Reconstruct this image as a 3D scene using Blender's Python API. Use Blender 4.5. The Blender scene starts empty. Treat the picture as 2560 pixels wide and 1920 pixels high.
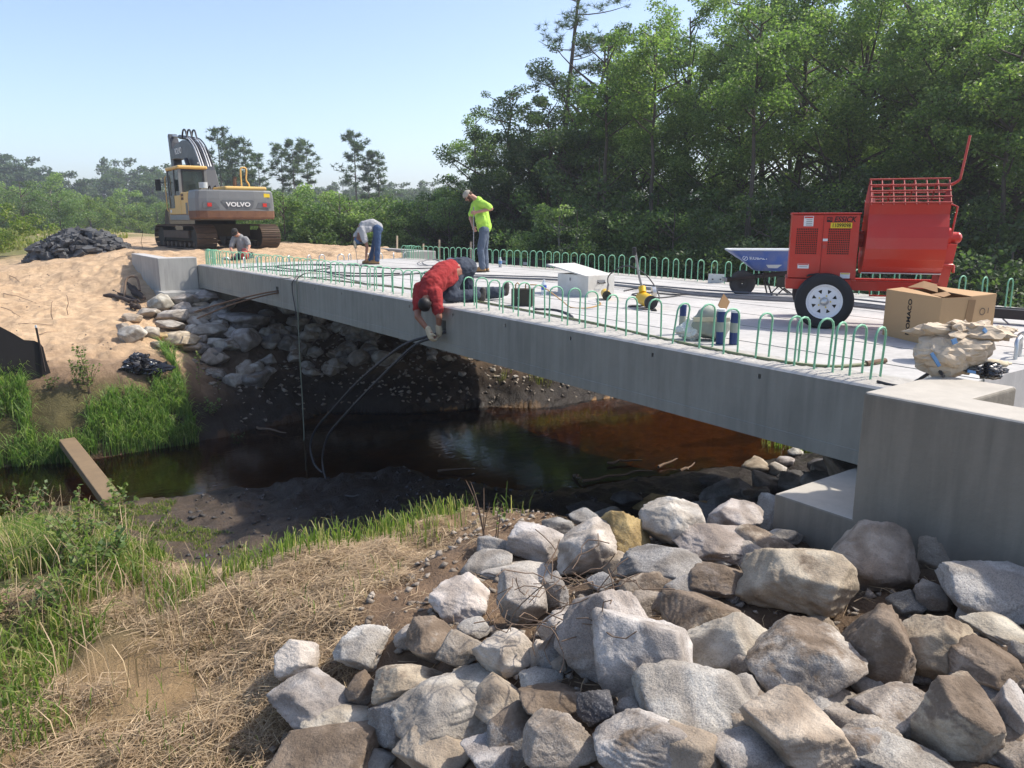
import bpy, bmesh, math, random
import numpy as np
from mathutils import Vector, Matrix, Euler

# ------------------------------------------------------------------ camera, sky, sun
# World axes: x = across the bridge (away from the near fascia), y = along the bridge
# (towards the far abutment), z = up with the deck surface at 0.
scene = bpy.context.scene
COL = scene.collection
A = math.radians(35.5484)          # the view is turned this far from the bridge axis
PITCH = math.radians(12.0357)
CAM = Vector((-5.30, -2.96, 1.18))
FPX, CXP, CYP = 1923.0, 1280.0, 960.0
cam_d = bpy.data.cameras.new("camera")
cam_d.sensor_width = 36.0
cam_d.lens = 36.0 * FPX / 2560.0
cam_d.clip_start = 0.05
cam_d.clip_end = 3000
cam = bpy.data.objects.new("camera", cam_d)
cam.location = CAM
cam.rotation_euler = (math.radians(90) - PITCH, 0, -A)
COL.objects.link(cam)
scene.camera = cam

SUN = Vector((0.80, -0.30, 1.0)).normalized()
sun_el = math.asin(SUN.z)
sun_az = math.atan2(SUN.x, SUN.y)
world = bpy.data.worlds.new("World")
scene.world = world
world.use_nodes = True
wn = world.node_tree.nodes
wl = world.node_tree.links
wn.clear()
sky = wn.new("ShaderNodeTexSky")
sky.sky_type = 'NISHITA'
sky.sun_disc = False
sky.sun_elevation = sun_el
sky.sun_rotation = sun_az
sky.altitude = 0
sky.air_density = 0.75
sky.dust_density = 1.6
sky.ozone_density = 0.3
bg = wn.new("ShaderNodeBackground")
bg.inputs[1].default_value = 0.122
wo = wn.new("ShaderNodeOutputWorld")
wl.new(sky.outputs[0], bg.inputs[0])
wl.new(bg.outputs[0], wo.inputs[0])

sun_d = bpy.data.lights.new("sun", 'SUN')
sun_d.energy = 2.6
sun_d.angle = math.radians(1.2)
sun_d.color = (1.0, 0.94, 0.85)
sun_o = bpy.data.objects.new("sun", sun_d)
sun_o.rotation_euler = SUN.to_track_quat('Z', 'Y').to_euler()
sun_o.location = (10, -5, 20)
COL.objects.link(sun_o)

scene.view_settings.view_transform = 'Standard'
scene.view_settings.look = 'None'
scene.view_settings.exposure = 1.16
scene.view_settings.gamma = 1.0
scene.view_settings.use_curve_mapping = False
scene.render.engine = 'CYCLES'
cy = scene.cycles
cy.use_denoising = True
try:
    cy.denoiser = 'OPENIMAGEDENOISE'
    cy.denoising_input_passes = 'RGB_ALBEDO_NORMAL'
    cy.denoising_prefilter = 'ACCURATE'
except Exception:
    pass
cy.max_bounces = 8
cy.diffuse_bounces = 5
cy.glossy_bounces = 3
cy.transmission_bounces = 4
cy.transparent_max_bounces = 8
cy.caustics_reflective = False
cy.caustics_refractive = False
cy.sample_clamp_indirect = 6.0

# ------------------------------------------------------------------ helpers
RIGHT = Vector((math.cos(A), -math.sin(A), 0))
FWD = Vector((math.sin(A), math.cos(A), 0))

def pix_ray(px, py):
    u = (px - CXP) / FPX
    v = (CYP - py) / FPX
    d = RIGHT * u + FWD * (math.cos(PITCH) + v * math.sin(PITCH)) + Vector((0, 0, -math.sin(PITCH) + v * math.cos(PITCH)))
    return d

def on_plane(px, py, z):
    d = pix_ray(px, py)
    return CAM + d * ((z - CAM.z) / d.z)

def on_x(px, py, x):
    d = pix_ray(px, py)
    return CAM + d * ((x - CAM.x) / d.x)

def view_depth(p):
    q = Vector(p) - CAM
    return q.dot(FWD) * math.cos(PITCH) - q.z * math.sin(PITCH)

def tag(o, label=None, cat=None, group=None, kind=None):
    if label: o["label"] = label
    if cat: o["category"] = cat
    if group: o["group"] = group
    if kind: o["kind"] = kind
    return o

def empty(name, loc=(0, 0, 0), rz=0.0, parent=None):
    o = bpy.data.objects.new(name, None)
    o.empty_display_size = 0.1
    o.location = loc
    o.rotation_euler = (0, 0, rz)
    COL.objects.link(o)
    if parent: o.parent = parent
    return o

def link_mesh(name, me, mat=None, parent=None):
    o = bpy.data.objects.new(name, me)
    if mat is not None and len(me.materials) == 0:
        me.materials.append(mat)
    COL.objects.link(o)
    if parent is not None: o.parent = parent
    return o

def np_mesh(name, verts, faces, smooth=False):
    """verts (n,3), faces (m,k) numpy -> mesh, fast"""
    me = bpy.data.meshes.new(name)
    verts = np.asarray(verts, dtype=np.float32)
    faces = np.asarray(faces, dtype=np.int32)
    m, k = faces.shape
    me.vertices.add(len(verts))
    me.vertices.foreach_set("co", verts.ravel())
    me.loops.add(m * k)
    me.loops.foreach_set("vertex_index", faces.ravel())
    me.polygons.add(m)
    me.polygons.foreach_set("loop_start", np.arange(0, m * k, k, dtype=np.int32))
    if smooth:
        me.polygons.foreach_set("use_smooth", np.ones(m, dtype=bool))
    me.update(calc_edges=True)
    me.validate()
    return me

def basis(d):
    d = Vector(d).normalized()
    u = d.orthogonal().normalized()
    # keep the frame stable: prefer a horizontal first axis
    if abs(d.z) < 0.95:
        u = Vector((0, 0, 1)).cross(d).normalized()
    v = d.cross(u).normalized()
    return u, v, d

class MB:
    def __init__(s):
        s.v = []; s.f = []; s.sm = []
    def add(s, vs, fs, smooth=False):
        b = len(s.v)
        s.v.extend([tuple(x) for x in vs])
        for f in fs:
            s.f.append(tuple(i + b for i in f)); s.sm.append(smooth)
        return s
    def box(s, lo, hi, m=None):
        x0, y0, z0 = lo; x1, y1, z1 = hi
        vs = [Vector(p) for p in ((x0,y0,z0),(x1,y0,z0),(x1,y1,z0),(x0,y1,z0),(x0,y0,z1),(x1,y0,z1),(x1,y1,z1),(x0,y1,z1))]
        if m is not None: vs = [m @ p for p in vs]
        return s.add(vs, [(0,3,2,1),(4,5,6,7),(0,1,5,4),(1,2,6,5),(2,3,7,6),(3,0,4,7)])
    def obox(s, c, sz, rot=None):
        m = Matrix.Translation(Vector(c))
        if rot is not None: m = m @ Euler(rot).to_matrix().to_4x4()
        h = [x / 2 for x in sz]
        return s.box((-h[0], -h[1], -h[2]), (h[0], h[1], h[2]), m)
    def beam(s, p0, p1, w, h, up=(0, 0, 1)):
        p0, p1 = Vector(p0), Vector(p1)
        d = (p1 - p0).normalized(); up = Vector(up)
        side = d.cross(up)
        if side.length < 1e-4: side = d.orthogonal()
        side.normalize(); u = side.cross(d).normalized()
        vs = []
        for p in (p0, p1):
            for a, b in ((-1,-1),(1,-1),(1,1),(-1,1)):
                vs.append(p + side * (a * w / 2) + u * (b * h / 2))
        return s.add(vs, [(0,1,2,3),(7,6,5,4),(0,4,5,1),(1,5,6,2),(2,6,7,3),(3,7,4,0)])
    def cyl(s, p0, p1, r0, r1=None, n=16, caps=True, smooth=True):
        r1 = r0 if r1 is None else r1
        p0, p1 = Vector(p0), Vector(p1)
        u, v, d = basis(p1 - p0)
        vs = []
        for p, r in ((p0, r0), (p1, r1)):
            for i in range(n):
                a = 2 * math.pi * i / n
                vs.append(p + u * (r * math.cos(a)) + v * (r * math.sin(a)))
        fs = [(i, (i + 1) % n, n + (i + 1) % n, n + i) for i in range(n)]
        s.add(vs, fs, smooth)
        if caps:
            s.add(vs[:n], [tuple(reversed(range(n)))]); s.add(vs[n:], [tuple(range(n))])
        return s
    def tube(s, path, r, n=8, caps=True, closed=False):
        P = [Vector(p) for p in path]
        m = len(P)
        R = r if hasattr(r, '__len__') else [r] * m
        prev = None; vs = []
        for i in range(m):
            if closed: d = P[(i + 1) % m] - P[i - 1]
            else: d = P[min(i + 1, m - 1)] - P[max(i - 1, 0)]
            if d.length < 1e-9: d = Vector((0, 0, 1))
            d.normalize()
            if prev is None:
                u = d.orthogonal().normalized()
            else:
                u = prev - d * prev.dot(d)
                if u.length < 1e-5: u = d.orthogonal()
                u.normalize()
            prev = u; w = d.cross(u)
            for k in range(n):
                a = 2 * math.pi * k / n
                vs.append(P[i] + u * (R[i] * math.cos(a)) + w * (R[i] * math.sin(a)))
        fs = []
        for i in range(m if closed else m - 1):
            j = (i + 1) % m
            for k in range(n):
                fs.append((i*n + k, i*n + (k+1) % n, j*n + (k+1) % n, j*n + k))
        s.add(vs, fs, True)
        if caps and not closed:
            s.add(vs[:n], [tuple(reversed(range(n)))]); s.add(vs[-n:], [tuple(range(n))])
        return s
    def lathe(s, c, axis, prof, n=32, smooth=True):
        """prof: (radius, offset along axis)"""
        c = Vector(c); u, v, d = basis(axis)
        vs = []
        for r, h in prof:
            for i in range(n):
                a = 2 * math.pi * i / n
                vs.append(c + d * h + u * (r * math.cos(a)) + v * (r * math.sin(a)))
        fs = []
        for j in range(len(prof) - 1):
            for i in range(n):
                fs.append((j*n + i, j*n + (i+1) % n, (j+1)*n + (i+1) % n, (j+1)*n + i))
        return s.add(vs, fs, smooth)
    def prism(s, poly, h0, h1, m=None):
        """poly: 2-D outline in local xy (counter-clockwise), between heights h0 and h1 in local z, placed by m"""
        n = len(poly)
        vs = [Vector((x, y, h0)) for x, y in poly] + [Vector((x, y, h1)) for x, y in poly]
        if m is not None: vs = [m @ p for p in vs]
        fs = [tuple(reversed(range(n))), tuple(range(n, 2*n))] + [(i, (i+1) % n, n + (i+1) % n, n + i) for i in range(n)]
        return s.add(vs, fs)
    def ell(s, c, r, rot=None, nu=14, nv=10):
        m = Matrix.Translation(Vector(c))
        if rot is not None: m = m @ (rot if isinstance(rot, Matrix) else Euler(rot).to_matrix().to_4x4())
        vs = [m @ Vector((0, 0, r[2]))]
        for j in range(1, nv):
            t = math.pi * j / nv
            for i in range(nu):
                a = 2 * math.pi * i / nu
                vs.append(m @ Vector((r[0]*math.sin(t)*math.cos(a), r[1]*math.sin(t)*math.sin(a), r[2]*math.cos(t))))
        vs.append(m @ Vector((0, 0, -r[2])))
        fs = [(0, 1 + i, 1 + (i+1) % nu) for i in range(nu)]
        for j in range(nv - 2):
            for i in range(nu):
                fs.append((1 + j*nu + i, 1 + (j+1)*nu + i, 1 + (j+1)*nu + (i+1) % nu, 1 + j*nu + (i+1) % nu))
        L = len(vs) - 1
        fs += [(1 + (nv-2)*nu + (i+1) % nu, 1 + (nv-2)*nu + i, L) for i in range(nu)]
        return s.add(vs, fs, True)
    def caps(s, p0, p1, r0, r1=None, n=12):
        """tapered capsule"""
        r1 = r0 if r1 is None else r1
        p0, p1 = Vector(p0), Vector(p1)
        d = (p1 - p0)
        L = d.length
        if L < 1e-6: return s.ell(p0, (r0, r0, r0))
        d /= L
        path = []; rad = []
        for k in range(4):
            t = math.pi / 2 * k / 4
            path.append(p0 - d * (r0 * math.cos(t))); rad.append(max(r0 * math.sin(t), r0 * 0.02))
        for k in range(5):
            path.append(p0 + d * (L * k / 4)); rad.append(r0 + (r1 - r0) * k / 4)
        for k in range(1, 5):
            t = math.pi / 2 * k / 4
            path.append(p1 + d * (r1 * math.sin(t))); rad.append(max(r1 * math.cos(t), r1 * 0.02))
        return s.tube(path, rad, n)
    def mesh(s, name):
        me = bpy.data.meshes.new(name)
        me.from_pydata(s.v, [], s.f)
        me.polygons.foreach_set("use_smooth", np.array(s.sm, dtype=bool))
        me.validate(); me.update()
        return me
    def build(s, name, mat, parent=None, bevel=0.0, seg=2):
        o = link_mesh(name, s.mesh(name), mat, parent)
        if bevel > 0:
            md = o.modifiers.new("bevel", 'BEVEL'); md.width = bevel; md.segments = seg
            md.limit_method = 'ANGLE'; md.angle_limit = math.radians(40)
        return o

def text_part(name, body, size, mat, parent, m, xs=1.0, depth=0.0015, offset=0.0, shear=0.0, align='CENTER'):
    """flat lettering as a thin mesh"""
    cu = bpy.data.curves.new(name, 'FONT')
    cu.body = body; cu.size = size; cu.extrude = depth; cu.offset = offset; cu.shear = shear
    cu.align_x = align; cu.align_y = 'CENTER'; cu.resolution_u = 3
    t = bpy.data.objects.new("text_tmp", cu)
    COL.objects.link(t)
    dg = bpy.context.evaluated_depsgraph_get()
    me = bpy.data.meshes.new_from_object(t.evaluated_get(dg))
    bpy.data.objects.remove(t); bpy.data.curves.remove(cu)
    me.name = name
    me.transform(m @ Matrix.Diagonal((xs, 1, 1, 1)))
    me.materials.clear()
    return link_mesh(name, me, mat, parent)

def copy_tree(o, parent=None):
    c = o.copy(); COL.objects.link(c)
    if parent is not None: c.parent = parent
    for ch in list(o.children): copy_tree(ch, c)
    return c

def bez(p0, p1, p2, p3, n=16):
    p0, p1, p2, p3 = map(Vector, (p0, p1, p2, p3)); out = []
    for i in range(n + 1):
        t = i / n; q = 1 - t
        out.append(p0*q**3 + p1*3*q*q*t + p2*3*q*t*t + p3*t**3)
    return out

def smooth_path(pts, n=8):
    """Catmull-Rom through the points"""
    P = [Vector(p) for p in pts]; out = []
    for i in range(len(P) - 1):
        a = P[max(i-1, 0)]; b = P[i]; c = P[i+1]; d = P[min(i+2, len(P)-1)]
        for k in range(n):
            t = k / n
            out.append(0.5*((2*b) + (c-a)*t + (2*a-5*b+4*c-d)*t*t + (3*b-a-3*c+d)*t**3))
    out.append(P[-1]); return out

# value noise in numpy
def _hash(ix, iy, iz, seed):
    h = (ix.astype(np.int64) * 374761393 + iy.astype(np.int64) * 668265263 + iz.astype(np.int64) * 2147483647 + seed * 974711) & 0xFFFFFFFF
    h = ((h ^ (h >> 13)) * 1274126177) & 0xFFFFFFFF
    h = ((h ^ (h >> 16)) * 2246822519) & 0xFFFFFFFF
    return ((h ^ (h >> 15)) & 0xFFFFFF) / float(0xFFFFFF)

def vnoise(x, y, z=None, seed=0):
    x = np.asarray(x, float); y = np.asarray(y, float)
    z = np.zeros_like(x) if z is None else np.asarray(z, float)
    ix, iy, iz = np.floor(x), np.floor(y), np.floor(z)
    fx, fy, fz = x - ix, y - iy, z - iz
    fx = fx*fx*(3-2*fx); fy = fy*fy*(3-2*fy); fz = fz*fz*(3-2*fz)
    r = 0
    for dx in (0, 1):
        for dy in (0, 1):
            for dz in (0, 1):
                w = (fx if dx else 1-fx) * (fy if dy else 1-fy) * (fz if dz else 1-fz)
                r = r + w * _hash(ix+dx, iy+dy, iz+dz, seed)
    return r * 2 - 1

def fbm(x, y, z=None, octv=4, seed=0, gain=0.5):
    a, s, r = 1.0, 1.0, 0
    for k in range(octv):
        r = r + a * vnoise(np.asarray(x)*s, np.asarray(y)*s, None if z is None else np.asarray(z)*s, seed + k*17)
        a *= gain; s *= 2.03
    return r

def sstep(a, b, x):
    t = np.clip((np.asarray(x, float) - a) / (b - a), 0, 1)
    return t*t*(3-2*t)
# ------------------------------------------------------------------ materials
class NT:
    def __init__(s, name):
        s.m = bpy.data.materials.new(name); s.m.use_nodes = True
        s.t = s.m.node_tree; s.t.nodes.clear()
        s.out = s.t.nodes.new("ShaderNodeOutputMaterial")
    def n(s, typ, **kw):
        nd = s.t.nodes.new(typ)
        for k, v in kw.items():
            if k in nd.bl_rna.properties: setattr(nd, k, v)
            else:
                key = k.replace('_', ' ')
                for inp in nd.inputs:
                    if inp.name.lower() == key.lower(): inp.default_value = v; break
        return nd
    def l(s, a, b): s.t.links.new(a, b)
    def noise(s, vec, scale, detail=4, rough=0.55, dist=0.0):
        nd = s.n("ShaderNodeTexNoise"); nd.inputs['Scale'].default_value = scale
        nd.inputs['Detail'].default_value = detail; nd.inputs['Roughness'].default_value = rough
        nd.inputs['Distortion'].default_value = dist
        if vec is not None: s.l(vec, nd.inputs['Vector'])
        return nd.outputs['Fac']
    def ramp(s, fac, stops):
        nd = s.n("ShaderNodeValToRGB"); cr = nd.color_ramp
        while len(cr.elements) < len(stops): cr.elements.new(0.5)
        for e, (p, c) in zip(cr.elements, stops):
            e.position = p; e.color = (c, c, c, 1) if not hasattr(c, '__len__') else (c[0], c[1], c[2], 1)
        s.l(fac, nd.inputs[0]); return nd.outputs[0]
    def mix(s, fac, a, b, blend='MIX'):
        nd = s.n("ShaderNodeMix"); nd.data_type = 'RGBA'; nd.blend_type = blend
        for idx, x in ((0, fac), (6, a), (7, b)):
            if isinstance(x, (int, float)): nd.inputs[idx].default_value = x
            elif hasattr(x, '__len__'): nd.inputs[idx].default_value = (x[0], x[1], x[2], 1)
            else: s.l(x, nd.inputs[idx])
        return nd.outputs[2]
    def math(s, op, a, b=None, clamp=False):
        nd = s.n("ShaderNodeMath"); nd.operation = op; nd.use_clamp = clamp
        for idx, x in ((0, a), (1, b)):
            if x is None: continue
            if isinstance(x, (int, float)): nd.inputs[idx].default_value = x
            else: s.l(x, nd.inputs[idx])
        return nd.outputs[0]
    def mapping(s, vec, scale=(1, 1, 1), rot=(0, 0, 0)):
        nd = s.n("ShaderNodeMapping"); nd.inputs['Scale'].default_value = scale; nd.inputs['Rotation'].default_value = rot
        s.l(vec, nd.inputs['Vector']); return nd.outputs[0]
    def bump(s, h, strength=0.3, dist=0.01):
        nd = s.n("ShaderNodeBump"); nd.inputs['Strength'].default_value = strength; nd.inputs['Distance'].default_value = dist
        s.l(h, nd.inputs['Height']); return nd.outputs[0]
    def pbr(s, col, rough=0.6, metal=0.0, spec=0.4, normal=None, **kw):
        p = s.n("ShaderNodeBsdfPrincipled")
        for nm, x in (('Base Color', col), ('Roughness', rough), ('Metallic', metal), ('Specular IOR Level', spec)):
            i = p.inputs[nm]
            if isinstance(x, (int, float)): i.default_value = x
            elif hasattr(x, '__len__'): i.default_value = (x[0], x[1], x[2], 1)
            else: s.l(x, i)
        if normal is not None: s.l(normal, p.inputs['Normal'])
        for k, v in kw.items(): p.inputs[k.replace('_', ' ')].default_value = v
        return p
    def done(s, shader):
        s.l(shader.outputs[0] if hasattr(shader, 'outputs') else shader, s.out.inputs[0]); return s.m

def simple(name, col, rough=0.5, metal=0.0, var=0.12, scale=14, bump=0.0, spec=0.4, dirt=0.0, dirt_col=(0.16, 0.12, 0.08), coat=0.0):
    t = NT(name)
    tc = t.n("ShaderNodeTexCoord").outputs['Object']
    n1 = t.noise(tc, scale, 5)
    lo = [c * (1 - var) for c in col]; hi = [min(1, c * (1 + var)) for c in col]
    c = t.mix(n1, lo, hi)
    if dirt > 0:
        n2 = t.noise(tc, scale * 0.35, 6, 0.65)
        f = t.ramp(n2, [(0.5 - dirt * 0.25, 0), (0.72, dirt)])
        c = t.mix(f, c, dirt_col)
    r = t.math('MULTIPLY_ADD', n1, 0.25); t.t.nodes[-1].inputs[2].default_value = rough - 0.1
    nm = t.bump(t.noise(tc, scale * 6, 4), bump, 0.004) if bump > 0 else None
    p = t.pbr(c, r, metal, spec, nm)
    if coat > 0: p.inputs['Coat Weight'].default_value = coat; p.inputs['Coat Roughness'].default_value = 0.12
    return t.done(p)

def concrete(name, base, dark, streak=0.5, bump=0.25, warm=None, rough_top=False):
    t = NT(name)
    pos = t.n("ShaderNodeNewGeometry").outputs['Position']
    blot = t.noise(pos, 1.3, 6, 0.6)
    fine = t.noise(pos, 34, 4, 0.6)
    st = t.noise(t.mapping(pos, (3.2, 3.2, 0.35)), 3.0, 5, 0.6)
    c = t.mix(t.ramp(blot, [(0.32, 0), (0.68, 1)]), dark, base)
    c = t.mix(t.ramp(st, [(0.42, 0), (0.62, streak)]), c, [x * 1.22 for x in base])
    c = t.mix(t.ramp(t.noise(t.mapping(pos, (5, 5, 0.5)), 2.2, 4), [(0.56, 0), (0.75, streak * 0.7)]), c, [x * 0.62 for x in dark])
    c = t.mix(t.math('MULTIPLY', fine, 0.35), c, [x * 0.75 for x in base])
    pits = t.ramp(t.noise(pos, 60, 3, 0.7), [(0.68, 0), (0.74, 1)])
    c = t.mix(t.math('MULTIPLY', pits, 0.35), c, [x * 0.35 for x in dark])
    if warm:
        c = t.mix(t.ramp(t.noise(pos, 0.9, 4), [(0.5, 0), (0.8, 0.5)]), c, warm)
    h = t.math('ADD', t.math('MULTIPLY', fine, 0.4), t.math('MULTIPLY', t.noise(pos, 9, 5, 0.7), 0.8))
    nm = t.bump(h, bump, 0.012)
    return t.done(t.pbr(c, 0.82, 0, 0.25, nm))

def leafmat(name, stops, transl=0.45, rough=0.5, gloss=0.3):
    t = NT(name)
    rnd = t.n("ShaderNodeNewGeometry").outputs['Random Per Island']
    oi = t.n("ShaderNodeObjectInfo").outputs['Random']
    f = t.math('ADD', t.math('MULTIPLY', rnd, 0.8), t.math('MULTIPLY', oi, 0.2))
    c = t.ramp(f, stops)
    p = t.pbr(c, rough, 0, gloss)
    tr = t.n("ShaderNodeBsdfTranslucent")
    t.l(t.mix(1.0, c, (1.6, 1.9, 1.0), 'MULTIPLY'), tr.inputs[0])
    mx = t.n("ShaderNodeMixShader"); mx.inputs[0].default_value = transl
    t.l(p.outputs[0], mx.inputs[1]); t.l(tr.outputs[0], mx.inputs[2])
    return t.done(mx)

M = {}
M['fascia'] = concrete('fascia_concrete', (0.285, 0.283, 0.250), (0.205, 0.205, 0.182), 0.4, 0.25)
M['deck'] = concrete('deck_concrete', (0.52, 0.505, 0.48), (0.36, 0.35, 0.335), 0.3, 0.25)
M['rough_top'] = concrete('raked_concrete', (0.48, 0.455, 0.415), (0.33, 0.31, 0.28), 0.2, 1.0)
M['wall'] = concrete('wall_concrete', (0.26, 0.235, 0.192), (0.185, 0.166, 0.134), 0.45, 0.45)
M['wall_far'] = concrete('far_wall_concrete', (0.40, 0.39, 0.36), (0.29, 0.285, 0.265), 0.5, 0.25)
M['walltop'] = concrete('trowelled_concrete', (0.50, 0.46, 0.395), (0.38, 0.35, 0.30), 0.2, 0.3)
M['grout'] = simple('joint_grout', (0.09, 0.088, 0.085), 0.9, bump=0.4)
M['dark'] = simple('dark_recess', (0.03, 0.03, 0.03), 0.9)
M['green_bar'] = simple('green_epoxy_bar', (0.20, 0.47, 0.29), 0.45, var=0.2, scale=6, dirt=0.25, dirt_col=(0.25, 0.36, 0.27))
M['galv'] = simple('galvanised_steel', (0.55, 0.56, 0.56), 0.38, 0.9, var=0.2, scale=30)
M['steel'] = simple('dull_steel', (0.30, 0.30, 0.30), 0.5, 0.8, var=0.25, scale=20)
M['red'] = simple('red_paint', (0.53, 0.033, 0.018), 0.36, var=0.06, scale=4, coat=0.2, dirt=0.28, dirt_col=(0.42, 0.17, 0.13))
M['red_worn'] = simple('scuffed_red_paint', (0.43, 0.055, 0.04), 0.5, var=0.15, scale=9, dirt=0.3, dirt_col=(0.45, 0.2, 0.15))
M['rubber'] = simple('tyre_rubber', (0.020, 0.021, 0.023), 0.75, var=0.3, scale=20, bump=0.2)
M['rubber_grey'] = simple('dusty_rubber', (0.075, 0.07, 0.065), 0.85, var=0.3, scale=20, bump=0.2)
M['white'] = simple('white_paint', (0.72, 0.73, 0.76), 0.35, var=0.05)
M['chest'] = simple('off_white_paint', (0.66, 0.65, 0.60), 0.45, var=0.08, scale=8, dirt=0.35, dirt_col=(0.35, 0.28, 0.2))
M['card'] = simple('cardboard', (0.47, 0.30, 0.155), 0.85, var=0.06, scale=5, bump=0.1, dirt=0.15, dirt_col=(0.36, 0.22, 0.1))
M['card_in'] = simple('cardboard_inside', (0.33, 0.2, 0.1), 0.9, var=0.1, scale=5)
M['blue'] = simple('blue_tub_paint', (0.05, 0.11, 0.36), 0.45, var=0.15, scale=7, dirt=0.5, dirt_col=(0.33, 0.32, 0.30))
M['blue_tube'] = simple('blue_cartridge', (0.018, 0.04, 0.14), 0.35, var=0.1)
M['greyplastic'] = simple('grey_plastic', (0.50, 0.53, 0.54), 0.5, var=0.1, dirt=0.3, dirt_col=(0.4, 0.38, 0.34))
M['black'] = simple('black_paint', (0.018, 0.018, 0.02), 0.45, var=0.3)
M['ink'] = simple('black_ink', (0.012, 0.012, 0.012), 0.7, var=0.1)
M['inkgrey'] = simple('faded_ink', (0.10, 0.08, 0.06), 0.8, var=0.1)
M['yellow'] = simple('yellow_enamel', (0.72, 0.44, 0.015), 0.35, var=0.06, dirt=0.2, dirt_col=(0.3, 0.2, 0.06))
M['label_y'] = simple('yellow_label', (0.75, 0.55, 0.03), 0.5, var=0.04)
M['label_w'] = simple('white_label', (0.75, 0.75, 0.74), 0.5, var=0.04)
M['label_r'] = simple('red_label_bar', (0.55, 0.04, 0.03), 0.5, var=0.04)
M['cable'] = simple('black_cable', (0.035, 0.035, 0.038), 0.5, var=0.3, scale=40)
M['conduit'] = simple('grey_conduit', (0.12, 0.125, 0.135), 0.5, var=0.2, scale=10)
M['hose'] = simple('green_hose', (0.15, 0.17, 0.085), 0.55, var=0.2, scale=10, dirt=0.3, dirt_col=(0.3, 0.28, 0.2))
M['rope'] = simple('grey_green_rope', (0.20, 0.22, 0.17), 0.8, var=0.2, scale=40)
M['rust'] = simple('rusty_steel', (0.13, 0.075, 0.045), 0.75, var=0.35, scale=25, bump=0.2)
M['orange_cord'] = simple('tan_cord', (0.45, 0.27, 0.10), 0.6)
M['wood'] = simple('weathered_timber', (0.20, 0.14, 0.08), 0.85, var=0.3, scale=6, bump=0.3, dirt=0.3, dirt_col=(0.18, 0.12, 0.07))
M['darkwood'] = simple('dark_wet_bark', (0.045, 0.032, 0.026), 0.85, var=0.4, scale=8, bump=0.6)
M['stake'] = simple('pale_stake_wood', (0.55, 0.45, 0.32), 0.8)
M['fence_fabric'] = simple('black_silt_fabric', (0.015, 0.013, 0.012), 0.8, var=0.3, scale=30, bump=0.2)
M['bagplastic'] = simple('black_bin_bag', (0.014, 0.014, 0.016), 0.22, var=0.2, spec=0.6)
M['paper'] = simple('kraft_paper', (0.56, 0.46, 0.34), 0.85, var=0.14, scale=9, bump=0.5, dirt=0.35, dirt_col=(0.33, 0.24, 0.15))
M['paper_blue'] = simple('faded_blue_print', (0.12, 0.24, 0.42), 0.85, var=0.2)
M['sackgrey'] = simple('grey_green_sack', (0.30, 0.32, 0.27), 0.7, var=0.08)
M['plastic_film'] = simple('clear_film', (0.62, 0.62, 0.58), 0.3, var=0.15, scale=20)
M['cream'] = simple('cream_band', (0.62, 0.55, 0.38), 0.7)
M['bark'] = simple('tree_bark', (0.085, 0.07, 0.055), 0.9, var=0.35, scale=6, bump=0.5)
M['barkpale'] = simple('grey_bark', (0.19, 0.17, 0.145), 0.9, var=0.3, scale=6, bump=0.4)
M['twig'] = simple('dry_twig', (0.16, 0.11, 0.075), 0.9, var=0.3)
M['asphalt'] = simple('broken_asphalt', (0.085, 0.087, 0.09), 0.85, var=0.5, scale=5, bump=0.5)
# clothes and skin
M['skin'] = simple('skin', (0.42, 0.22, 0.15), 0.5, var=0.06)
M['skin_dark'] = simple('deep_skin', (0.20, 0.10, 0.065), 0.5, var=0.06)
M['skin_tan'] = simple('tanned_skin', (0.27, 0.125, 0.08), 0.5, var=0.06)
M['lime'] = simple('lime_cloth', (0.40, 0.66, 0.09), 0.85, var=0.05, scale=10)
M['grey_cloth'] = simple('grey_cloth', (0.34, 0.34, 0.345), 0.9, var=0.07, scale=10)
M['grey_cloth2'] = simple('dull_grey_cloth', (0.23, 0.23, 0.23), 0.9, var=0.07, scale=10)
M['red_cloth'] = simple('red_cloth', (0.28, 0.022, 0.022), 0.9, var=0.08, scale=10)
M['denim'] = simple('denim', (0.085, 0.11, 0.155), 0.9, var=0.25, scale=7, dirt=0.3, dirt_col=(0.2, 0.23, 0.27))
M['denim_blue'] = simple('blue_denim', (0.04, 0.075, 0.15), 0.9, var=0.2, scale=7)
M['denim_dark'] = simple('dark_denim', (0.035, 0.045, 0.065), 0.9, var=0.3, scale=7, dirt=0.2, dirt_col=(0.1, 0.12, 0.15))
M['boot'] = simple('tan_leather', (0.30, 0.17, 0.07), 0.7, var=0.2)
M['boot_dark'] = simple('dark_boot', (0.05, 0.045, 0.04), 0.7, var=0.2)
M['glove'] = simple('cream_glove', (0.50, 0.43, 0.30), 0.9, var=0.15, scale=20)
M['hair'] = simple('black_hair', (0.010, 0.009, 0.009), 0.55, var=0.4, scale=60)
M['beard'] = simple('brown_beard', (0.07, 0.035, 0.02), 0.8, var=0.3, scale=60)
M['cap_grey'] = simple('grey_cap', (0.34, 0.31, 0.26), 0.9, var=0.1)
M['cap_dark'] = simple('dark_cap', (0.035, 0.032, 0.03), 0.9)
M['cap_blue'] = simple('blue_cap', (0.06, 0.11, 0.20), 0.9)
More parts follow.
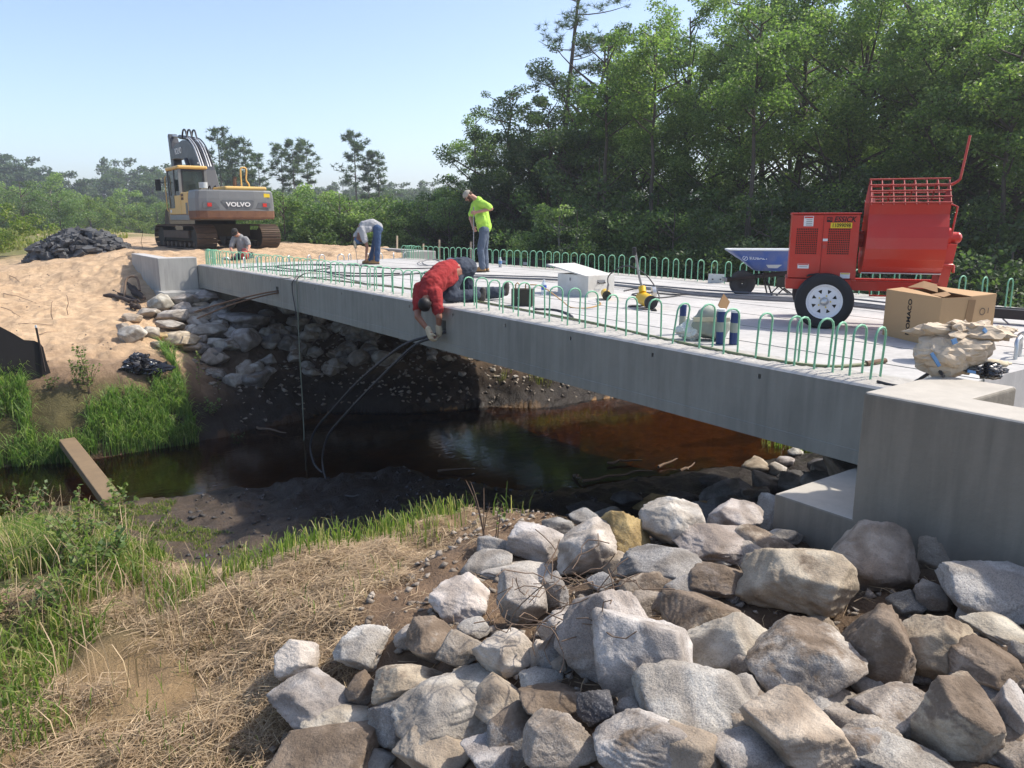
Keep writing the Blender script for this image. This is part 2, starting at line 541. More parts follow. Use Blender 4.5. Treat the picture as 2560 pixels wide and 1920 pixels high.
# excavator
M['ex_yellow'] = simple('faded_yellow_paint', (0.70, 0.45, 0.14), 0.5, var=0.1, scale=5, dirt=0.35, dirt_col=(0.35, 0.22, 0.09))
M['ex_grey'] = simple('machine_grey_paint', (0.17, 0.18, 0.185), 0.5, var=0.1, scale=4, dirt=0.2, dirt_col=(0.26, 0.24, 0.2))
M['ex_dark'] = simple('dark_boom_paint', (0.034, 0.037, 0.044), 0.45, var=0.2, scale=4, dirt=0.15, dirt_col=(0.09, 0.09, 0.09))
M['ex_rust'] = simple('rusted_lower_edge', (0.15, 0.075, 0.045), 0.85, var=0.3, scale=7, bump=0.3, dirt=0.3, dirt_col=(0.32, 0.17, 0.08))
M['track'] = simple('track_steel', (0.105, 0.075, 0.055), 0.75, 0.2, var=0.35, scale=8, dirt=0.4, dirt_col=(0.2, 0.14, 0.09))
M['mud_steel'] = simple('muddy_steel', (0.055, 0.05, 0.038), 0.9, var=0.4, scale=9, bump=0.4)
M['lens_red'] = simple('red_lens', (0.55, 0.03, 0.02), 0.25, var=0.05)
M['pipe_steel'] = simple('bright_pipe', (0.55, 0.55, 0.54), 0.4, 0.6, var=0.15)
def _glass():
    t = NT('tinted_glass')
    p = t.pbr((0.05, 0.07, 0.07), 0.06, 0, 0.6)
    tr = t.n("ShaderNodeBsdfTransparent"); tr.inputs[0].default_value = (0.55, 0.62, 0.6, 1)
    mx = t.n("ShaderNodeMixShader"); mx.inputs[0].default_value = 0.6
    t.l(p.outputs[0], mx.inputs[1]); t.l(tr.outputs[0], mx.inputs[2]); return t.done(mx)
M['glass'] = _glass()
def _clear():
    t = NT('clear_plastic')
    p = t.pbr((0.75, 0.82, 0.86), 0.1, 0, 0.6)
    tr = t.n("ShaderNodeBsdfTransparent"); tr.inputs[0].default_value = (0.9, 0.95, 0.97, 1)
    mx = t.n("ShaderNodeMixShader"); mx.inputs[0].default_value = 0.55
    t.l(p.outputs[0], mx.inputs[1]); t.l(tr.outputs[0], mx.inputs[2]); return t.done(mx)
M['clear'] = _clear()

# foliage
M['leaf_mid'] = leafmat('maple_leaf', [(0, (0.061, 0.108, 0.032)), (0.5, (0.128, 0.197, 0.058)), (0.85, (0.222, 0.293, 0.089)), (1, (0.333, 0.382, 0.131))])
M['leaf_dark'] = leafmat('oak_leaf', [(0, (0.040, 0.069, 0.031)), (0.6, (0.080, 0.123, 0.050)), (1, (0.153, 0.195, 0.081))], 0.38)
M['leaf_light'] = leafmat('pale_leaf', [(0, (0.094, 0.146, 0.054)), (0.5, (0.183, 0.254, 0.089)), (1, (0.333, 0.394, 0.168))], 0.45)
M['needle'] = leafmat('pine_needle', [(0, (0.038, 0.069, 0.037)), (0.6, (0.070, 0.112, 0.051)), (1, (0.140, 0.185, 0.077))], 0.3)
M['leaf_weed'] = leafmat('weed_leaf', [(0, (0.07, 0.12, 0.025)), (0.5, (0.13, 0.185, 0.045)), (1, (0.24, 0.26, 0.09))], 0.42)
M['leaf_shrub'] = leafmat('shrub_leaf', [(0, (0.057, 0.101, 0.034)), (0.5, (0.110, 0.175, 0.058)), (0.9, (0.185, 0.244, 0.089)), (1, (0.264, 0.286, 0.126))], 0.4)
M['grass'] = leafmat('grass_blade', [(0, (0.06, 0.11, 0.018)), (0.45, (0.13, 0.195, 0.035)), (0.68, (0.20, 0.245, 0.06)), (0.84, (0.34, 0.30, 0.13)), (1, (0.50, 0.40, 0.22))], 0.42)
M['grass_dark'] = leafmat('reed_blade', [(0, (0.062, 0.128, 0.026)), (0.55, (0.131, 0.223, 0.048)), (0.85, (0.250, 0.311, 0.096)), (1, (0.500, 0.446, 0.204))], 0.4)
M['straw'] = leafmat('straw', [(0, (0.17, 0.115, 0.07)), (0.45, (0.33, 0.235, 0.145)), (0.85, (0.50, 0.375, 0.235)), (0.95, (0.60, 0.47, 0.31)), (1, (0.28, 0.27, 0.11))], 0.15)
M['field_grass'] = leafmat('field_grass', [(0, (0.10, 0.13, 0.025)), (0.5, (0.17, 0.19, 0.04)), (1, (0.27, 0.24, 0.09))], 0.4)

# ground: colour comes from soil and under-bridge shade painted per vertex, grain and clods from noise
def _ground():
    t = NT('soil')
    at = t.n("ShaderNodeAttribute"); at.attribute_name = "soil"
    pos = t.n("ShaderNodeNewGeometry").outputs['Position']
    n1 = t.noise(pos, 3.5, 8, 0.62)
    n2 = t.noise(pos, 42, 5, 0.7)
    n3 = t.noise(pos, 0.7, 4, 0.5)
    c = t.mix(t.ramp(n1, [(0.35, 0), (0.7, 1)]), t.mix(1.0, at.outputs[0], (0.74, 0.70, 0.66), 'MULTIPLY'), t.mix(1.0, at.outputs[0], (1.15, 1.12, 1.08), 'MULTIPLY'))
    c = t.mix(t.ramp(n2, [(0.55, 0), (0.72, 0.55)]), c, t.mix(1.0, c, (0.45, 0.42, 0.4), 'MULTIPLY'))
    c = t.mix(t.ramp(n3, [(0.45, 0), (0.75, 0.35)]), c, t.mix(1.0, c, (0.72, 0.66, 0.6), 'MULTIPLY'))
    h = t.math('ADD', t.math('MULTIPLY', n1, 1.0), t.math('MULTIPLY', n2, 0.35))
    nm = t.bump(h, 1.0, 0.08)
    wet = t.ramp(at.outputs['Alpha'], [(0, 0.95), (1, 0.35)])
    p = t.pbr(c, wet, 0, 0.3, nm)
    return t.done(p)
M['ground'] = _ground()

def _water():
    t = NT('tea_brown_water')
    pos = t.n("ShaderNodeNewGeometry").outputs['Position']
    w1 = t.noise(t.mapping(pos, (1.0, 2.2, 1)), 5.0, 3, 0.5)
    w2 = t.noise(pos, 22, 2, 0.5)
    nm = t.bump(t.math('ADD', w1, t.math('MULTIPLY', w2, 0.18)), 0.14, 0.02)
    fr = t.n("ShaderNodeFresnel"); fr.inputs['IOR'].default_value = 1.55
    t.l(nm, fr.inputs['Normal'])
    gl = t.n("ShaderNodeBsdfGlossy"); gl.inputs['Roughness'].default_value = 0.02
    t.l(nm, gl.inputs['Normal'])
    tr = t.n("ShaderNodeBsdfTransparent"); tr.inputs[0].default_value = (0.64, 0.44, 0.21, 1)
    mx = t.n("ShaderNodeMixShader")
    t.l(fr.outputs[0], mx.inputs[0]); t.l(tr.outputs[0], mx.inputs[1]); t.l(gl.outputs[0], mx.inputs[2])
    return t.done(mx)
M['water'] = _water()

def _rock():
    t = NT('quarry_stone')
    oi = t.n("ShaderNodeObjectInfo")
    geo = t.n("ShaderNodeNewGeometry")
    pos = geo.outputs['Position']
    big = t.noise(pos, 5.5, 6, 0.62, 0.6)
    med = t.noise(pos, 24, 5, 0.65)
    spk = t.noise(pos, 150, 2, 0.5)
    c = t.mix(t.ramp(big, [(0.3, 0), (0.7, 1)]), t.mix(1.0, oi.outputs['Color'], (0.70, 0.68, 0.66), 'MULTIPLY'), t.mix(1.0, oi.outputs['Color'], (1.18, 1.16, 1.12), 'MULTIPLY'))
    c = t.mix(t.ramp(med, [(0.5, 0), (0.78, 0.5)]), c, t.mix(1.0, c, (0.55, 0.53, 0.52), 'MULTIPLY'))
    # granite speckle, as strong as the object's alpha
    dk = t.math('MULTIPLY', t.ramp(spk, [(0.50, 0), (0.60, 1)]), oi.outputs['Alpha'])
    lt = t.math('MULTIPLY', t.ramp(t.noise(pos, 118, 2, 0.5), [(0.56, 0), (0.66, 1)]), oi.outputs['Alpha'])
    c = t.mix(t.math('MULTIPLY', dk, 0.62), c, (0.05, 0.052, 0.06))
    c = t.mix(t.math('MULTIPLY', lt, 0.55), c, (0.62, 0.60, 0.57))
    # soil lying on the upper faces
    at = t.n("ShaderNodeAttribute"); at.attribute_type = 'OBJECT'; at.attribute_name = 'soil_cover'
    sx = t.n("ShaderNodeSeparateXYZ"); t.l(geo.outputs['Normal'], sx.inputs[0])
    up = t.ramp(sx.outputs[2], [(0.05, 0), (0.75, 1)])
    dn = t.noise(pos, 4.2, 7, 0.7)
    th = t.math('SUBTRACT', t.math('ADD', dn, t.math('MULTIPLY', up, 0.20)), t.math('SUBTRACT', 0.98, at.outputs['Fac']))
    df = t.math('MULTIPLY', th, 9.0, True)
    c = t.mix(df, c, t.mix(t.noise(pos, 60, 4, 0.7), (0.11, 0.08, 0.056), (0.30, 0.235, 0.175)))
    h = t.math('ADD', t.math('ADD', t.math('MULTIPLY', big, 0.8), t.math('MULTIPLY', med, 0.5)), t.math('MULTIPLY', t.noise(pos, 80, 4, 0.7), 0.25))
    rd = t.n('ShaderNodeTexNoise'); rd.noise_type = 'RIDGED_MULTIFRACTAL'; rd.inputs['Scale'].default_value = 4.5; rd.inputs['Detail'].default_value = 6; rd.inputs['Roughness'].default_value = 0.5; t.l(pos, rd.inputs['Vector'])
    h = t.math('ADD', h, t.math('MULTIPLY', rd.outputs['Fac'], 0.45))
    crack = t.ramp(rd.outputs['Fac'], [(0.0, 1), (0.10, 0)])
    c = t.mix(t.math('MULTIPLY', crack, 0.55), c, t.mix(1.0, c, (0.45, 0.40, 0.35), 'MULTIPLY'))
    nm = t.bump(h, 0.8, 0.03)
    return t.done(t.pbr(c, 0.88, 0, 0.25, nm))
M['rock'] = _rock()
# ------------------------------------------------------------------ ground and water
WZ = -3.15
def far_line(x):
    return np.interp(x, [-60, -12, -8, -5, -4, -2, -0.5, 1.2, 2.7, 4.4, 5.6, 7.5, 12, 20, 60], [20, 14.5, 13.6, 13.0, 12.7, 12.65, 13.0, 13.5, 12.5, 11.85, 11.0, 10.8, 9.8, 9.0, 8.0])
def near_line(x):
    return np.interp(x, [-60, -12, -8, -4.5, -3.5, -2.8, -2, -0.9, 0.4, 0.9, 2.1, 4.1, 6.2, 12, 20, 60], [15, 10.6, 10.0, 9.8, 9.85, 9.5, 9.5, 9.15, 8.8, 7.8, 6.4, 5.9, 5.3, 4.2, 3.4, 2.0])

def H(x, y, detail=True):
    x = np.asarray(x, float); y = np.asarray(y, float)
    Lf = far_line(x) + 0.12 * vnoise(x*1.7, y*0 + 3.3, seed=5)
    Ln = near_line(x) + 0.15 * vnoise(x*1.9, y*0 + 9.3, seed=6)
    u = y - Lf; v = Ln - y
    # ---- far side
    plain = np.interp(y, [14.6, 17.5, 22, 27, 40, 70, 115, 300, 1500], [-1.62, -1.08, -0.72, -0.48, -0.30, -0.02, 0.38, 0.6, 2.0])
    bank = np.interp(u, [-1.6, -0.5, 0, 0.3, 0.9, 1.5, 2.6, 4], [-3.6, -3.32, -3.15, -2.75, -2.1, -1.6, -1.1, 0.3])
    left = np.minimum(plain, bank)
    under = np.where(y < 18.4, -3.15 + (18.4 - Lf > 0) * np.clip(u, -0.6, None) * 0 + np.interp(u / np.maximum(18.4 - Lf, 0.5), [-0.3, -0.1, 0, 0.12, 1.0], [-0.45, -0.17, 0, 0.42, 2.15]), -1.0)
    flood = np.interp(u, [-1.6, -0.5, 0, 0.5, 1.5, 4, 10], [-3.6, -3.32, -3.15, -2.65, -2.3, -1.7, -1.35])
    w1 = sstep(-2.4, -0.7, x)
    w2 = sstep(6.6, 9.5, x)
    far = left * (1 - w1) + under * w1
    far = far * (1 - w2) + flood * w2
    # embankment behind the far abutment
    road = np.interp(y, [19.0, 20.5, 22.5, 60, 200], [-0.08, 0.05, 0.17, 0.12, 0.0])
    side = np.interp(y, [17.8, 19.0, 21.6, 23.2, 24.5], [-1.15, -0.95, -0.40, -0.02, 0.12])
    emb = np.where(x > -0.85, road, side - 0.20 * np.clip(-1.0 - x, 0, None))
    emb = np.where(x > 7.4, road - 0.45 * (x - 7.4), emb)
    emb = np.where((y > 24.5) & (x < -0.85), road - 0.16 * (-0.85 - x), emb)
    far = np.where(y > 19.15, np.maximum(far, emb), np.where((y > 17.8) & (x < -0.85), np.maximum(far, emb - 0.02), far))
    # ---- near side
    base = np.interp(y, [-200, -30, -8, -4, -3, -1.5, 0, 1.0, 2.3, 3.0, 4.2, 5.4], [0.3, 0.1, 0.0, -0.36, -0.48, -0.74, -0.97, -1.10, -1.36, -1.68, -2.35, -2.82])
    mud = np.interp(v, [-1.2, -0.4, 0, 0.5, 2.0, 4.5], [-3.55, -3.30, -3.17, -3.08, -3.02, -2.93])
    nmid = np.where(y > 5.4, mud, np.minimum(base, 5)) 
    nmid = np.where((y > 3.0), np.maximum(np.where(y < 5.4, base, mud), np.minimum(mud, -2.82)), nmid)
    nleft = np.minimum(np.interp(y, [-200, -30, -8, -4, -3, -1.5, 0, 1.0, 2.3, 4, 6, 8, 9], [0.3, 0.1, 0.0, -0.36, -0.48, -0.72, -0.92, -1.03, -1.25, -1.62, -2.1, -2.6, -2.8]), np.interp(v, [-1.2, -0.4, 0, 0.4, 1.2, 2.5], [-3.55, -3.28, -3.15, -2.9, -2.6, -1.5]))
    nund = np.where(v > 0, np.minimum(np.interp(y, [-1, 0, 1.0, 2.0, 3.0, 3.9, 4.6], [-1.0, -1.05, -1.45, -2.0, -2.6, -2.98, -3.05]), np.interp(v, [0, 0.5, 2.0, 8], [-3.17, -3.05, -2.3, -0.5])), np.interp(v, [-1.2, -0.4, 0], [-3.55, -3.28, -3.15]))
    nund = np.where(y < -0.45, -0.8, nund)
    wl_ = sstep(-4.5, -3.4, x); wu = sstep(-1.6, -0.4, x)
    near = nleft * (1 - wl_) + nmid * wl_
    near = near * (1 - wu) + nund * wu
    fl2 = np.interp(v, [-1.2, -0.4, 0, 0.8, 3, 8], [-3.55, -3.28, -3.15, -2.7, -2.0, -1.3])
    near = near * (1 - w2) + fl2 * w2
    mid = 0.5 * (Lf + Ln)
    z = np.where(y > mid, far, near)
    # channel bed: shallow sand bar on the far side of the bridge, deeper pool on the near side
    inside = (u < 0) & (v < 0)
    t = np.clip((y - Ln) / np.maximum(Lf - Ln, 0.5), 0, 1)
    bed = WZ - (0.10 + 0.45 * sstep(1.5, -1.5, x)) * np.sin(np.pi * t) ** 0.7
    z = np.where(inside, np.minimum(bed, WZ - 0.01), z)
    if detail:
        d = np.hypot(x + 5.3, y + 2.96)
        amp = np.where(inside, 0.02, 0.055)
        z = z + amp * fbm(x*1.9, y*1.9, octv=5, seed=3)
        lumps = (0.5 + 0.5*fbm(x*5.5, y*5.5, octv=3, seed=21))
        rough = np.where((y < 4) & (x > -5.0), 1.0, np.where((x > -1.5) & (x < 9) & (y > 8) & (y < 17), 2.2, 0.35))
        z = z + np.where(inside, 0, 0.032 + 0.035*(y > 13)) * sstep(32, 14, d) * np.abs(fbm(x*3.1 + 7, y*3.1, octv=3, seed=55))
        z = z + np.where(inside, 0, 0.05) * rough * np.clip(lumps, 0, 1.5) * sstep(60, 20, d)
    return z

def ground_z(x, y):
    return float(H(np.array([x]), np.array([y]))[0])

def hit_ground(px, py, lift=0.0):
    """point where the line of sight through a picture point meets the ground raised by lift"""
    d = pix_ray(px, py); d = d / math.hypot(d.x, d.y)
    ts = np.arange(0.8, 140, 0.03) if d.z < -0.06 else np.arange(2, 900, 0.25)
    X = CAM.x + d.x*ts; Y = CAM.y + d.y*ts; Z = CAM.z + d.z*ts
    below = Z < H(X, Y) + lift
    i = int(np.argmax(below)) if below.any() else len(ts) - 1
    return Vector((X[i], Y[i], Z[i]))

def axis(lo, hi, step, far, growth=1.16):
    a = list(np.arange(lo, hi + 1e-6, step)); s = step; x = hi
    up = []
    while x < far: s = min(s * growth, 60); x += s; up.append(x)
    dn = []; s = step; x = lo
    while x > -far: s = min(s * growth, 60); x -= s; dn.append(x)
    return np.array(dn[::-1] + a + up)

gx = axis(-7.2, 8.5, 0.055, 1500)
gy = axis(-3.2, 24.0, 0.065, 1500)
GX, GY = np.meshgrid(gx, gy)
GZ = H(GX, GY)
# footprints and wheel ruts pressed into the sand
rfp = random.Random(14)
for k_ in range(110):
    fx_, fy_ = rfp.uniform(-5.6, -1.3), rfp.uniform(14.6, 23.5); fa_ = rfp.gauss(0.9, 0.5)
    i0, i1 = np.searchsorted(gy, [fy_ - 0.5, fy_ + 0.5]); j0, j1 = np.searchsorted(gx, [fx_ - 0.5, fx_ + 0.5])
    ux = (GX[i0:i1, j0:j1] - fx_)*math.cos(fa_) + (GY[i0:i1, j0:j1] - fy_)*math.sin(fa_); uy = -(GX[i0:i1, j0:j1] - fx_)*math.sin(fa_) + (GY[i0:i1, j0:j1] - fy_)*math.cos(fa_)
    r2 = (ux/0.15)**2 + (uy/0.075)**2
    GZ[i0:i1, j0:j1] += -0.045*np.exp(-r2) + 0.020*np.exp(-(np.sqrt(r2) - 1.9)**2*2.5)
for x_ in (1.55, 1.85, 4.1, 4.4):
    GZ -= 0.05*np.exp(-((GX - x_ - 0.06*np.sin(GY*1.3))/0.10)**2)*sstep(19.6, 20.5, GY)*sstep(30, 26, GY)
nx, ny = len(gx), len(gy)
idx = np.arange(nx * ny).reshape(ny, nx)
gf = np.stack([idx[:-1, :-1], idx[:-1, 1:], idx[1:, 1:], idx[1:, :-1]], -1).reshape(-1, 4)
gme = np_mesh('ground', np.stack([GX.ravel(), GY.ravel(), GZ.ravel()], 1), gf, smooth=True)
# soil colours
SAND = np.array((0.56, 0.41, 0.265)); DSAND = np.array((0.27, 0.19, 0.125)); MUD = np.array((0.030, 0.023, 0.018))
SOIL = np.array((0.21, 0.145, 0.095)); STRAW = np.array((0.36, 0.255, 0.14)); TURF = np.array((0.085, 0.085, 0.03))
FIELD = np.array((0.20, 0.20, 0.07)); BED = np.array((0.52, 0.30, 0.12)); LITTER = np.array((0.07, 0.05, 0.03)); WETSAND = np.array((0.105, 0.08, 0.058))
X, Y, Z = GX.ravel(), GY.ravel(), GZ.ravel()
nz = fbm(X*0.9, Y*0.9, octv=4, seed=40)
col = np.tile(SAND, (len(X), 1))
def lay(c, w):
    global col
    w = np.clip(w, 0, 1)[:, None]
    col = col * (1 - w) + c * w
Lf, Ln = far_line(X), near_line(X)
lay(DSAND, 0.8 * sstep(0.0, 1.0, nz + 0.25) * sstep(16.5, 14.0, Y))                    # damp sand low on the far bank
lay(FIELD, sstep(29, 36, Y + 2*nz) * sstep(1.0, -2.5, X) + sstep(44, 60, Y))          # field beyond the sand
lay(SAND, 0.55 * (Y > 30) * sstep(0.35, 0.7, fbm(X*0.12, Y*0.3, seed=77)) * sstep(90, 60, Y))
lay(LITTER, sstep(7.6, 9.5, X + 0.5*nz))                                              # woodland floor
lay(SOIL, sstep(15.2, 13.6, Y + 0.5*nz))
lay(DSAND * 0.42, sstep(-1.6, -0.6, X) * (Y > 9) * (Y < 18.6)); lay(DSAND, sstep(5.0, 6.5, X) * sstep(9.5, 8.0, X) * (Y > 9) * (Y < 18.6) * 0.8)  # soil under the deck darkened to carry the bridge's shade
near = Y < (Lf + Ln) / 2
lay(MUD, sstep(-2.2, -2.7, Z + 0.15*nz) * (Z > WZ - 0.2))
lay(WETSAND, near * sstep(-2.5, -2.8, Z) * sstep(-1.9, -2.9, X + 0.8*nz))
lay(SOIL, near * sstep(3.3, 2.6, Y)); lay(SOIL * 0.6, near * sstep(3.3, 2.6, Y) * sstep(3.0, 2.2, Y - 0.795*X))
lay(STRAW * 0.8, near * sstep(3.4, 2.6, Y) * sstep(3.5, 4.1, Y - 0.795*X + 0.3*nz))
lay(TURF, near * sstep(-3.9, -4.7, X + 0.3*nz) * sstep(1.6, 2.8, Y))
lay(TURF, (Y > Lf) * sstep(-2.2, -3.0, X + 0.4*nz) * sstep(-1.75, -2.1, Z) * 0.8)
inside = (Y < Lf) & (Y > Ln)
lay(BED, inside * (Z < WZ - 0.02) * sstep(0.2, 2.0, X + 0.6*nz) * 1.0); lay(BED*0.35, inside * sstep(0.15, 0.6, fbm(X*0.8, Y*1.6, seed=90)) * 0.7)
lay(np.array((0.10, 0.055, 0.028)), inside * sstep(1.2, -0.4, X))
wet = np.clip(sstep(-2.7, -3.0, Z) + 0.0, 0, 1)
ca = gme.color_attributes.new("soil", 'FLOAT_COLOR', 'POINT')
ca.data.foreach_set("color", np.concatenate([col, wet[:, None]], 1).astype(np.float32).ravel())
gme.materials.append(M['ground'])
ground = link_mesh('ground', gme)
tag(ground, 'sandy creek banks, muddy edges and grassy field beyond', None, None, 'structure')

wx = np.concatenate([np.linspace(-60, -12, 12), np.linspace(-11, 14, 26), np.linspace(16, 60, 12)])
wv = []; wf = []
for i, x in enumerate(wx):
    wv += [(x, float(near_line(x)) - 0.9, WZ), (x, float(far_line(x)) + 0.9, WZ)]
    if i: wf.append((2*i-2, 2*i, 2*i+1, 2*i-1))
wme = bpy.data.meshes.new('water'); wme.from_pydata(wv, [], wf); wme.update()
water = link_mesh('water', wme, M['water'])
tag(water, 'dark tea-coloured creek water under the bridge', None, None, 'structure')
# ------------------------------------------------------------------ bridge
L0, L1, BW, NU, BD = -0.40, 19.05, 0.914, 7, 0.61
def camber(y):
    t = min(max((y - 0.0) / 19.0, 0), 1)
    return 0.045 * math.sin(math.pi * t)
bridge = empty('slab_bridge', (0, 0, 0))
tag(bridge, 'new concrete slab bridge with green rebar hoops along both edges over the creek', 'bridge')

def slab(i):
    x0, x1 = i * BW + (0.0 if i == 0 else 0.013), (i + 1) * BW - (0.013 if i < NU - 1 else 0.0)
    pockets = [(6.0, 6.12, -0.335, -0.195), (12.67, 12.83, -0.345, -0.20)] if i == 0 else []
    holes = [(0.93 + 1.22*k - 0.013, 0.93 + 1.22*k + 0.013, -0.115, -0.075) for k in range(15)] if i == 0 else []
    ys = sorted(set([round(L0 + (L1 - L0) * k / 28, 4) for k in range(29)] + [p for q in pockets + holes for p in q[:2]]))
    zs = sorted(set([-BD, -0.505, -0.5, 0.0 - 0.018] + [p for q in pockets + holes for p in q[2:]]))
    b = MB(); V = {}
    def vert(key, co):
        if key not in V: V[key] = len(b.v); b.v.append(co)
        return V[key]
    def face(f): b.f.append(tuple(f)); b.sm.append(False)
    def fx(z): return x0 - (0.006 if z < -0.502 else 0.0)
    rec = [q for q in pockets + holes]
    for a in range(len(ys) - 1):
        ya, yb = ys[a], ys[a+1]
        ca_, cb_ = camber(ya), camber(yb)
        for c in range(len(zs) - 1):
            za, zb = zs[c], zs[c+1]
            r = [q for q in rec if q[0] - 1e-6 <= ya and yb <= q[1] + 1e-6 and q[2] - 1e-6 <= za and zb <= q[3] + 1e-6]
            xa, xb = fx(za), fx(zb)
            if r:
                dp = 0.22 if r[0] in pockets else 0.05
                X1 = x0 + dp
                q = r[0]
                p = lambda x, y, z: vert((round(x, 4), round(y, 4), round(z, 4)), (x, y, z + camber(y)))
                face([p(X1, ya, za), p(X1, ya, zb), p(X1, yb, zb), p(X1, yb, za)])
                if abs(ya - q[0]) < 1e-5: face([p(xa, ya, za), p(xb, ya, zb), p(X1, ya, zb), p(X1, ya, za)])
                if abs(yb - q[1]) < 1e-5: face([p(xa, yb, za), p(X1, yb, za), p(X1, yb, zb), p(xb, yb, zb)])
                if abs(za - q[2]) < 1e-5: face([p(xa, ya, za), p(X1, ya, za), p(X1, yb, za), p(xa, yb, za)])
                if abs(zb - q[3]) < 1e-5: face([p(xb, ya, zb), p(xb, yb, zb), p(X1, yb, zb), p(X1, ya, zb)])
            else:
                p = lambda x, y, z: vert((round(x, 4), round(y, 4), round(z, 4)), (x, y, z + camber(y)))
                face([p(xa, yb, za), p(xa, ya, za), p(xb, ya, zb), p(xb, yb, zb)])
        p = lambda x, y, z: vert((round(x, 4), round(y, 4), round(z, 4)), (x, y, z + camber(y)))
        ch = 0.018 if i == 0 else 0.006
        zt = zs[-1]
        face([p(fx(zt), yb, zt), p(fx(zt), ya, zt), p(x0 + ch, ya, 0.0), p(x0 + ch, yb, 0.0)])
        face([p(x0 + ch, ya, 0.0), p(x1, ya, 0.0), p(x1, yb, 0.0), p(x0 + ch, yb, 0.0)])
        face([p(x1, ya, 0.0), p(x1, ya, -BD), p(x1, yb, -BD), p(x1, yb, 0.0)])
        face([p(fx(-BD), ya, -BD), p(fx(-BD), yb, -BD), p(x1, yb, -BD), p(x1, ya, -BD)])
    p = lambda x, y, z: vert((round(x, 4), round(y, 4), round(z, 4)), (x, y, z + camber(y)))
    ch = 0.018 if i == 0 else 0.006
    for y, flip in ((ys[0], False), (ys[-1], True)):
        loop = [p(fx(z), y, z) for z in zs] + [p(x0 + ch, y, 0.0), p(x1, y, 0.0), p(x1, y, -BD)]
        face(loop if flip else loop[::-1])
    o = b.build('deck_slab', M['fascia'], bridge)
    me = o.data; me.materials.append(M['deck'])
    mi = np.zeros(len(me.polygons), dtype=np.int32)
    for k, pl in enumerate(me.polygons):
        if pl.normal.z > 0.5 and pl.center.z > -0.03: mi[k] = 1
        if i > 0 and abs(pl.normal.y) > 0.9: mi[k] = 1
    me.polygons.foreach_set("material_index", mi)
    return o
slabs = [slab(i) for i in range(NU)]
slabs[0]["label"] = "outer slab with formed holes and square pockets in its face"
# grout in the joints
for i in range(1, NU):
    g = MB(); n = 12
    for k in range(n):
        ya, yb = L0 + (L1-L0)*k/n, L0 + (L1-L0)*(k+1)/n
        x0, x1 = i*BW - 0.0135, i*BW + 0.0135
        vs = [(x0, ya, camber(ya) - 0.02), (x1, ya, camber(ya) - 0.02), (x1, yb, camber(yb) - 0.02), (x0, yb, camber(yb) - 0.02)]
        g.add(vs, [(0, 1, 2, 3)])
    g.build('joint_strip', M['grout'], bridge)
# raked strips along both edges (rough concrete for the future parapet)
for nm, xa, xb, sd in (('raked_strip', 0.03, 0.46, 1), ('raked_strip', NU*BW - 0.48, NU*BW - 0.03, 2)):
    ys_ = np.linspace(L0 + 0.02, L1 - 0.02, 900); xs_ = np.linspace(xa, xb, 26)
    XX, YY = np.meshgrid(xs_, ys_)
    edge = sstep(xa, xa + 0.03, XX) * (1 - sstep(xb - 0.06 + 0.03*vnoise(YY*3, YY*0, seed=8), xb, XX))
    ZZ = np.array([camber(y) for y in ys_])[:, None] + 0.0015 + edge * (0.004 + 0.008 * np.clip(fbm(XX*34, YY*20, octv=3, seed=sd) + 0.35, 0, 1.4))
    id_ = np.arange(XX.size).reshape(XX.shape)
    fs_ = np.stack([id_[:-1, :-1], id_[:-1, 1:], id_[1:, 1:], id_[1:, :-1]], -1).reshape(-1, 4)
    me = np_mesh(nm, np.stack([XX.ravel(), YY.ravel(), ZZ.ravel()], 1), fs_)
    link_mesh(nm, me, M['rough_top'], bridge)

# green hoops: inverted U across the edge
def hoop_mesh(wob, seed, w=0.17, h=0.405):
    rnd = random.Random(seed)
    lean = rnd.uniform(-wob, wob); s2 = rnd.uniform(-wob, wob) * 0.6; dh = rnd.uniform(-0.012, 0.012)
    r = 0.065; pts = [(0, 0, -0.03)]
    hh = h + dh
    pts += [(0, 0, 0.1), (0, 0, hh - r)]
    for k in range(1, 7):
        a = math.pi * k / 6
        pts.append((w/2 - (w/2 - r) * 0 - r * 0 - math.cos(a) * w/2, 0, hh - r + math.sin(a) * r))
    pts += [(w, 0, 0.1), (w, 0, -0.03)]
    pts = [(x + s2 * (z / h) ** 2, y + lean * max(z, 0) / h, z) for x, y, z in pts]
    return MB().tube(pts, 0.0092, 7).mesh('rebar_hoop')
hm = [hoop_mesh(0.012, s) for s in range(9)] + [hoop_mesh(0.055, 40 + s) for s in range(5)]
for m_ in hm: m_.materials.append(M['green_bar'])
near_ys = [0.08, 0.24, 0.39, 0.55, 0.73, 0.81] + [1.12 + 0.312*k for k in range(16)] + [6.62 + 0.312*k for k in range(36)]
near_ys = [y for y in near_ys if y < 17.85] + [17.95, 18.06, 18.15, 18.26, 18.36, 18.45, 18.55, 18.63, 18.73, 18.82, 18.9]
far_ys = [0.1, 0.25, 0.4, 0.55, 0.7, 0.85] + [1.25 + 0.312*k for k in range(53)] + [17.9, 18.05, 18.2, 18.35, 18.5, 18.65, 18.8]
rr = random.Random(11)
for side, ysx, xb in ((0, near_ys, 0.165), (1, far_ys, NU*BW - 0.165 - 0.2)):
    for k, y in enumerate(ysx):
        m_ = hm[rr.randrange(9)] if rr.random() < 0.86 else hm[9 + rr.randrange(5)]
        o = link_mesh('rebar_hoop', m_, None, bridge)
        o.location = (xb + rr.uniform(-0.02, 0.02), y, camber(y))
        o.rotation_euler = (rr.uniform(-0.02, 0.02), rr.uniform(-0.02, 0.02), rr.uniform(-0.14, 0.14))

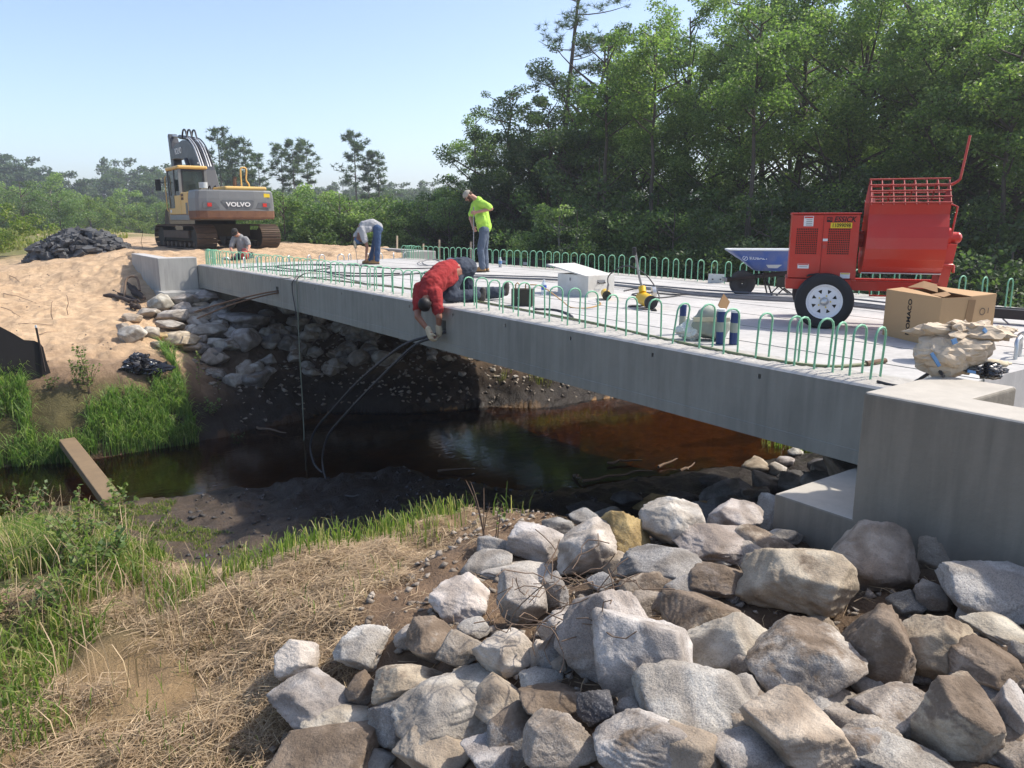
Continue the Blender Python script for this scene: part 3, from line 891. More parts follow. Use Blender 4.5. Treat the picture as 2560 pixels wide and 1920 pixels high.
# lifting loops cast into the slab ends
def loop_mesh(w, h, r, seed):
    rnd = random.Random(seed); pts = [(0, 0, -0.02), (0.0, 0, h*0.55)]
    for k in range(1, 8):
        a = math.pi * k / 8
        pts.append((w/2 - math.cos(a)*w/2, rnd.uniform(-.01, .01), h*0.55 + math.sin(a)*h*0.45))
    pts += [(w, 0, h*0.55), (w, 0, -0.02)]
    return MB().tube(pts, r, 8).mesh('lifting_loop')
lm = [loop_mesh(0.19, 0.19, 0.017, s) for s in range(4)]
for m_ in lm: m_.materials.append(M['galv'])
for i in range(NU):
    for yv in (18.72, 0.12):
        for dx in (0.22, 0.56):
            if yv < 1 and i == 0 and dx < 0.3: continue
            o = link_mesh('lifting_loop', lm[(i*2 + int(dx*4)) % 4], None, bridge)
            o.location = (i*BW + dx, yv - 0.28*(yv < 1), 0.0); o.rotation_euler = (0, 0, 0.5 + 0.7*((i*7 + int(dx*10)) % 5 - 2)*0.4)

# ---- abutments
def lshape(x0, x1, xt, y0, y1, yt, z0, z1):
    pass
near_ab = empty('abutment', (-0.9, -0.5, -0.65))
tag(near_ab, 'grey concrete wing wall and cap at the close end of the bridge, boulders against it', 'abutment')
def loc(o, e): o.location = -e.location; return o
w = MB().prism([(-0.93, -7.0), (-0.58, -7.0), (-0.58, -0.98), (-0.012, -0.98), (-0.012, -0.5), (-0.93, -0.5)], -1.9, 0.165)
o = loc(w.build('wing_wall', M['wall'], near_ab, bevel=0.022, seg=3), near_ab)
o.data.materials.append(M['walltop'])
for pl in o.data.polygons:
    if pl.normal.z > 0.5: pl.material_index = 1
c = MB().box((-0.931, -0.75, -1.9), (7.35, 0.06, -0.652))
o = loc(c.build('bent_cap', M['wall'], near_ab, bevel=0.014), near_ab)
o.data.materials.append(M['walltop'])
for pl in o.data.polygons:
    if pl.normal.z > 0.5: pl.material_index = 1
w = MB().prism([(6.412, -7.0), (7.35, -7.0), (7.35, -0.5), (6.412, -0.5)], -1.9, 0.165)
loc(w.build('wing_wall', M['wall'], near_ab, bevel=0.02), near_ab)
# marks sprayed on the slab ends
mk = text_part('sprayed_letter', 'A', 0.20, M['ink'], bridge, Matrix.Translation((0.62, L0 - 0.002, -0.11)) @ Euler((math.radians(90), 0, 0)).to_matrix().to_4x4(), 0.55, 0.001)
gs = MB(); gs.add([(0.98 + 0.06*math.cos(a)*(1 + .2*math.sin(3*a)), L0 - 0.003, -0.14 + 0.10*math.sin(a)*(1 + .15*math.cos(2*a))) for a in [2*math.pi*k/18 for k in range(18)]], [tuple(range(18))])
gs.build('spray_mark', M['green_bar'], bridge)

far_ab = empty('abutment', (-1.0, 19.06, -0.66))
tag(far_ab, 'pale concrete wing wall and cap at the far end of the bridge beside the sand', 'abutment')
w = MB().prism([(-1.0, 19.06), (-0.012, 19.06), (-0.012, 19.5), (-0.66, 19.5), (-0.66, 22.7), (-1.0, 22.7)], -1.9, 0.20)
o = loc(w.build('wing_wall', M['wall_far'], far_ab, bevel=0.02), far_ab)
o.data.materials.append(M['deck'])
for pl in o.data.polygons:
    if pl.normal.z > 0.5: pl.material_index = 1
c = MB().box((-1.06, 18.42, -1.8), (7.45, 19.42, -0.655))
loc(c.build('bent_cap', M['wall_far'], far_ab, bevel=0.014), far_ab)
w = MB().prism([(6.412, 19.06), (7.4, 19.06), (7.4, 22.5), (7.06, 22.5), (7.06, 19.5), (6.412, 19.5)], -1.9, 0.20)
loc(w.build('wing_wall', M['wall_far'], far_ab, bevel=0.02), far_ab)
bw = MB().box((0.0, 19.06, -0.66), (6.4, 19.3, -0.02))
loc(bw.build('back_wall', M['wall_far'], far_ab), far_ab)
# ------------------------------------------------------------------ boulders
def ico(sub):
    bm = bmesh.new(); bmesh.ops.create_icosphere(bm, subdivisions=sub, radius=1.0)
    v = np.array([p.co[:] for p in bm.verts]); f = np.array([[q.index for q in p.verts] for p in bm.faces]); bm.free()
    return v / np.linalg.norm(v, axis=1)[:, None], f
ICO = {s: ico(s) for s in (2, 3, 4, 5)}

def rock_mesh(name, seed, sub=4, planes=15, sharp=150.0, rough=1.0):
    """angular quarry block: a direction field cut by random planes, edges slightly worn"""
    rng = np.random.default_rng(seed)
    d, f = ICO[sub]
    N = rng.normal(size=(planes, 3)); N /= np.linalg.norm(N, axis=1)[:, None]
    # three roughly square pairs make the block, the others chip its corners
    q = np.linalg.qr(rng.normal(size=(3, 3)))[0]
    N = np.concatenate([q + 0.18*rng.normal(size=(3, 3)), -q + 0.18*rng.normal(size=(3, 3)), N])
    N /= np.linalg.norm(N, axis=1)[:, None]
    off = np.concatenate([rng.uniform(0.66, 0.92, 6), rng.uniform(0.72, 1.0, planes)])
    dots = d @ N.T
    inv = np.clip(dots, 1e-3, None) / off
    r = 1.0 / (np.sum(inv ** sharp, axis=1) ** (1.0 / sharp))
    r = np.minimum(r, 1.35)
    p = d * r[:, None]
    s = seed * 1.37
    n = 0.020 * np.abs(fbm(p[:, 0]*2.6 + s, p[:, 1]*2.6, p[:, 2]*2.6, 3, seed + 5)) + 0.018 * fbm(p[:, 0]*1.7 + s, p[:, 1]*1.7, p[:, 2]*1.7, 3, seed) + 0.020 * fbm(p[:, 0]*4.6 + s, p[:, 1]*4.6, p[:, 2]*4.6, 4, seed + 3, 0.6)
    # stepped fracture faces
    ax = N[0]; st = p @ ax * 4.5 + fbm(p[:, 0]*2 + s, p[:, 1]*2, p[:, 2]*2, 2, seed + 9)
    n = n + 0.015 * np.tanh(6 * (st - np.floor(st) - 0.5))
    p = p * (1 + rough * n)[:, None]
    p -= 0.5 * (p.max(0) + p.min(0))
    p /= (p.max(0) - p.min(0)) / 2
    return np_mesh(name, p, f, smooth=True)

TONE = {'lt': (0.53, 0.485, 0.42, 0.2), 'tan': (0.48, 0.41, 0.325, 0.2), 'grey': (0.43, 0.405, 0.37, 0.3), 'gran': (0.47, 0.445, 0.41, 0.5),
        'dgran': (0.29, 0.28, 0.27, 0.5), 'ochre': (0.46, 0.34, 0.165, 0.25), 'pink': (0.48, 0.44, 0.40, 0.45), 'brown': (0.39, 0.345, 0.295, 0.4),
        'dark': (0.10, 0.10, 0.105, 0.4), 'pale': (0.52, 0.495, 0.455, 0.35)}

def put_rock(px, py, wpx, hpx, tone, seed, label, cat='rock', group=None, sub=4, soil=0.0, sink=0.30, depth=1.0, tilt=0.0, name='boulder', planes=15):
    # centre of the visible face -> a block on the ground of that apparent size
    base = hit_ground(px, min(py + hpx * 0.28, 2050), 0.0)
    s = view_depth(base) / FPX
    w, h = wpx * s, hpx * s
    # the picture looks down on the pile, so the apparent height mixes height and depth
    dep = (0.62 * w + 0.38 * h) * depth
    hz = max(h * 0.98 - 0.22 * dep, 0.42 * h)
    c = base + Vector((0, 0, hz * (0.5 - sink)))
    # slide along the line of sight so the centre projects to (px, py)
    d = pix_ray(px, py); d = d / math.hypot(d.x, d.y)
    t = math.hypot(c.x - CAM.x, c.y - CAM.y)
    c = Vector((CAM.x + d.x*t, CAM.y + d.y*t, max(CAM.z + d.z*t, c.z - 0.1)))
    me = rock_mesh(name, seed, sub, planes)
    me.materials.append(M['rock'])
    o = link_mesh(name, me)
    rnd = random.Random(seed * 3 + 1)
    yaw = -A + rnd.uniform(-0.25, 0.25)
    # turn the block's own shape by baking a random pre-rotation through the seed; then scale to size
    o.matrix_world = Matrix.Translation(c) @ Euler((rnd.uniform(-.10, .10), rnd.uniform(-.14, .14) + tilt, yaw)).to_matrix().to_4x4() @ Matrix.Diagonal((w * 0.53, dep * 0.55, hz * 0.62, 1))
    k = rnd.uniform(0.9, 1.1)
    tcol = TONE[tone]
    o.color = (tcol[0]*k, tcol[1]*k*rnd.uniform(.98, 1.02), tcol[2]*k*rnd.uniform(.96, 1.04), tcol[3])
    o["soil_cover"] = float(soil) + 0.10
    tag(o, label, cat, group)
    return o

NEAR = [
 (747,1653,108,112,'lt',0.05,'pale upright boulder standing alone at the straw edge of the pile'),
 (785,1748,215,150,'grey',0.1,'grey slab boulder lying tilted just below the pale upright one'),
 (854,1791,190,84,'lt',0.0,'long low cream boulder under the tilted grey slab'),
 (836,1878,320,150,'tan',0.42,'soil-covered tan boulder at the bottom left of the pile'),
 (979,1800,122,112,'dgran',0.05,'dark granite boulder left of the long flat cream one'),
 (1135,1777,325,150,'lt',0.12,'longest flat cream boulder low in the middle of the pile'),
 (1090,1874,205,118,'tan',0.1,'tan boulder at the bottom edge under the long flat cream one'),
 (1233,1884,150,100,'gran',0.0,'speckled grey boulder at the bottom edge right of the tan one'),
 (1019,1704,170,108,'tan',0.16,'squared tan block above the dark granite boulder'),
 (912,1626,150,112,'gran',0.0,'speckled granite boulder right of the pale upright one'),
 (1030,1588,92,60,'pink',0.05,None),
 (1082,1604,130,104,'brown',0.40,'brown soil-coated boulder between two granite ones'),
 (1153,1630,112,108,'brown',0.12,'pointed brown boulder left of the pale pyramid'),
 (1260,1630,152,114,'lt',0.0,'pale pyramid-shaped boulder near the middle of the pile'),
 (1354,1639,66,94,'lt',0.0,'small upright cream stone touching the pale pyramid'),
 (1354,1702,112,66,'gran',0.0,'small grey stone below the upright cream one'),
 (1220,1702,188,62,'grey',0.1,'low grey stone below the pale pyramid'),
 (1153,1506,152,108,'lt',0.05,'cream boulder at the top left against the bare soil'),
 (1186,1577,80,64,'grey',0.0,None),
 (1296,1434,182,64,'gran',0.0,'flat grey boulder with a bright upper edge beside the grass'),
 (1313,1508,130,150,'pink',0.12,'tall pinkish boulder half hidden by dry weeds'),
 (1382,1488,84,112,'dgran',0.0,'blocky boulder with one black side among the weeds'),
 (1238,1366,94,66,'gran',0.0,'grey boulder at the grass edge by the dark mud'),
 (1340,1356,132,90,'pale',0.0,'pale-topped grey boulder at the upper left of the pile'),
 (903,1722,78,78,'brown',0.3,None),
 (952,1902,80,50,'grey',0.0,None),
 (1318,1784,60,54,'tan',0.1,None),
 (1472,1379,150,152,'lt',0.0,'tall cream boulder left of the yellow one'),
 (1556,1352,132,168,'ochre',0.06,'yellow ochre boulder behind the tall cream one'),
 (1677,1318,156,140,'pale',0.0,'pale grey boulder right of the yellow one'),
 (1787,1358,204,98,'brown',0.08,'brown-grey boulder with one bright tan end'),
 (1658,1428,216,128,'dgran',0.0,'wide blue-grey granite boulder below the pale grey one'),
 (1803,1450,160,94,'brown',0.3,'rounded brown boulder right of the blue-grey granite'),
 (1396,1318,84,54,'dgran',0.0,None),
 (1465,1295,84,52,'dgran',0.0,None),
 (1520,1291,76,52,'gran',0.0,None),
 (1631,1256,100,40,'ochre',0.0,'low yellow stone at the back edge by the mud'),
 (1749,1281,58,58,'ochre',0.0,None),
 (1830,1238,146,92,'dgran',0.0,'large rounded reddish-grey granite boulder under the bridge end'),
 (1840,1308,146,116,'pink',0.0,'pink-flecked granite boulder left of the concrete ledge'),
 (1571,1246,92,48,'dark',0.0,None),
 (1475,1276,112,44,'dark',0.0,None),
 (1516,1575,230,270,'pink',0.0,'large pinkish granite boulder leaning behind the biggest pale one'),
 (1604,1622,235,275,'pale',0.03,'biggest pale fractured boulder in the centre of the pile'),
 (1499,1458,74,50,'dgran',0.0,'small dark-sided stone beside the dry weeds'),
 (1677,1474,64,44,'tan',0.0,None),
 (1757,1545,190,150,'tan',0.36,'soil-smeared boulder right of the biggest pale one'),
 (1827,1606,218,170,'lt',0.05,'cream triangular boulder with a sharp peak'),
 (1992,1456,292,205,'tan',0.14,'largest flat-topped tan boulder below the concrete ledge'),
 (1959,1344,90,56,'grey',0.0,None),
 (2190,1402,195,212,'tan',0.10,'tan boulder leaning against the foot of the wing wall'),
 (2379,1362,190,215,'tan',0.06,'tall tan boulder standing in the shade of the wing wall'),
 (2466,1478,236,155,'gran',0.0,'light granite boulder at the right edge below the wing wall'),
 (2266,1514,86,76,'dgran',0.0,'small dark grey stone under the leaning tan boulder'),
 (2335,1499,100,80,'brown',0.1,None),
 (2180,1622,212,248,'brown',0.44,'big boulder with its top buried in brown soil'),
 (2342,1615,206,174,'tan',0.16,'fractured tan-brown boulder right of the soil-topped one'),
 (2494,1576,152,74,'lt',0.0,'low cream boulder below the light granite one'),
 (2476,1669,178,136,'tan',0.38,'blocky boulder with soil across its face at the right edge'),
 (2002,1666,265,198,'pink',0.26,'large granite boulder with a band of soil across it'),
 (1741,1762,280,198,'gran',0.08,'ridged light granite boulder below the cream triangular one'),
 (2042,1564,80,80,'tan',0.0,None),
 (2547,1632,50,60,'pink',0.0,None),
 (1919,1280,70,104,'pink',0.0,'pinkish stone jammed against the end of the concrete ledge'),
 (1990,1834,230,180,'tan',0.12,'rounded tan boulder low in the right half'),
 (2237,1783,176,132,'brown',0.20,'wedge of brown rock left of the soil-topped tan block'),
 (2175,1836,130,104,'brown',0.12,'dark brown block in a gap right of the rounded tan boulder'),
 (2392,1812,200,236,'tan',0.34,'big tan boulder with loose soil on its upper slope'),
 (2532,1796,90,165,'grey',0.0,'grey boulder cut by the right edge of the photo'),
 (2252,1896,236,90,'gran',0.08,'light granite boulder cut by the bottom edge'),
 (2118,1882,80,80,'gran',0.0,None),
 (2300,1687,98,70,'dgran',0.0,None),
 (1852,1886,206,120,'gran',0.0,'grey granite wedge at the bottom edge'),
 (1612,1850,255,170,'gran',0.16,'pale grey boulder at the bottom edge with a soil patch'),
 (1393,1850,180,165,'brown',0.12,'blocky brown-grey boulder at the bottom edge'),
 (1491,1781,98,114,'dark',0.0,'nearly black boulder in a deep gap'),
 (1373,1756,150,96,'brown',0.40,'flat soil-covered boulder left of the deep gap'),
 (1578,1772,72,50,'brown',0.05,None),
 (1737,1908,130,50,'brown',0.45,None),
 (1398,1655,44,70,'tan',0.0,None),
 (1412,1579,134,120,'pink',0.05,'pinkish boulder behind the small upright cream stone'),
]
# short handles of the named boulders, used to say where the small stones lie
HANDLES = []
def handle_of(lab):
    for cut in (' standing', ' lying', ' under ', ' below', ' at ', ' above', ' left of', ' right of', ' between', ' near', ' touching', ' against', ' beside', ' with ', ' half', ' among', ' by ', ' behind', ' leaning', ' jammed', ' cut ', ' low ', ' in ', ' and '):
        if cut in lab: lab = lab[:lab.index(cut)]
    return lab
TW = {'lt': 'cream', 'tan': 'tan', 'grey': 'grey', 'gran': 'speckled grey', 'dgran': 'dark grey', 'ochre': 'yellowish', 'pink': 'pinkish', 'brown': 'brown', 'dark': 'black', 'pale': 'pale'}
USED = {}
def where_label(px, py, tone, size='small'):
    best = sorted(HANDLES, key=lambda h: (h[0]-px)**2 + ((h[1]-py)*1.2)**2)
    for hx, hy, nm in best[:3]:
        dx, dy = px - hx, py - hy
        rel = ('right of' if dx > 0 else 'left of') if abs(dx) > abs(dy)*1.1 else ('below' if dy > 0 else 'above')
        lab = f"{size} {TW[tone]} stone wedged {rel} the {nm}"
        if lab not in USED and len(lab.split()) <= 16:
            USED[lab] = 1; return lab
    return None
for r_ in NEAR:
    if r_[6]: HANDLES.append((r_[0], r_[1], handle_of(r_[6])))
for i, (px, py, w_, h_, tone, soil, lab) in enumerate(NEAR):
    big = w_ * h_ > 9000
    if not lab: lab = where_label(px, py, tone) or where_label(px, py, tone, 'smaller')
    put_rock(px, py, w_, h_, tone, 100 + i, lab, group='riprap boulders on the close bank', sub=5 if big else 4, soil=soil)
# rocks behind, filling the gaps lower in the pile
rg = random.Random(5)
fill = [rock_mesh('riprap_stone', 900 + k, 4, 12) for k in range(8)]
for m_ in fill: m_.materials.append(M['rock'])
def fill_rock(x, y, size, tone, label, group, sink=0.25, name='riprap_stone'):
    o = link_mesh(name, fill[rg.randrange(8)])
    z = ground_z(x, y)
    sx, sy, sz = size*rg.uniform(.8, 1.2), size*rg.uniform(.8, 1.2), size*rg.uniform(.55, .8)
    o.matrix_world = Matrix.Translation((x, y, z + sz*(0.5 - sink))) @ Euler((rg.uniform(-.3, .3), rg.uniform(-.3, .3), rg.uniform(0, 6.28))).to_matrix().to_4x4() @ Matrix.Diagonal((sx/2, sy/2, sz/2, 1))
    t_ = TONE[tone]; k = rg.uniform(.85, 1.1); o.color = (t_[0]*k, t_[1]*k, t_[2]*k, t_[3]); o["soil_cover"] = rg.choice([0.1, 0.1, 0.2, 0.35])
    tag(o, label, 'rock', group); return o
for k in range(120):
    px, py = rg.uniform(1180, 2540), rg.uniform(1330, 1900)
    if px < 1180 + max(0, (1500 - py)) * 0.3: continue
    # leave out the spots wholly covered by a named boulder
    if any(abs(px - r_[0]) < r_[2]*0.36 and abs(py - r_[1]) < r_[3]*0.36 for r_ in NEAR): continue
    g = hit_ground(px, py, 0.02)
    if g.x > -1.15 and g.y < 0.1: continue
    tone = rg.choice(['grey', 'brown', 'tan', 'dgran']); lab = where_label(px, py, tone, 'little')
    if lab is None: continue
    fill_rock(g.x, g.y, rg.uniform(0.2, 0.36), tone, lab, 'little stones in the close riprap', 0.42)
# stones on the slope under the close end of the bridge
for k in range(34):
    x = rg.uniform(-0.5, 6.0); y = rg.uniform(0.5, 3.6) + 0.08 * x
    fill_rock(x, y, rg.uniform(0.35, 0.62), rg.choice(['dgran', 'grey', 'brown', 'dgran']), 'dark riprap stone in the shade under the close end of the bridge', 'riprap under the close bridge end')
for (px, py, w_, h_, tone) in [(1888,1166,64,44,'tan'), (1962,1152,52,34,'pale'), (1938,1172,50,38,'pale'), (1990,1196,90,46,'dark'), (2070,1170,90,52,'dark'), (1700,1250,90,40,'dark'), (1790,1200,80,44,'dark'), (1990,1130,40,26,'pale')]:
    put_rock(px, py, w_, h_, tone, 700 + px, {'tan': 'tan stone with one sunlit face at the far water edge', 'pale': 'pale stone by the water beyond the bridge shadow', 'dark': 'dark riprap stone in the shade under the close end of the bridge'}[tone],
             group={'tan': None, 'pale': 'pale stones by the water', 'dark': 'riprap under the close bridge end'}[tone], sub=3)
FAR = [
 (403,756,56,50,'pale','pale triangular boulder at the foot of the far wing wall'), (459,750,80,42,'grey','wide grey boulder against the far concrete ledge'),
 (460,771,56,40,'pale','blue-white boulder in front of the wide grey one at the far ledge'), (372,781,58,32,'lt','bright flat boulder left of the far pile top'),
 (332,794,44,30,'tan','tan block lying on the sand left of the far pile'), (431,790,80,40,'pale','angular pale boulder mid-height in the far pile'),
 (333,836,64,54,'pale','round bluish boulder at the low left of the far pile'), (379,834,44,40,'lt','cream boulder right of the round bluish one'),
 (425,813,68,34,'grey','grey flat boulder in the middle of the far pile'), (444,849,96,52,'tan','long brown-flecked boulder at the front of the far pile'),
 (522,828,80,50,'grey','big grey boulder at the front right of the far pile'), (477,826,30,32,'pale',None), (507,745,50,40,'pale',None), (501,764,44,24,'tan',None),
 (498,790,68,34,'tan','tan boulder under the two rusty rods'), (306,818,26,24,'brown',None), (615,849,70,64,'grey','grey boulder standing alone below the bridge shadow edge'),
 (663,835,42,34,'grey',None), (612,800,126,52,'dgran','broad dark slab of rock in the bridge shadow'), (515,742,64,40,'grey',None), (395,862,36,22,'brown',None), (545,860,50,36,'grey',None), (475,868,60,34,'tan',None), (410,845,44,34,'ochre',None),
 (560,790,60,36,'dgran',None), (560,760,60,34,'grey',None), (690,850,56,36,'dgran',None),
]
for i, (px, py, w_, h_, tone, lab) in enumerate(FAR):
    put_rock(px, py, w_, h_, tone, 400 + i, lab or 'small grey riprap stone in the sunlit part of the far pile', group='riprap boulders on the far bank' if lab else 'small stones in the far riprap', sub=4)
for k in range(150):
    x = rg.uniform(-1.2, 6.8); y = rg.uniform(14.0, 18.2)
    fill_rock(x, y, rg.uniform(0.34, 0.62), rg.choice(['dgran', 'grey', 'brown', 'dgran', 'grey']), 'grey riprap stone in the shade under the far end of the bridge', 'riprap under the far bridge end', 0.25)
for k in range(16):
    x = rg.uniform(1.0, 7.5); y = far_line(x) + rg.uniform(0.6, 2.4)
    fill_rock(x, y, rg.uniform(0.12, 0.26), rg.choice(['tan', 'pale', 'grey']), 'small loose stone on the bare far bank beneath the bridge', 'loose stones on the far bank')
# rubble too small to count
def rubble(name, n, xr, yr, s0, s1, tone, label, seed, cond=None):
    rng = np.random.default_rng(seed); base, f = ICO[2]
    xs = rng.uniform(*xr, n); ys = rng.uniform(*yr, n)
    if cond is not None:
        k = cond(xs, ys); xs, ys = xs[k], ys[k]; n = len(xs)
    zs = H(xs, ys); s = rng.uniform(s0, s1, n) ** 1.0
    d6 = ICO[2][0]
    V = []; F = []
    octv, octf = np.array([(1,0,0),(-1,0,0),(0,1,0),(0,-1,0),(0,0,1),(0,0,-1)], float), np.array([(0,2,4),(2,1,4),(1,3,4),(3,0,4),(2,0,5),(1,2,5),(3,1,5),(0,3,5)])
    P = octv[None] * rng.uniform(0.55, 1.0, (n, 6, 1)) + 0.25 * rng.normal(size=(n, 6, 3))
    P = P * s[:, None, None]; P[:, :, 2] *= 0.7
    P += np.stack([xs, ys, zs + 0.15*s], 1)[:, None, :]
    Fs = octf[None] + (np.arange(n) * 6)[:, None, None]
    me = np_mesh(name, P.reshape(-1, 3), Fs.reshape(-1, 3)); me.materials.append(M['rock'])
    o = link_mesh(name, me); o.color = TONE[tone]; o["soil_cover"] = 0.2
    tag(o, label, None, None, 'stuff'); return o
rubble('gravel', 2200, (-4.4, 0.0), (-2.2, 3.2), 0.012, 0.045, 'brown', 'gravel and soil crumbs between the boulders', 3, lambda x, y: y - 0.795*x < 3.9)
rubble('debris', 420, (-6.5, -0.9), (13.8, 24), 0.008, 0.035, 'dark', 'bits of bark and dark debris scattered over the sand', 8, lambda x, y: fbm(x*0.8, y*0.8, seed=12) > -0.2)
rubble('gravel', 260, (1.5, 8), (10.8, 15), 0.012, 0.035, 'brown', 'gravel strewn on the far bank under the bridge', 4, lambda x, y: y > far_line(x) + 0.15)

rubble('dirt', 1500, (-1.2, 8.5), (10.9, 16.0), 0.02, 0.085, 'brown', 'clods of dark soil and roots on the far bank under the bridge', 6, lambda x, y: (y > far_line(x) + 0.1) & (fbm(x*0.9, y*0.9, seed=33) > -0.25))
rubble('dirt', 900, (-3.4, 3.5), (3.3, 9.2), 0.015, 0.06, 'dark', 'clods of black mud along the close water edge', 7, lambda x, y: (y < near_line(x) - 0.1) & (fbm(x*1.1, y*1.1, seed=36) > 0.0))
# ------------------------------------------------------------------ trees and other plants
def rand_unit(rng, n):
    v = rng.normal(size=(n, 3)); return v / np.linalg.norm(v, axis=1)[:, None]

def leaf_quads(rng, C, size, aspect=0.62, up=0.35, droop=0.0, jitter=0.35):
    n = len(C)
    N = rand_unit(rng, n); N[:, 2] = np.abs(N[:, 2]) + up; N /= np.linalg.norm(N, axis=1)[:, None]
    T = rand_unit(rng, n); T[:, 2] -= droop
    T -= N * np.sum(N*T, 1)[:, None]; T /= np.linalg.norm(T, axis=1)[:, None]
    B = np.cross(N, T)
    s = size * rng.uniform(1 - jitter, 1 + jitter, n)[:, None]
    b = s * aspect
    P = np.stack([C - T*s*0.5, C - T*s*0.05 + B*b*0.5, C + T*s*0.5, C - T*s*0.05 - B*b*0.5], 1)
    return P.reshape(-1, 3), np.arange(n*4).reshape(n, 4)

def clumps_mesh(name, rng, centres, radii, per, size, mat, flat=0.65, aspect=0.62, up=0.35, droop=0.0):
    k = len(centres)
    cnt = np.maximum((per * (radii / radii.mean()) ** 2).astype(int), 8)
    idx = np.repeat(np.arange(k), cnt)
    d = rand_unit(rng, len(idx)); r = rng.uniform(0, 1, len(idx)) ** 0.45
    off = d * (r * radii[idx])[:, None]; off[:, 2] *= flat
    P, F = leaf_quads(rng, centres[idx] + off, size, aspect, up, droop)
    me = np_mesh(name, P, F); me.materials.append(mat); return me

def make_tree(seed, Ht, R, bole, nclump, per, leaf, mat, bark, lean=(0, 0), clump=(0.45, 0.9), top=0.12, thick=0.16, aspect=0.62, droop=0.0, ragged=0.3, inner=0.25):
    """returns (trunk mesh, crown mesh); foot at the origin"""
    rng = np.random.default_rng(seed)
    t = rng.uniform(0, 1, nclump) ** 0.9
    az = rng.uniform(0, 2*np.pi, nclump)
    prof = np.sin(np.pi * np.clip(top + (1 - top) * (1 - t) , 0, 1) * 0.80 + 0.10) ** 0.75
    prof = np.where(t < 0.25, prof * (0.55 + 1.8*t), prof)
    lobe = 1 + ragged * np.sin(az*2 + seed) * np.sin(t*7 + seed*1.7) + ragged * rng.normal(size=nclump) * 0.5
    rad = R * prof * lobe * np.sqrt(rng.uniform(inner, 1, nclump))
    z = Ht * (bole + (1 - bole) * t) - 0.25
    cl = lambda zz: np.stack([lean[0] * (zz/Ht)**1.3, lean[1] * (zz/Ht)**1.3], -1)
    ax = cl(z)
    C = np.stack([ax[:, 0] + rad*np.cos(az), ax[:, 1] + rad*np.sin(az), z], 1)
    rr_ = rng.uniform(clump[0], clump[1], nclump) * np.where(t > 0.85, 0.7, 1)
    crown = clumps_mesh('crown', rng, C, rr_, per, leaf, mat, 0.65, aspect, 0.3, droop)
    b = MB()
    zs = np.linspace(-0.4, Ht*0.93, 12); a2 = cl(np.clip(zs, 0, None))
    wob = rng.normal(size=(12, 2)) * 0.05 * Ht/10
    path = [(a2[i, 0] + wob[i, 0]*(i > 1), a2[i, 1] + wob[i, 1]*(i > 1), zs[i]) for i in range(12)]
    b.tube(path, [thick * (1 - 0.9*i/11) + 0.012 for i in range(12)], 8)
    for i in range(nclump):
        if rng.random() < 0.55:
            zb = max(z[i] - rad[i] * rng.uniform(0.35, 0.9), Ht*bole*0.7)
            p = cl(np.array(zb)); p0 = Vector((p[0], p[1], zb)); p3 = Vector(C[i])
            m1 = p0.lerp(p3, 0.4) + Vector((0, 0, -0.05*rad[i])); m2 = p0.lerp(p3, 0.75) + Vector((0, 0, -0.08*rad[i]))
            pts = bez(p0, m1, m2, p3, 5)
            r0 = min(thick*0.45, 0.018 + 0.014*rad[i])
            b.tube(pts, [r0*(1 - 0.8*k/5) + 0.004 for k in range(6)], 5, caps=False)
    tm = b.mesh('trunk'); tm.materials.append(bark)
    return tm, crown

def make_pine(seed, Ht, R, bare, ntuft, mat, bark, nl=0.34, nw=0.05, thick=0.14, per=12, lean=(0, 0)):
    rng = np.random.default_rng(seed)
    nb = 26
    b = MB(); tufts = []
    path = [(lean[0]*(k/10)**1.5, lean[1]*(k/10)**1.5, Ht*k/10 - 0.3*(k == 0)) for k in range(11)]
    b.tube(path, [thick*(1 - 0.88*k/10) + 0.01 for k in range(11)], 8)
    for i in range(nb):
        t = (i + rng.uniform(0, 1)) / nb
        z = Ht * (bare + (1 - bare) * t); az = rng.uniform(0, 2*np.pi)
        L = R * (0.35 + 0.65*np.sin(np.pi*(0.15 + 0.8*t))) * rng.uniform(0.5, 1.15)
        if rng.random() < 0.12: continue
        p0 = Vector((lean[0]*(z/Ht)**1.5, lean[1]*(z/Ht)**1.5, z))
        p3 = p0 + Vector((math.cos(az)*L, math.sin(az)*L, L*rng.uniform(0.05, 0.5)))
        pts = bez(p0, p0.lerp(p3, .4) - Vector((0, 0, .08*L)), p0.lerp(p3, .75) - Vector((0, 0, .06*L)), p3, 5)
        b.tube(pts, [0.035*(1 - 0.75*k/5) for k in range(6)], 4, caps=False)
        m = max(int(ntuft / nb), 4)
        for k in range(m):
            q = rng.uniform(0.3, 1.0); c = p0.lerp(p3, q)
            tufts.append((c.x + rng.normal()*0.2*L*0.6, c.y + rng.normal()*0.2*L*0.6, c.z + abs(rng.normal())*0.12*L + 0.02))
    T = np.array(tufts); n = len(T)
    C = np.repeat(T, per, 0); D = rand_unit(rng, len(C)); D[:, 2] = D[:, 2]*0.7 + 0.25
    D /= np.linalg.norm(D, axis=1)[:, None]
    S = np.cross(D, rand_unit(rng, len(C))); S /= np.linalg.norm(S, axis=1)[:, None]
    ln = nl * rng.uniform(0.6, 1.2, len(C))[:, None]
    P = np.stack([C + S*nw*0.5, C + D*ln, C - S*nw*0.5], 1).reshape(-1, 3)
    me = np_mesh('crown', P, np.arange(len(P)).reshape(-1, 3)); me.materials.append(mat)
    tm = b.mesh('trunk'); tm.materials.append(bark)
    return tm, me

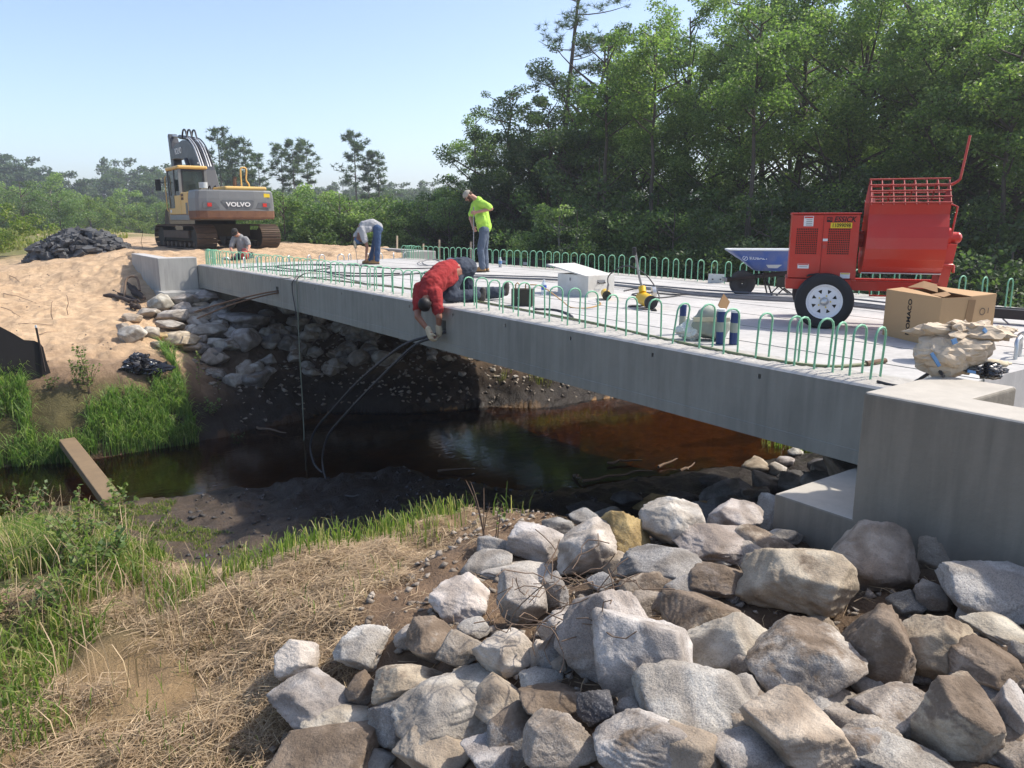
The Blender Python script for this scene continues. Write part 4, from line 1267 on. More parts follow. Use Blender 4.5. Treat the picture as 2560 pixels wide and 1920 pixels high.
def put_tree(name, meshes, px, depth, label, group, cat='tree', sc=1.0, rz=0.0, sz=1.0, z=None):
    X = (px - CXP) / FPX * (depth * math.cos(PITCH))
    p = CAM + RIGHT * X + FWD * depth
    e = empty(name, (p.x, p.y, (ground_z(p.x, p.y) if z is None else z) - 0.05), rz)
    e.scale = (sc, sc, sc * sz)
    for nm, m_ in zip(('trunk', 'crown'), meshes):
        o = bpy.data.objects.new(nm, m_); COL.objects.link(o); o.parent = e
    tag(e, label, cat, group); return e

rt = random.Random(8)
ANCH = [(-40, 'at the left edge'), (60, 'above the asphalt heap'), (170, 'over the asphalt heap'), (290, 'right of the asphalt heap'), (400, 'left of the excavator cab'), (520, 'behind the excavator'), (680, 'just right of the excavator'), (760, 'left of the bending worker'), (850, 'above the bending worker'), (950, 'right of the bending worker'), (1050, 'left of the lime-shirted worker'), (1140, 'beside the lime-shirted worker'), (1250, 'right of the lime-shirted worker'), (1360, 'left of the white chest'), (1450, 'above the white chest'), (1540, 'right of the white chest'), (1630, 'behind the pump lever'), (1720, 'left of the wheelbarrow'), (1830, 'above the wheelbarrow'), (1920, 'left of the engine box'), (2020, 'behind the engine box'), (2110, 'above the engine box edge'), (2200, 'behind the drum'), (2300, 'behind the mixer grate'), (2400, 'behind the mixer handle'), (2480, 'right of the mixer'), (2570, 'at the right edge'), (2680, 'cut by the right edge')]
SEEN_L = {}
def where(px, kind, deep):
    a = min(ANCH, key=lambda q: abs(q[0] - px))[1]
    lab = f"{kind} {deep} {a}"; SEEN_L[lab] = SEEN_L.get(lab, 0) + 1
    return lab
SHN = ['green shrub', 'dark shrub', 'bright bushy shrub', 'pale loose shrub']
# ---- wood on the far side of the road
maple = [make_tree(21, 11.5, 3.3, 0.10, 130, 360, 0.105, M['leaf_mid'], M['bark'], clump=(0.45, 0.95)),
         make_tree(22, 12.0, 3.0, 0.16, 120, 340, 0.105, M['leaf_light'], M['bark'], clump=(0.4, 0.85), ragged=0.4),
         make_tree(23, 11.0, 3.4, 0.08, 130, 360, 0.105, M['leaf_mid'], M['bark'], clump=(0.45, 0.9), droop=0.3)]
oak = [make_tree(31, 9.0, 2.7, 0.06, 95, 240, 0.115, M['leaf_dark'], M['bark'], clump=(0.35, 0.75), ragged=0.4),
       make_tree(32, 11.0, 2.9, 0.28, 60, 300, 0.12, M['leaf_dark'], M['bark'], lean=(1.4, -1.2), clump=(0.4, 0.8), ragged=0.5, thick=0.2)]
pale = make_tree(33, 8.2, 1.6, 0.12, 60, 190, 0.11, M['leaf_light'], M['barkpale'], clump=(0.3, 0.6), ragged=0.35, thick=0.09)
tallpine = make_pine(41, 15.5, 2.6, 0.5, 620, M['needle'], M['bark'], nl=0.30, nw=0.022, thick=0.17, per=26, lean=(0.9, -0.8))
WOOD = 'trees in the wood beyond the bridge'
put_tree('maple_tree', pale, 1190, 41, 'slim pale-leaved tree at the near edge of the wood above the green-shirted worker', WOOD)
put_tree('oak_tree', oak[0], 1275, 39, 'dark bushy oak with bare twigs at its top, second from the wood edge', WOOD, rz=1.2)
put_tree('oak_tree', oak[0], 1370, 37, 'dark dense oak behind the leaning trunks', WOOD, rz=3.6, sc=0.92)
put_tree('oak_tree', oak[1], 1420, 36.5, 'dark oak with a long trunk leaning to the right', WOOD, rz=0.1, sc=1.0)
put_tree('oak_tree', oak[1], 1475, 38.5, 'dark oak leaning beside the tall pine', WOOD, rz=0.3, sc=0.93)
put_tree('pine_tree', tallpine, 1392, 37.6, 'tall pine whose bare crown rises out of the top of the photo', WOOD, rz=0.15)
put_tree('oak_tree', oak[0], 1262, 41.5, 'dark oak filling the gap behind the slim pale tree', WOOD, rz=2.2, sc=0.8)
put_tree('oak_tree', oak[0], 1325, 40, 'dense dark oak between the twiggy oak and the leaning trunks', WOOD, rz=5.0, sc=0.85)
put_tree('oak_tree', oak[0], 1440, 40.5, 'dark oak filling the gap behind the leaning trunks', WOOD, rz=0.6, sc=1.0)
put_tree('maple_tree', maple[2], 1520, 38, 'green tree right of the leaning oaks', WOOD, sc=0.72, rz=4.0)
put_tree('maple_tree', maple[2], 1585, 35, 'round green tree left of the tall maple', WOOD, sc=0.74, rz=0.8)
put_tree('maple_tree', maple[0], 1705, 33, 'tall maple standing against the open sky behind the white tool chest', WOOD, sc=0.98, rz=2.0)
put_tree('maple_tree', maple[1], 1845, 30.5, 'yellow-green maple behind the blue wheelbarrow', WOOD, sc=0.93, rz=0.4)
put_tree('pine_tree', tallpine, 1905, 36, 'pine with long dark branches between the maples', WOOD, rz=2.2, sc=0.92)
put_tree('maple_tree', maple[0], 1985, 31, 'full green maple behind the red engine box', WOOD, sc=1.08, rz=4.1)
put_tree('maple_tree', maple[2], 2130, 28, 'broad green maple behind the red mixer drum', WOOD, sc=1.05, rz=5.2)
put_tree('maple_tree', maple[1], 2270, 26.5, 'sunlit yellow-green maple above the mixer handle', WOOD, sc=0.98, rz=3.3)
put_tree('maple_tree', maple[0], 2400, 25, 'spreading maple right of the red mixer', WOOD, sc=0.98, rz=1.0)
put_tree('maple_tree', maple[2], 2540, 23.5, 'maple at the right edge of the photo', WOOD, sc=0.98, rz=2.6)
put_tree('maple_tree', maple[1], 2690, 22.5, 'maple partly cut off by the right edge of the photo', WOOD, sc=0.95, rz=0.2)
for px, dp, k, sc in ((1560, 46, 1, 0.8), (1780, 43, 0, 1.0), (1960, 40, 1, 1.05), (2180, 37, 0, 1.08), (2360, 35, 1, 1.1), (2560, 32, 2, 1.1), (1490, 46, 0, 0.72)):
    put_tree('maple_tree', maple[k], px, dp, where(px, 'green tree', 'deep in the wood'), 'trees deep in the wood', sc=sc, rz=px * 0.37)
slim = make_tree(36, 9.5, 1.3, 0.62, 26, 260, 0.10, M['leaf_mid'], M['bark'], clump=(0.35, 0.7), thick=0.10, ragged=0.5)
for px, dp, rz_, lab in ((1626, 28.5, 0.4, 'slender dark trunk at the wood edge behind the yellow pump'), (1872, 25.5, 2.0, 'slender trunk just left of the red engine box'), (1510, 30.5, 3.3, 'thin straight trunk left of the yellow pump lever'), (2500, 21.5, 1.2, 'thin trunk right of the cardboard box')):
    put_tree('slender_tree', slim, px, dp, lab, WOOD, rz=rz_)
# ---- understorey and shrubs
shrub = [make_tree(51, 2.6, 1.5, 0.0, 46, 150, 0.10, M['leaf_shrub'], M['bark'], clump=(0.3, 0.6), thick=0.04, top=0.25),
         make_tree(52, 3.4, 1.7, 0.0, 56, 150, 0.10, M['leaf_dark'], M['bark'], clump=(0.3, 0.6), thick=0.05, top=0.2),
         make_tree(53, 2.2, 1.6, 0.0, 44, 150, 0.095, M['leaf_weed'], M['bark'], clump=(0.28, 0.5), thick=0.03, top=0.3),
         make_tree(54, 3.0, 1.3, 0.0, 40, 140, 0.10, M['leaf_light'], M['barkpale'], clump=(0.25, 0.5), thick=0.04, top=0.15, ragged=0.5)]
US = 'shrubs along the wood edge'
for k, px in enumerate(range(1010, 2720, 62)):
    dp = (31.5 - (px - 1010) / 1700 * 13.5 if px > 1350 else 43.0) + rt.uniform(-1.2, 1.2)
    k_ = rt.choice([1, 1, 0, 1, 3]); put_tree('shrub', shrub[k_], px + rt.uniform(-20, 20), dp, where(px, SHN[k_], 'at the foot of the wood'), US, 'shrub', sc=rt.uniform(0.85, 1.3), rz=rt.uniform(0, 6))
for k, px in enumerate(range(1180, 2720, 75)):
    dp = (35.0 - (px - 1010) / 1700 * 13.0 if px > 1380 else 42.0) + rt.uniform(-1, 1)
    k_ = rt.choice([1, 1, 0]); put_tree('shrub', shrub[k_], px + rt.uniform(-20, 20), dp, where(px, 'tall ' + SHN[k_], 'between the trunks'), 'tall shrubs between the trunks', 'shrub', sc=rt.uniform(1.2, 1.7), rz=rt.uniform(0, 6))
BK = 'shrubs behind the excavator'
for k, px in enumerate(range(700, 1240, 36)):
    k_ = rt.choice([0, 0, 1, 3, 0]); put_tree('shrub', shrub[k_], px + rt.uniform(-15, 15), rt.uniform(37, 41), where(px, SHN[k_], 'in the front of the thicket'), BK, 'shrub', sc=rt.uniform(0.95, 1.45), rz=rt.uniform(0, 6))
for k, px in enumerate(range(560, 1200, 34)):
    k_ = rt.choice([0, 2, 3, 0]); put_tree('shrub', shrub[k_], px + rt.uniform(-15, 15), rt.uniform(46, 54), where(px, SHN[k_], 'deeper in the thicket'), 'pale shrubs behind the thicket', 'shrub', sc=rt.uniform(1.1, 1.7), rz=rt.uniform(0, 6))
for k, px in enumerate(range(-70, 620, 30)):
    k_ = rt.choice([2, 2, 0, 2, 3]); put_tree('shrub', shrub[k_], px + rt.uniform(-14, 14), rt.uniform(92, 112), where(px, SHN[k_], 'at the far edge of the field'), 'scrub bushes beyond the field', 'shrub', sc=rt.uniform(1.5, 2.5), rz=rt.uniform(0, 6))
for px, dp, k, sc, lab in ((150, 72, 0, 1.45, 'grey-green bush in the field left of the excavator'), (60, 70, 1, 1.4, 'darker bush at the left side of the field'), (-62, 31, 2, 1.1, 'leafy bush cut by the left edge above the sand'), (225, 82, 2, 1.7, 'green bush right of the grey-green one in the field'), (345, 84, 2, 1.35, 'feathery bright bush just left of the tracks')):
    put_tree('shrub', shrub[k], px, dp, lab, None, 'shrub', sc=sc, rz=px * 0.1)
# ---- pines in the distance
dpine = [make_pine(61, 12.5, 2.3, 0.50, 330, M['needle'], M['bark'], nl=0.5, nw=0.10, thick=0.13, per=10),
         make_pine(62, 11.0, 1.9, 0.45, 280, M['needle'], M['bark'], nl=0.5, nw=0.10, thick=0.11, per=10),
         make_pine(63, 12.0, 2.1, 0.58, 260, M['needle'], M['bark'], nl=0.5, nw=0.10, thick=0.12, per=10)]
for px, dp, k, sc, lab in ((560, 92, 0, 1.02, 'tallest slender pine behind the excavator boom'), (590, 90, 1, 1.03, 'pine right of the tallest one behind the excavator'), (622, 88, 2, 0.92, 'third pine from the boom with a thin crown'), (655, 96, 1, 0.94, 'leafier pine behind the exhaust stack'),
                           (712, 92, 2, 0.90, 'slim pine left in the trio of thin pines'), (740, 90, 1, 1.02, 'slim pine in the middle of the trio'), (775, 93, 2, 0.95, 'slim pine right in the trio with gaps in its crown'),
                           (893, 86, 0, 0.93, 'broad dark pine in the pair against the sky'), (925, 88, 1, 0.9, 'dark pine merged with the broad one'), (950, 87, 2, 0.80, 'lower pine right in the pair against the sky'), (520, 95, 2, 0.86, 'pine just right of the boom cylinder')):
    put_tree('pine_tree', dpine[k], px, dp, lab, 'pines in the distance', sc=sc, rz=px * 0.9)
fpine = [make_tree(71, 11, 3.0, 0.15, 40, 110, 0.42, M['needle'], M['bark'], clump=(0.8, 1.5), top=0.2), make_tree(72, 10, 2.6, 0.15, 36, 110, 0.42, M['needle'], M['bark'], clump=(0.8, 1.4), top=0.1),
         make_tree(73, 9, 2.8, 0.1, 36, 110, 0.40, M['leaf_dark'], M['bark'], clump=(0.8, 1.4), top=0.2)]
for k, px in enumerate(range(-90, 1180, 21)):
    dp = rt.uniform(170, 215)
    sc = (1.12 if px < 640 else 0.78) * rt.uniform(0.82, 1.15)
    put_tree('pine_tree', fpine[rt.randrange(3)], px + rt.uniform(-8, 8), dp, where(px, 'distant pine', 'on the horizon'), 'distant line of pines', sc=sc * dp / 150, rz=rt.uniform(0, 6))
for k, px in enumerate(range(-90, 1250, 30)):
    put_tree('scrub_tree', fpine[2], px, rt.uniform(118, 140), where(px, 'low scrub tree', 'before the distant pines'), 'scrub trees before the pines', sc=rt.uniform(0.6, 0.85), rz=rt.uniform(0, 6))

# ---- grass, straw, weeds
def blades(name, xs, ys, h0, h1, wd, bend, mat, label, seed, lean=0.25, zs=None, hs=None):
    rng = np.random.default_rng(seed); n = len(xs)
    z = H(xs, ys) if zs is None else zs
    h = rng.uniform(h0, h1, n) * (1 if hs is None else hs); az = rng.uniform(0, 2*np.pi, n)
    d = np.stack([np.cos(az), np.sin(az), np.zeros(n)], 1); s = np.stack([-np.sin(az), np.cos(az), np.zeros(n)], 1)
    ta = rng.uniform(-1, 1, n)[:, None]
    s = s * np.cos(ta) + d * np.sin(ta)
    ln = (rng.uniform(0, lean, n) * h)[:, None]; bd = (rng.uniform(0.2, 1, n) * bend * h)[:, None]
    base = np.stack([xs, ys, z - 0.01], 1); up = np.array([[0, 0, 1.0]])
    w_ = wd * rng.uniform(0.6, 1.3, n)[:, None]
    p1 = base + up*h[:, None]*0.55 + d*ln*0.5
    p2 = base + up*(h[:, None]*0.92 - bd*0.25) + d*(ln + bd*0.45)
    p3 = base + up*(h[:, None]*1.0 - bd*0.75) + d*(ln + bd)
    P = np.stack([base - s*w_*0.5, base + s*w_*0.5, p1 - s*w_*0.45, p1 + s*w_*0.45, p2 - s*w_*0.25, p2 + s*w_*0.25, p3], 1).reshape(-1, 3)
    f = np.array([(0, 1, 3), (0, 3, 2), (2, 3, 5), (2, 5, 4), (4, 5, 6)])
    F = (f[None] + (np.arange(n)*7)[:, None, None]).reshape(-1, 3)
    me = np_mesh(name, P, F); me.materials.append(mat)
    o = link_mesh(name, me); tag(o, label, None, None, 'stuff'); return o

def scatter(seed, n, xr, yr, cond=None, clump=0.0, cs=2.0):
    rng = np.random.default_rng(seed)
    xs = rng.uniform(*xr, n); ys = rng.uniform(*yr, n)
    k = np.ones(n, bool)
    if cond is not None: k &= cond(xs, ys)
    if clump > 0: k &= (fbm(xs*cs, ys*cs, octv=3, seed=seed) + 1) * 0.5 > clump * rng.uniform(0.75, 1.25, n)
    return xs[k], ys[k]

xs, ys = scatter(1, 40000, (-7.8, -3.5), (1.3, 8.3), lambda x, y: (x < -4.0 - 0.10*(y - 2.2) + 0.3*np.sin(y*2) + 0.35*vnoise(x*3, y*3, seed=31) - 1.3*sstep(3.6, 1.2, y)) , 0.47)
blades('grass', xs, ys, 0.10, 0.46, 0.011, 0.85, M['grass'], 'tall bright grass on the close bank left of the mud', 2, hs=np.clip(0.22 + 0.78*np.minimum((-3.8 - 0.1*(ys - 2.2) - xs)/0.9, (ys - 0.8)/2.6), 0.2, 1.0) * (0.5 + 0.5*sstep(8.0, 5.0, ys)))
xs, ys = scatter(2, 4200, (-7.8, -3.9), (1.0, 8.0), lambda x, y: x < -4.15 - 0.08*(y - 2.2), 0.45)
blades('straw', xs, ys, 0.18, 0.5, 0.006, 0.7, M['straw'], 'dry bent stems among the tall grass', 3, 0.45)
xs, ys = scatter(3, 46000, (-7.5, -1.7), (12.3, 15.6), lambda x, y: (y > far_line(x) - 0.05) & (y < far_line(x) + 2.0 + 0.5*np.sin(x*3)) & (x < -1.8) & ~((x > -4.5) & (x < -3.65) & (y > far_line(x) + 0.2)) & ~((x > -3.65) & (x < -1.9) & (y > far_line(x) + 0.95)), 0.2)
blades('grass', xs, ys, 0.18, 0.52, 0.015, 0.8, M['grass_dark'], 'reedy green grass on the far bank by the water', 4)
xs, ys = scatter(5, 4200, (-4.6, -1.5), (2.0, 3.5), lambda x, y: np.abs(y - (2.75 + 0.22*(x + 3.0)*-1*0.4)) < 0.75*np.random.default_rng(1).uniform(0.2, 1, len(x)), 0.5, 3)
blades('grass', xs, ys, 0.08, 0.30, 0.010, 0.35, M['grass'], 'young green grass along the crest of the straw bank', 6)
xs, ys = scatter(7, 2300, (-6.8, -2.2), (-1.4, 2.6), lambda x, y: y - 0.795*x > 3.9, 0.56, 2.5)
blades('grass', xs, ys, 0.04, 0.15, 0.008, 0.35, M['grass'], 'sparse green sprouts in the straw', 8)
xs, ys = scatter(9, 16000, (-4.4, -2.2), (5.6, 9.3), lambda x, y: (y < near_line(x) - 0.25) & (x < -2.7 + 0.5*np.sin(y*1.3)), 0.46, 1.4)
blades('grass', xs, ys, 0.03, 0.08, 0.010, 0.4, M['grass'], 'low mossy green grass on the mud flat', 10)
xs, ys = scatter(11, 3000, (4.5, 9.5), (10.7, 14.5), lambda x, y: (y > far_line(x) + 0.5) & (x > 5.6 + 0.5*np.sin(y*4)), 0.5)
blades('grass', xs, ys, 0.12, 0.4, 0.014, 0.9, M['field_grass'], 'scrubby grass on the bank beyond the bridge', 12)
xs, ys = scatter(13, 700, (7.2, 9.2), (4.6, 6.2), None, 0.4)
blades('grass', xs, ys, 0.12, 0.35, 0.013, 0.8, M['grass'], 'tuft of green grass by the far stones', 14)
xs, ys = scatter(15, 60000, (-45, 14), (31, 120), lambda x, y: x < -1.5 + (y - 36)*0.14 + 3*np.sin(y*.3), 0.42, 0.25)
blades('grass', xs, ys, 0.15, 0.42, 0.09, 0.8, M['field_grass'], 'yellowing grass covering the field', 16)

def straw_bed(seed, n, xr, yr, cond, l0, l1, wd, label, lift=0.03, mat='straw'):
    rng = np.random.default_rng(seed)
    xs, ys = scatter(seed, n, xr, yr, cond, 0.30, 2.6); n = len(xs)
    z = H(xs, ys) + rng.uniform(0.004, lift, n)
    az = rng.uniform(0, 2*np.pi, n); L = rng.uniform(l0, l1, n)
    d = np.stack([np.cos(az), np.sin(az), rng.normal(size=n)*0.16], 1); s = np.stack([-np.sin(az), np.cos(az), rng.normal(size=n)*0.4], 1)
    c = np.stack([xs, ys, z], 1); w_ = wd * rng.uniform(0.5, 1.2, n)[:, None]
    bow = s * (rng.normal(size=n)*0.12*L)[:, None]
    e0 = c - d*L[:, None]/2; e1 = c + d*L[:, None]/2; m_ = c + bow + np.array([[0, 0, 0.006]])
    # ends follow the ground
    for e in (e0, e1): e[:, 2] = np.maximum(e[:, 2], H(e[:, 0], e[:, 1]) + 0.003)
    P = np.stack([e0 - s*w_*.4, e0 + s*w_*.4, m_ - s*w_*.5, m_ + s*w_*.5, e1 - s*w_*.3, e1 + s*w_*.3], 1).reshape(-1, 3)
    f = np.array([(0, 1, 3), (0, 3, 2), (2, 3, 5), (2, 5, 4)])
    F = (f[None] + (np.arange(n)*6)[:, None, None]).reshape(-1, 3)
    me = np_mesh('straw', P, F); me.materials.append(M[mat])
    o = link_mesh('straw', me); tag(o, label, None, None, 'stuff'); return o
straw_bed(20, 110000, (-7.0, -1.7), (-1.6, 3.3), lambda x, y: y - 0.795*x > 3.75 + 0.35*vnoise(x*2, y*2, seed=4), 0.05, 0.24, 0.0038, 'matted dry straw covering the close bank')
straw_bed(21, 2500, (-4.5, -0.8), (-1.4, 2.6), lambda x, y: y - 0.795*x < 4.0, 0.04, 0.16, 0.0035, 'loose straw scattered on the bare soil by the boulders')

def weed(px, py, Hh, nst, spread, label, seed, leafm='leaf_weed', leaf=0.05, nl=26, dry=False, lift=0.0, group=None, dens=1.0, straight=False):
    g = hit_ground(px, py, lift)
    e = empty('weed_plant', g); rng = np.random.default_rng(seed); rnd = random.Random(seed)
    st = MB(); C = []
    for k in range(nst):
        a = rnd.uniform(0, 6.28); h = Hh * rnd.uniform(0.55, 1.05); sp = spread * rnd.uniform(0.2, 1)
        tip = Vector((math.cos(a)*sp, math.sin(a)*sp, h))
        pts = bez((rnd.uniform(-.02, .02), rnd.uniform(-.02, .02), -0.03), Vector((tip.x*0.15, tip.y*0.15, h*0.4)), Vector((tip.x*0.6, tip.y*0.6, h*0.8)), tip, 7)
        st.tube(pts, [0.006*(1 - 0.75*i/7) for i in range(8)], 5)
        for q in range(int(nl*dens)):
            t_ = rnd.uniform(0.18, 1.0); i = min(int(t_*7), 6); p = pts[i].lerp(pts[i+1], t_*7 - i)
            r = 0.09 * (1.15 - t_) * Hh + 0.015
            C.append((p.x + rnd.gauss(0, r*.6), p.y + rnd.gauss(0, r*.6), p.z + rnd.gauss(0, .02)))
            if rnd.random() < 0.25: st.tube([p, C[-1]], 0.002, 3, caps=False)
    st.build('stem', M['twig'], e)
    if nl > 0 and C:
        P, F = leaf_quads(rng, np.array(C), leaf, 0.7, 0.5)
        me = np_mesh('foliage', P, F); me.materials.append(M[leafm]); link_mesh('foliage', me, None, e)
    tag(e, label, 'weed', group); return e
weed(225, 985, 0.95, 5, 0.22, 'tall leafy weed standing before the sand left of the black bag', 301, nl=34, leaf=0.06)
weed(195, 975, 0.60, 4, 0.2, 'short leafy weed beside the tall one on the far bank', 302, nl=26, leaf=0.055)
weed(500, 980, 0.85, 2, 0.05, 'single thin weed with pale leaves in front of the far boulders', 303, nl=22, leaf=0.055)
weed(545, 985, 0.55, 2, 0.12, 'thin dark weed right of the pale-leaved one', 304, nl=8, leaf=0.04)
weed(445, 1010, 0.5, 5, 0.25, 'low leafy weed above the reeds', 305, nl=20)
weed(530, 1040, 0.42, 8, 0.4, 'spreading weed in the shade at the water edge', 306, 'leaf_shrub', nl=18)
weed(300, 1330, 0.75, 9, 0.4, 'bushy vine-covered weed hiding the near end of the plank', 307, nl=34, leaf=0.06)
weed(200, 1400, 0.55, 8, 0.45, 'bushy green weed in the tall grass at the left', 308, nl=26, leaf=0.055)
weed(380, 1370, 0.45, 6, 0.35, 'yellowing weed right of the bushy one by the plank', 309, nl=16, leaf=0.05)
weed(60, 1330, 0.6, 7, 0.4, 'leafy weed at the left edge of the photo', 310, nl=24, leaf=0.055)
weed(1210, 1345, 0.42, 5, 0.2, 'bare dry twigs rising by the grass edge', 311, nl=0)
weed(1245, 1350, 0.36, 2, 0.12, 'twig with a few green leaves by the boulders', 312, nl=7, leaf=0.045)
weed(835, 1350, 0.5, 3, 0.08, 'pale dead stalks in the crest grass', 313, nl=0)
weed(760, 1365, 0.35, 3, 0.1, 'short dead stalks left in the crest grass', 314, nl=0)
weed(590, 1115, 0.3, 6, 0.3, 'small shaded plant by the dark water', 315, 'leaf_dark', nl=14)
rw = random.Random(55)
for k in range(16):
    qx, qy = rw.uniform(-20, 330), rw.uniform(1290, 1560)
    if qx > 360 - (qy - 1290)*0.5: continue
    weed(qx, qy, rw.uniform(0.22, 0.5), rw.randrange(4, 8), rw.uniform(0.15, 0.35), 'low leafy weed in the tall grass of the close bank', 400 + k, rw.choice(['leaf_weed', 'leaf_shrub']), rw.uniform(0.035, 0.055), rw.randrange(10, 24), group='weeds in the tall grass')
for k in range(10):
    weed(rw.uniform(0, 480), rw.uniform(960, 1090), rw.uniform(0.25, 0.5), rw.randrange(3, 6), rw.uniform(0.1, 0.3), 'low leafy weed among the reeds of the far bank', 430 + k, 'leaf_weed', 0.045, rw.randrange(8, 18), group='weeds in the reeds')
# dry tangle over the stones
tg = MB(); rnd = random.Random(77)
c0 = hit_ground(1400, 1520, 0.25)
for k in range(46):
    p = [c0 + Vector((rnd.gauss(0, .17), rnd.gauss(0, .17), rnd.gauss(0.02, .07)))]
    d = Vector((rnd.gauss(0, 1), rnd.gauss(0, 1), rnd.gauss(0, .4))).normalized()
    for q in range(6):
        d = (d + Vector((rnd.gauss(0, .5), rnd.gauss(0, .5), rnd.gauss(-.05, .35)))).normalized()
        p.append(p[-1] + d * 0.055)
    tg.tube(p, 0.0028, 4)
tag(tg.build('weeds', M['twig']), 'tangle of dry vines and roots over the boulders', None, None, 'stuff')
# ------------------------------------------------------------------ red mortar mixer on the deck
def rx90(): return Euler((math.radians(90), 0, 0)).to_matrix().to_4x4()
mix = empty('mortar_mixer', (2.35, 1.933, 0.008), math.radians(-54)); mix.scale = (0.865, 1, 1)
tag(mix, 'red towable mortar mixer with engine box, drum and white spoked wheel on the deck', 'mixer')
VF = 0.17      # front plane of the engine box
BX0, BX1, BZ0, BZ1 = -0.41, 0.395, 0.535, 1.235
# engine box: shell with two door leaves standing proud
MB().box((BX0, VF + 0.012, BZ0), (BX1, 0.80, BZ1)).build('engine_housing', M['red'], mix, 0.012)
MB().box((BX0 - 0.012, VF - 0.005, BZ1 - 0.002), (BX1 + 0.012, 0.812, BZ1 + 0.016)).build('housing_lid', M['red'], mix, 0.006)
def door(x0, x1, vx0, vx1, vz0, vz1):
    z0, z1 = BZ0 + 0.01, BZ1 - 0.012
    d = MB()
    for (a, b, c, e) in ((x0, vx0, z0, z1), (vx1, x1, z0, z1), (vx0, vx1, z0, vz0), (vx0, vx1, vz1, z1)):
        d.box((a, VF - 0.010, c), (b, VF + 0.010, e))
    o = d.build('door', M['red'], mix)
    g = MB(); n = 12
    for k in range(n + 1):
        x = vx0 + (vx1 - vx0) * k / n; g.box((x - 0.0036, VF - 0.0095, vz0), (x + 0.0036, VF - 0.006, vz1))
        z = vz0 + (vz1 - vz0) * k / n; g.box((vx0, VF - 0.0098, z - 0.0036), (vx1, VF - 0.0064, z + 0.0036))
    g.build('perforated_vent', M['red'], o)
    MB().box((vx0, VF + 0.001, vz0), (vx1, VF + 0.011, vz1)).build('vent_shade_backing', M['mud_steel'], o)  # dark sheet standing in for the shade behind the vent holes
    return o
d1 = door(BX0 + 0.004, -0.032, -0.345, -0.085, 0.80, 1.085)
d2 = door(-0.026, BX1 - 0.004, 0.035, 0.295, 0.80, 1.085)
def plate(name, x0, x1, z0, z1, mat, parent, dv=0.0): return MB().box((x0, VF - 0.0135 - dv, z0), (x1, VF - 0.0105 - dv, z1)).build(name, mat, parent)
pl = plate('warning_label', -0.265, -0.15, 1.105, 1.215, M['label_w'], d1); plate('label_stripe', -0.258, -0.157, 1.192, 1.209, M['label_r'], pl, 0.002)
for k in range(4): plate('label_line', -0.235, -0.165, 1.115 + 0.019*k, 1.120 + 0.019*k, M['inkgrey'], pl, 0.002)
pl = plate('warning_label', -0.30, -0.165, 0.645, 0.695, M['label_w'], d1); plate('label_stripe', -0.295, -0.17, 0.682, 0.692, M['label_r'], pl, 0.002); plate('label_line', -0.28, -0.185, 0.662, 0.666, M['inkgrey'], pl, 0.002)
pl = plate('warning_label', 0.215, 0.33, 0.545, 0.605, M['label_w'], d2); plate('label_stripe', 0.22, 0.325, 0.590, 0.601, M['label_y'], pl, 0.002)
plate('latch_label', -0.022, 0.035, 0.945, 0.972, M['label_w'], d2); 
pl = plate('number_plate', 0.055, 0.305, 1.085, 1.143, M['label_y'], d2)
text_part('number', '11099098', 0.060, M['ink'], pl, Matrix.Translation((0.18, VF - 0.0155, 1.113)) @ rx90(), 0.92, 0.001, 0.0006)
text_part('lettering', 'ESSICK', 0.082, M['ink'], d2, Matrix.Translation((0.215, VF - 0.0125, 1.177)) @ rx90(), 1.02, 0.001, 0.0014, 0.25)
lg = plate('logo_plate', 0.006, 0.07, 1.15, 1.203, M['ink'], d2); text_part('lettering', 'MQ', 0.036, M['red'], lg, Matrix.Translation((0.038, VF - 0.0155, 1.182)) @ rx90(), 0.9, 0.001, 0.001)
MB().cyl((0.0, VF - 0.012, 0.885), (0.0, VF - 0.03, 0.885), 0.022, n=14).build('lock', M['red_worn'], d2)
MB().tube([(-0.17, VF - 0.01, 0.565), (-0.16, VF - 0.05, 0.575), (-0.05, VF - 0.05, 0.59), (-0.04, VF - 0.01, 0.59)], 0.011, 8).build('handle', M['black'], d1)
# chassis
b = MB(); b.box((-0.43, VF - 0.004, 0.415), (0.345, 0.80, 0.533)); b.build('skid_base', M['red'], mix, 0.008)
b = MB(); b.box((0.346, 0.30, 0.405), (1.40, 0.38, 0.51)); b.box((0.346, 0.72, 0.405), (1.40, 0.80, 0.51)); b.build('chassis_beam', M['red'], mix, 0.006)
b = MB(); b.box((0.347, 0.19, 0.5105), (0.40, 0.45, 0.98)); b.build('drum_post', M['red'], mix, 0.006)
b = MB(); b.cyl((0.40, 0.42, 0.97), (0.52, 0.42, 0.97), 0.05); b.box((0.44, 0.40, 0.88), (0.49, 0.56, 1.05)); b.build('drive_shaft', M['red_worn'], mix)
b = MB(); m_ = Matrix.Translation((1.43, 0.30, 0)) @ rx90()
b.prism([(-0.085, 0.404), (0.03, 0.404), (0.10, 0.92), (-0.005, 0.92)], -0.38, 0.0, m_); b.build('end_post', M['red'], mix, 0.006)
b = MB(); b.cyl((1.39, 0.42, 0.985), (1.46, 0.42, 0.985), 0.105); b.cyl((1.46, 0.42, 0.985), (1.53, 0.42, 0.985), 0.062); b.ell((1.545, 0.42, 0.985), (0.055, 0.06, 0.06)); b.build('bearing', M['red'], mix)
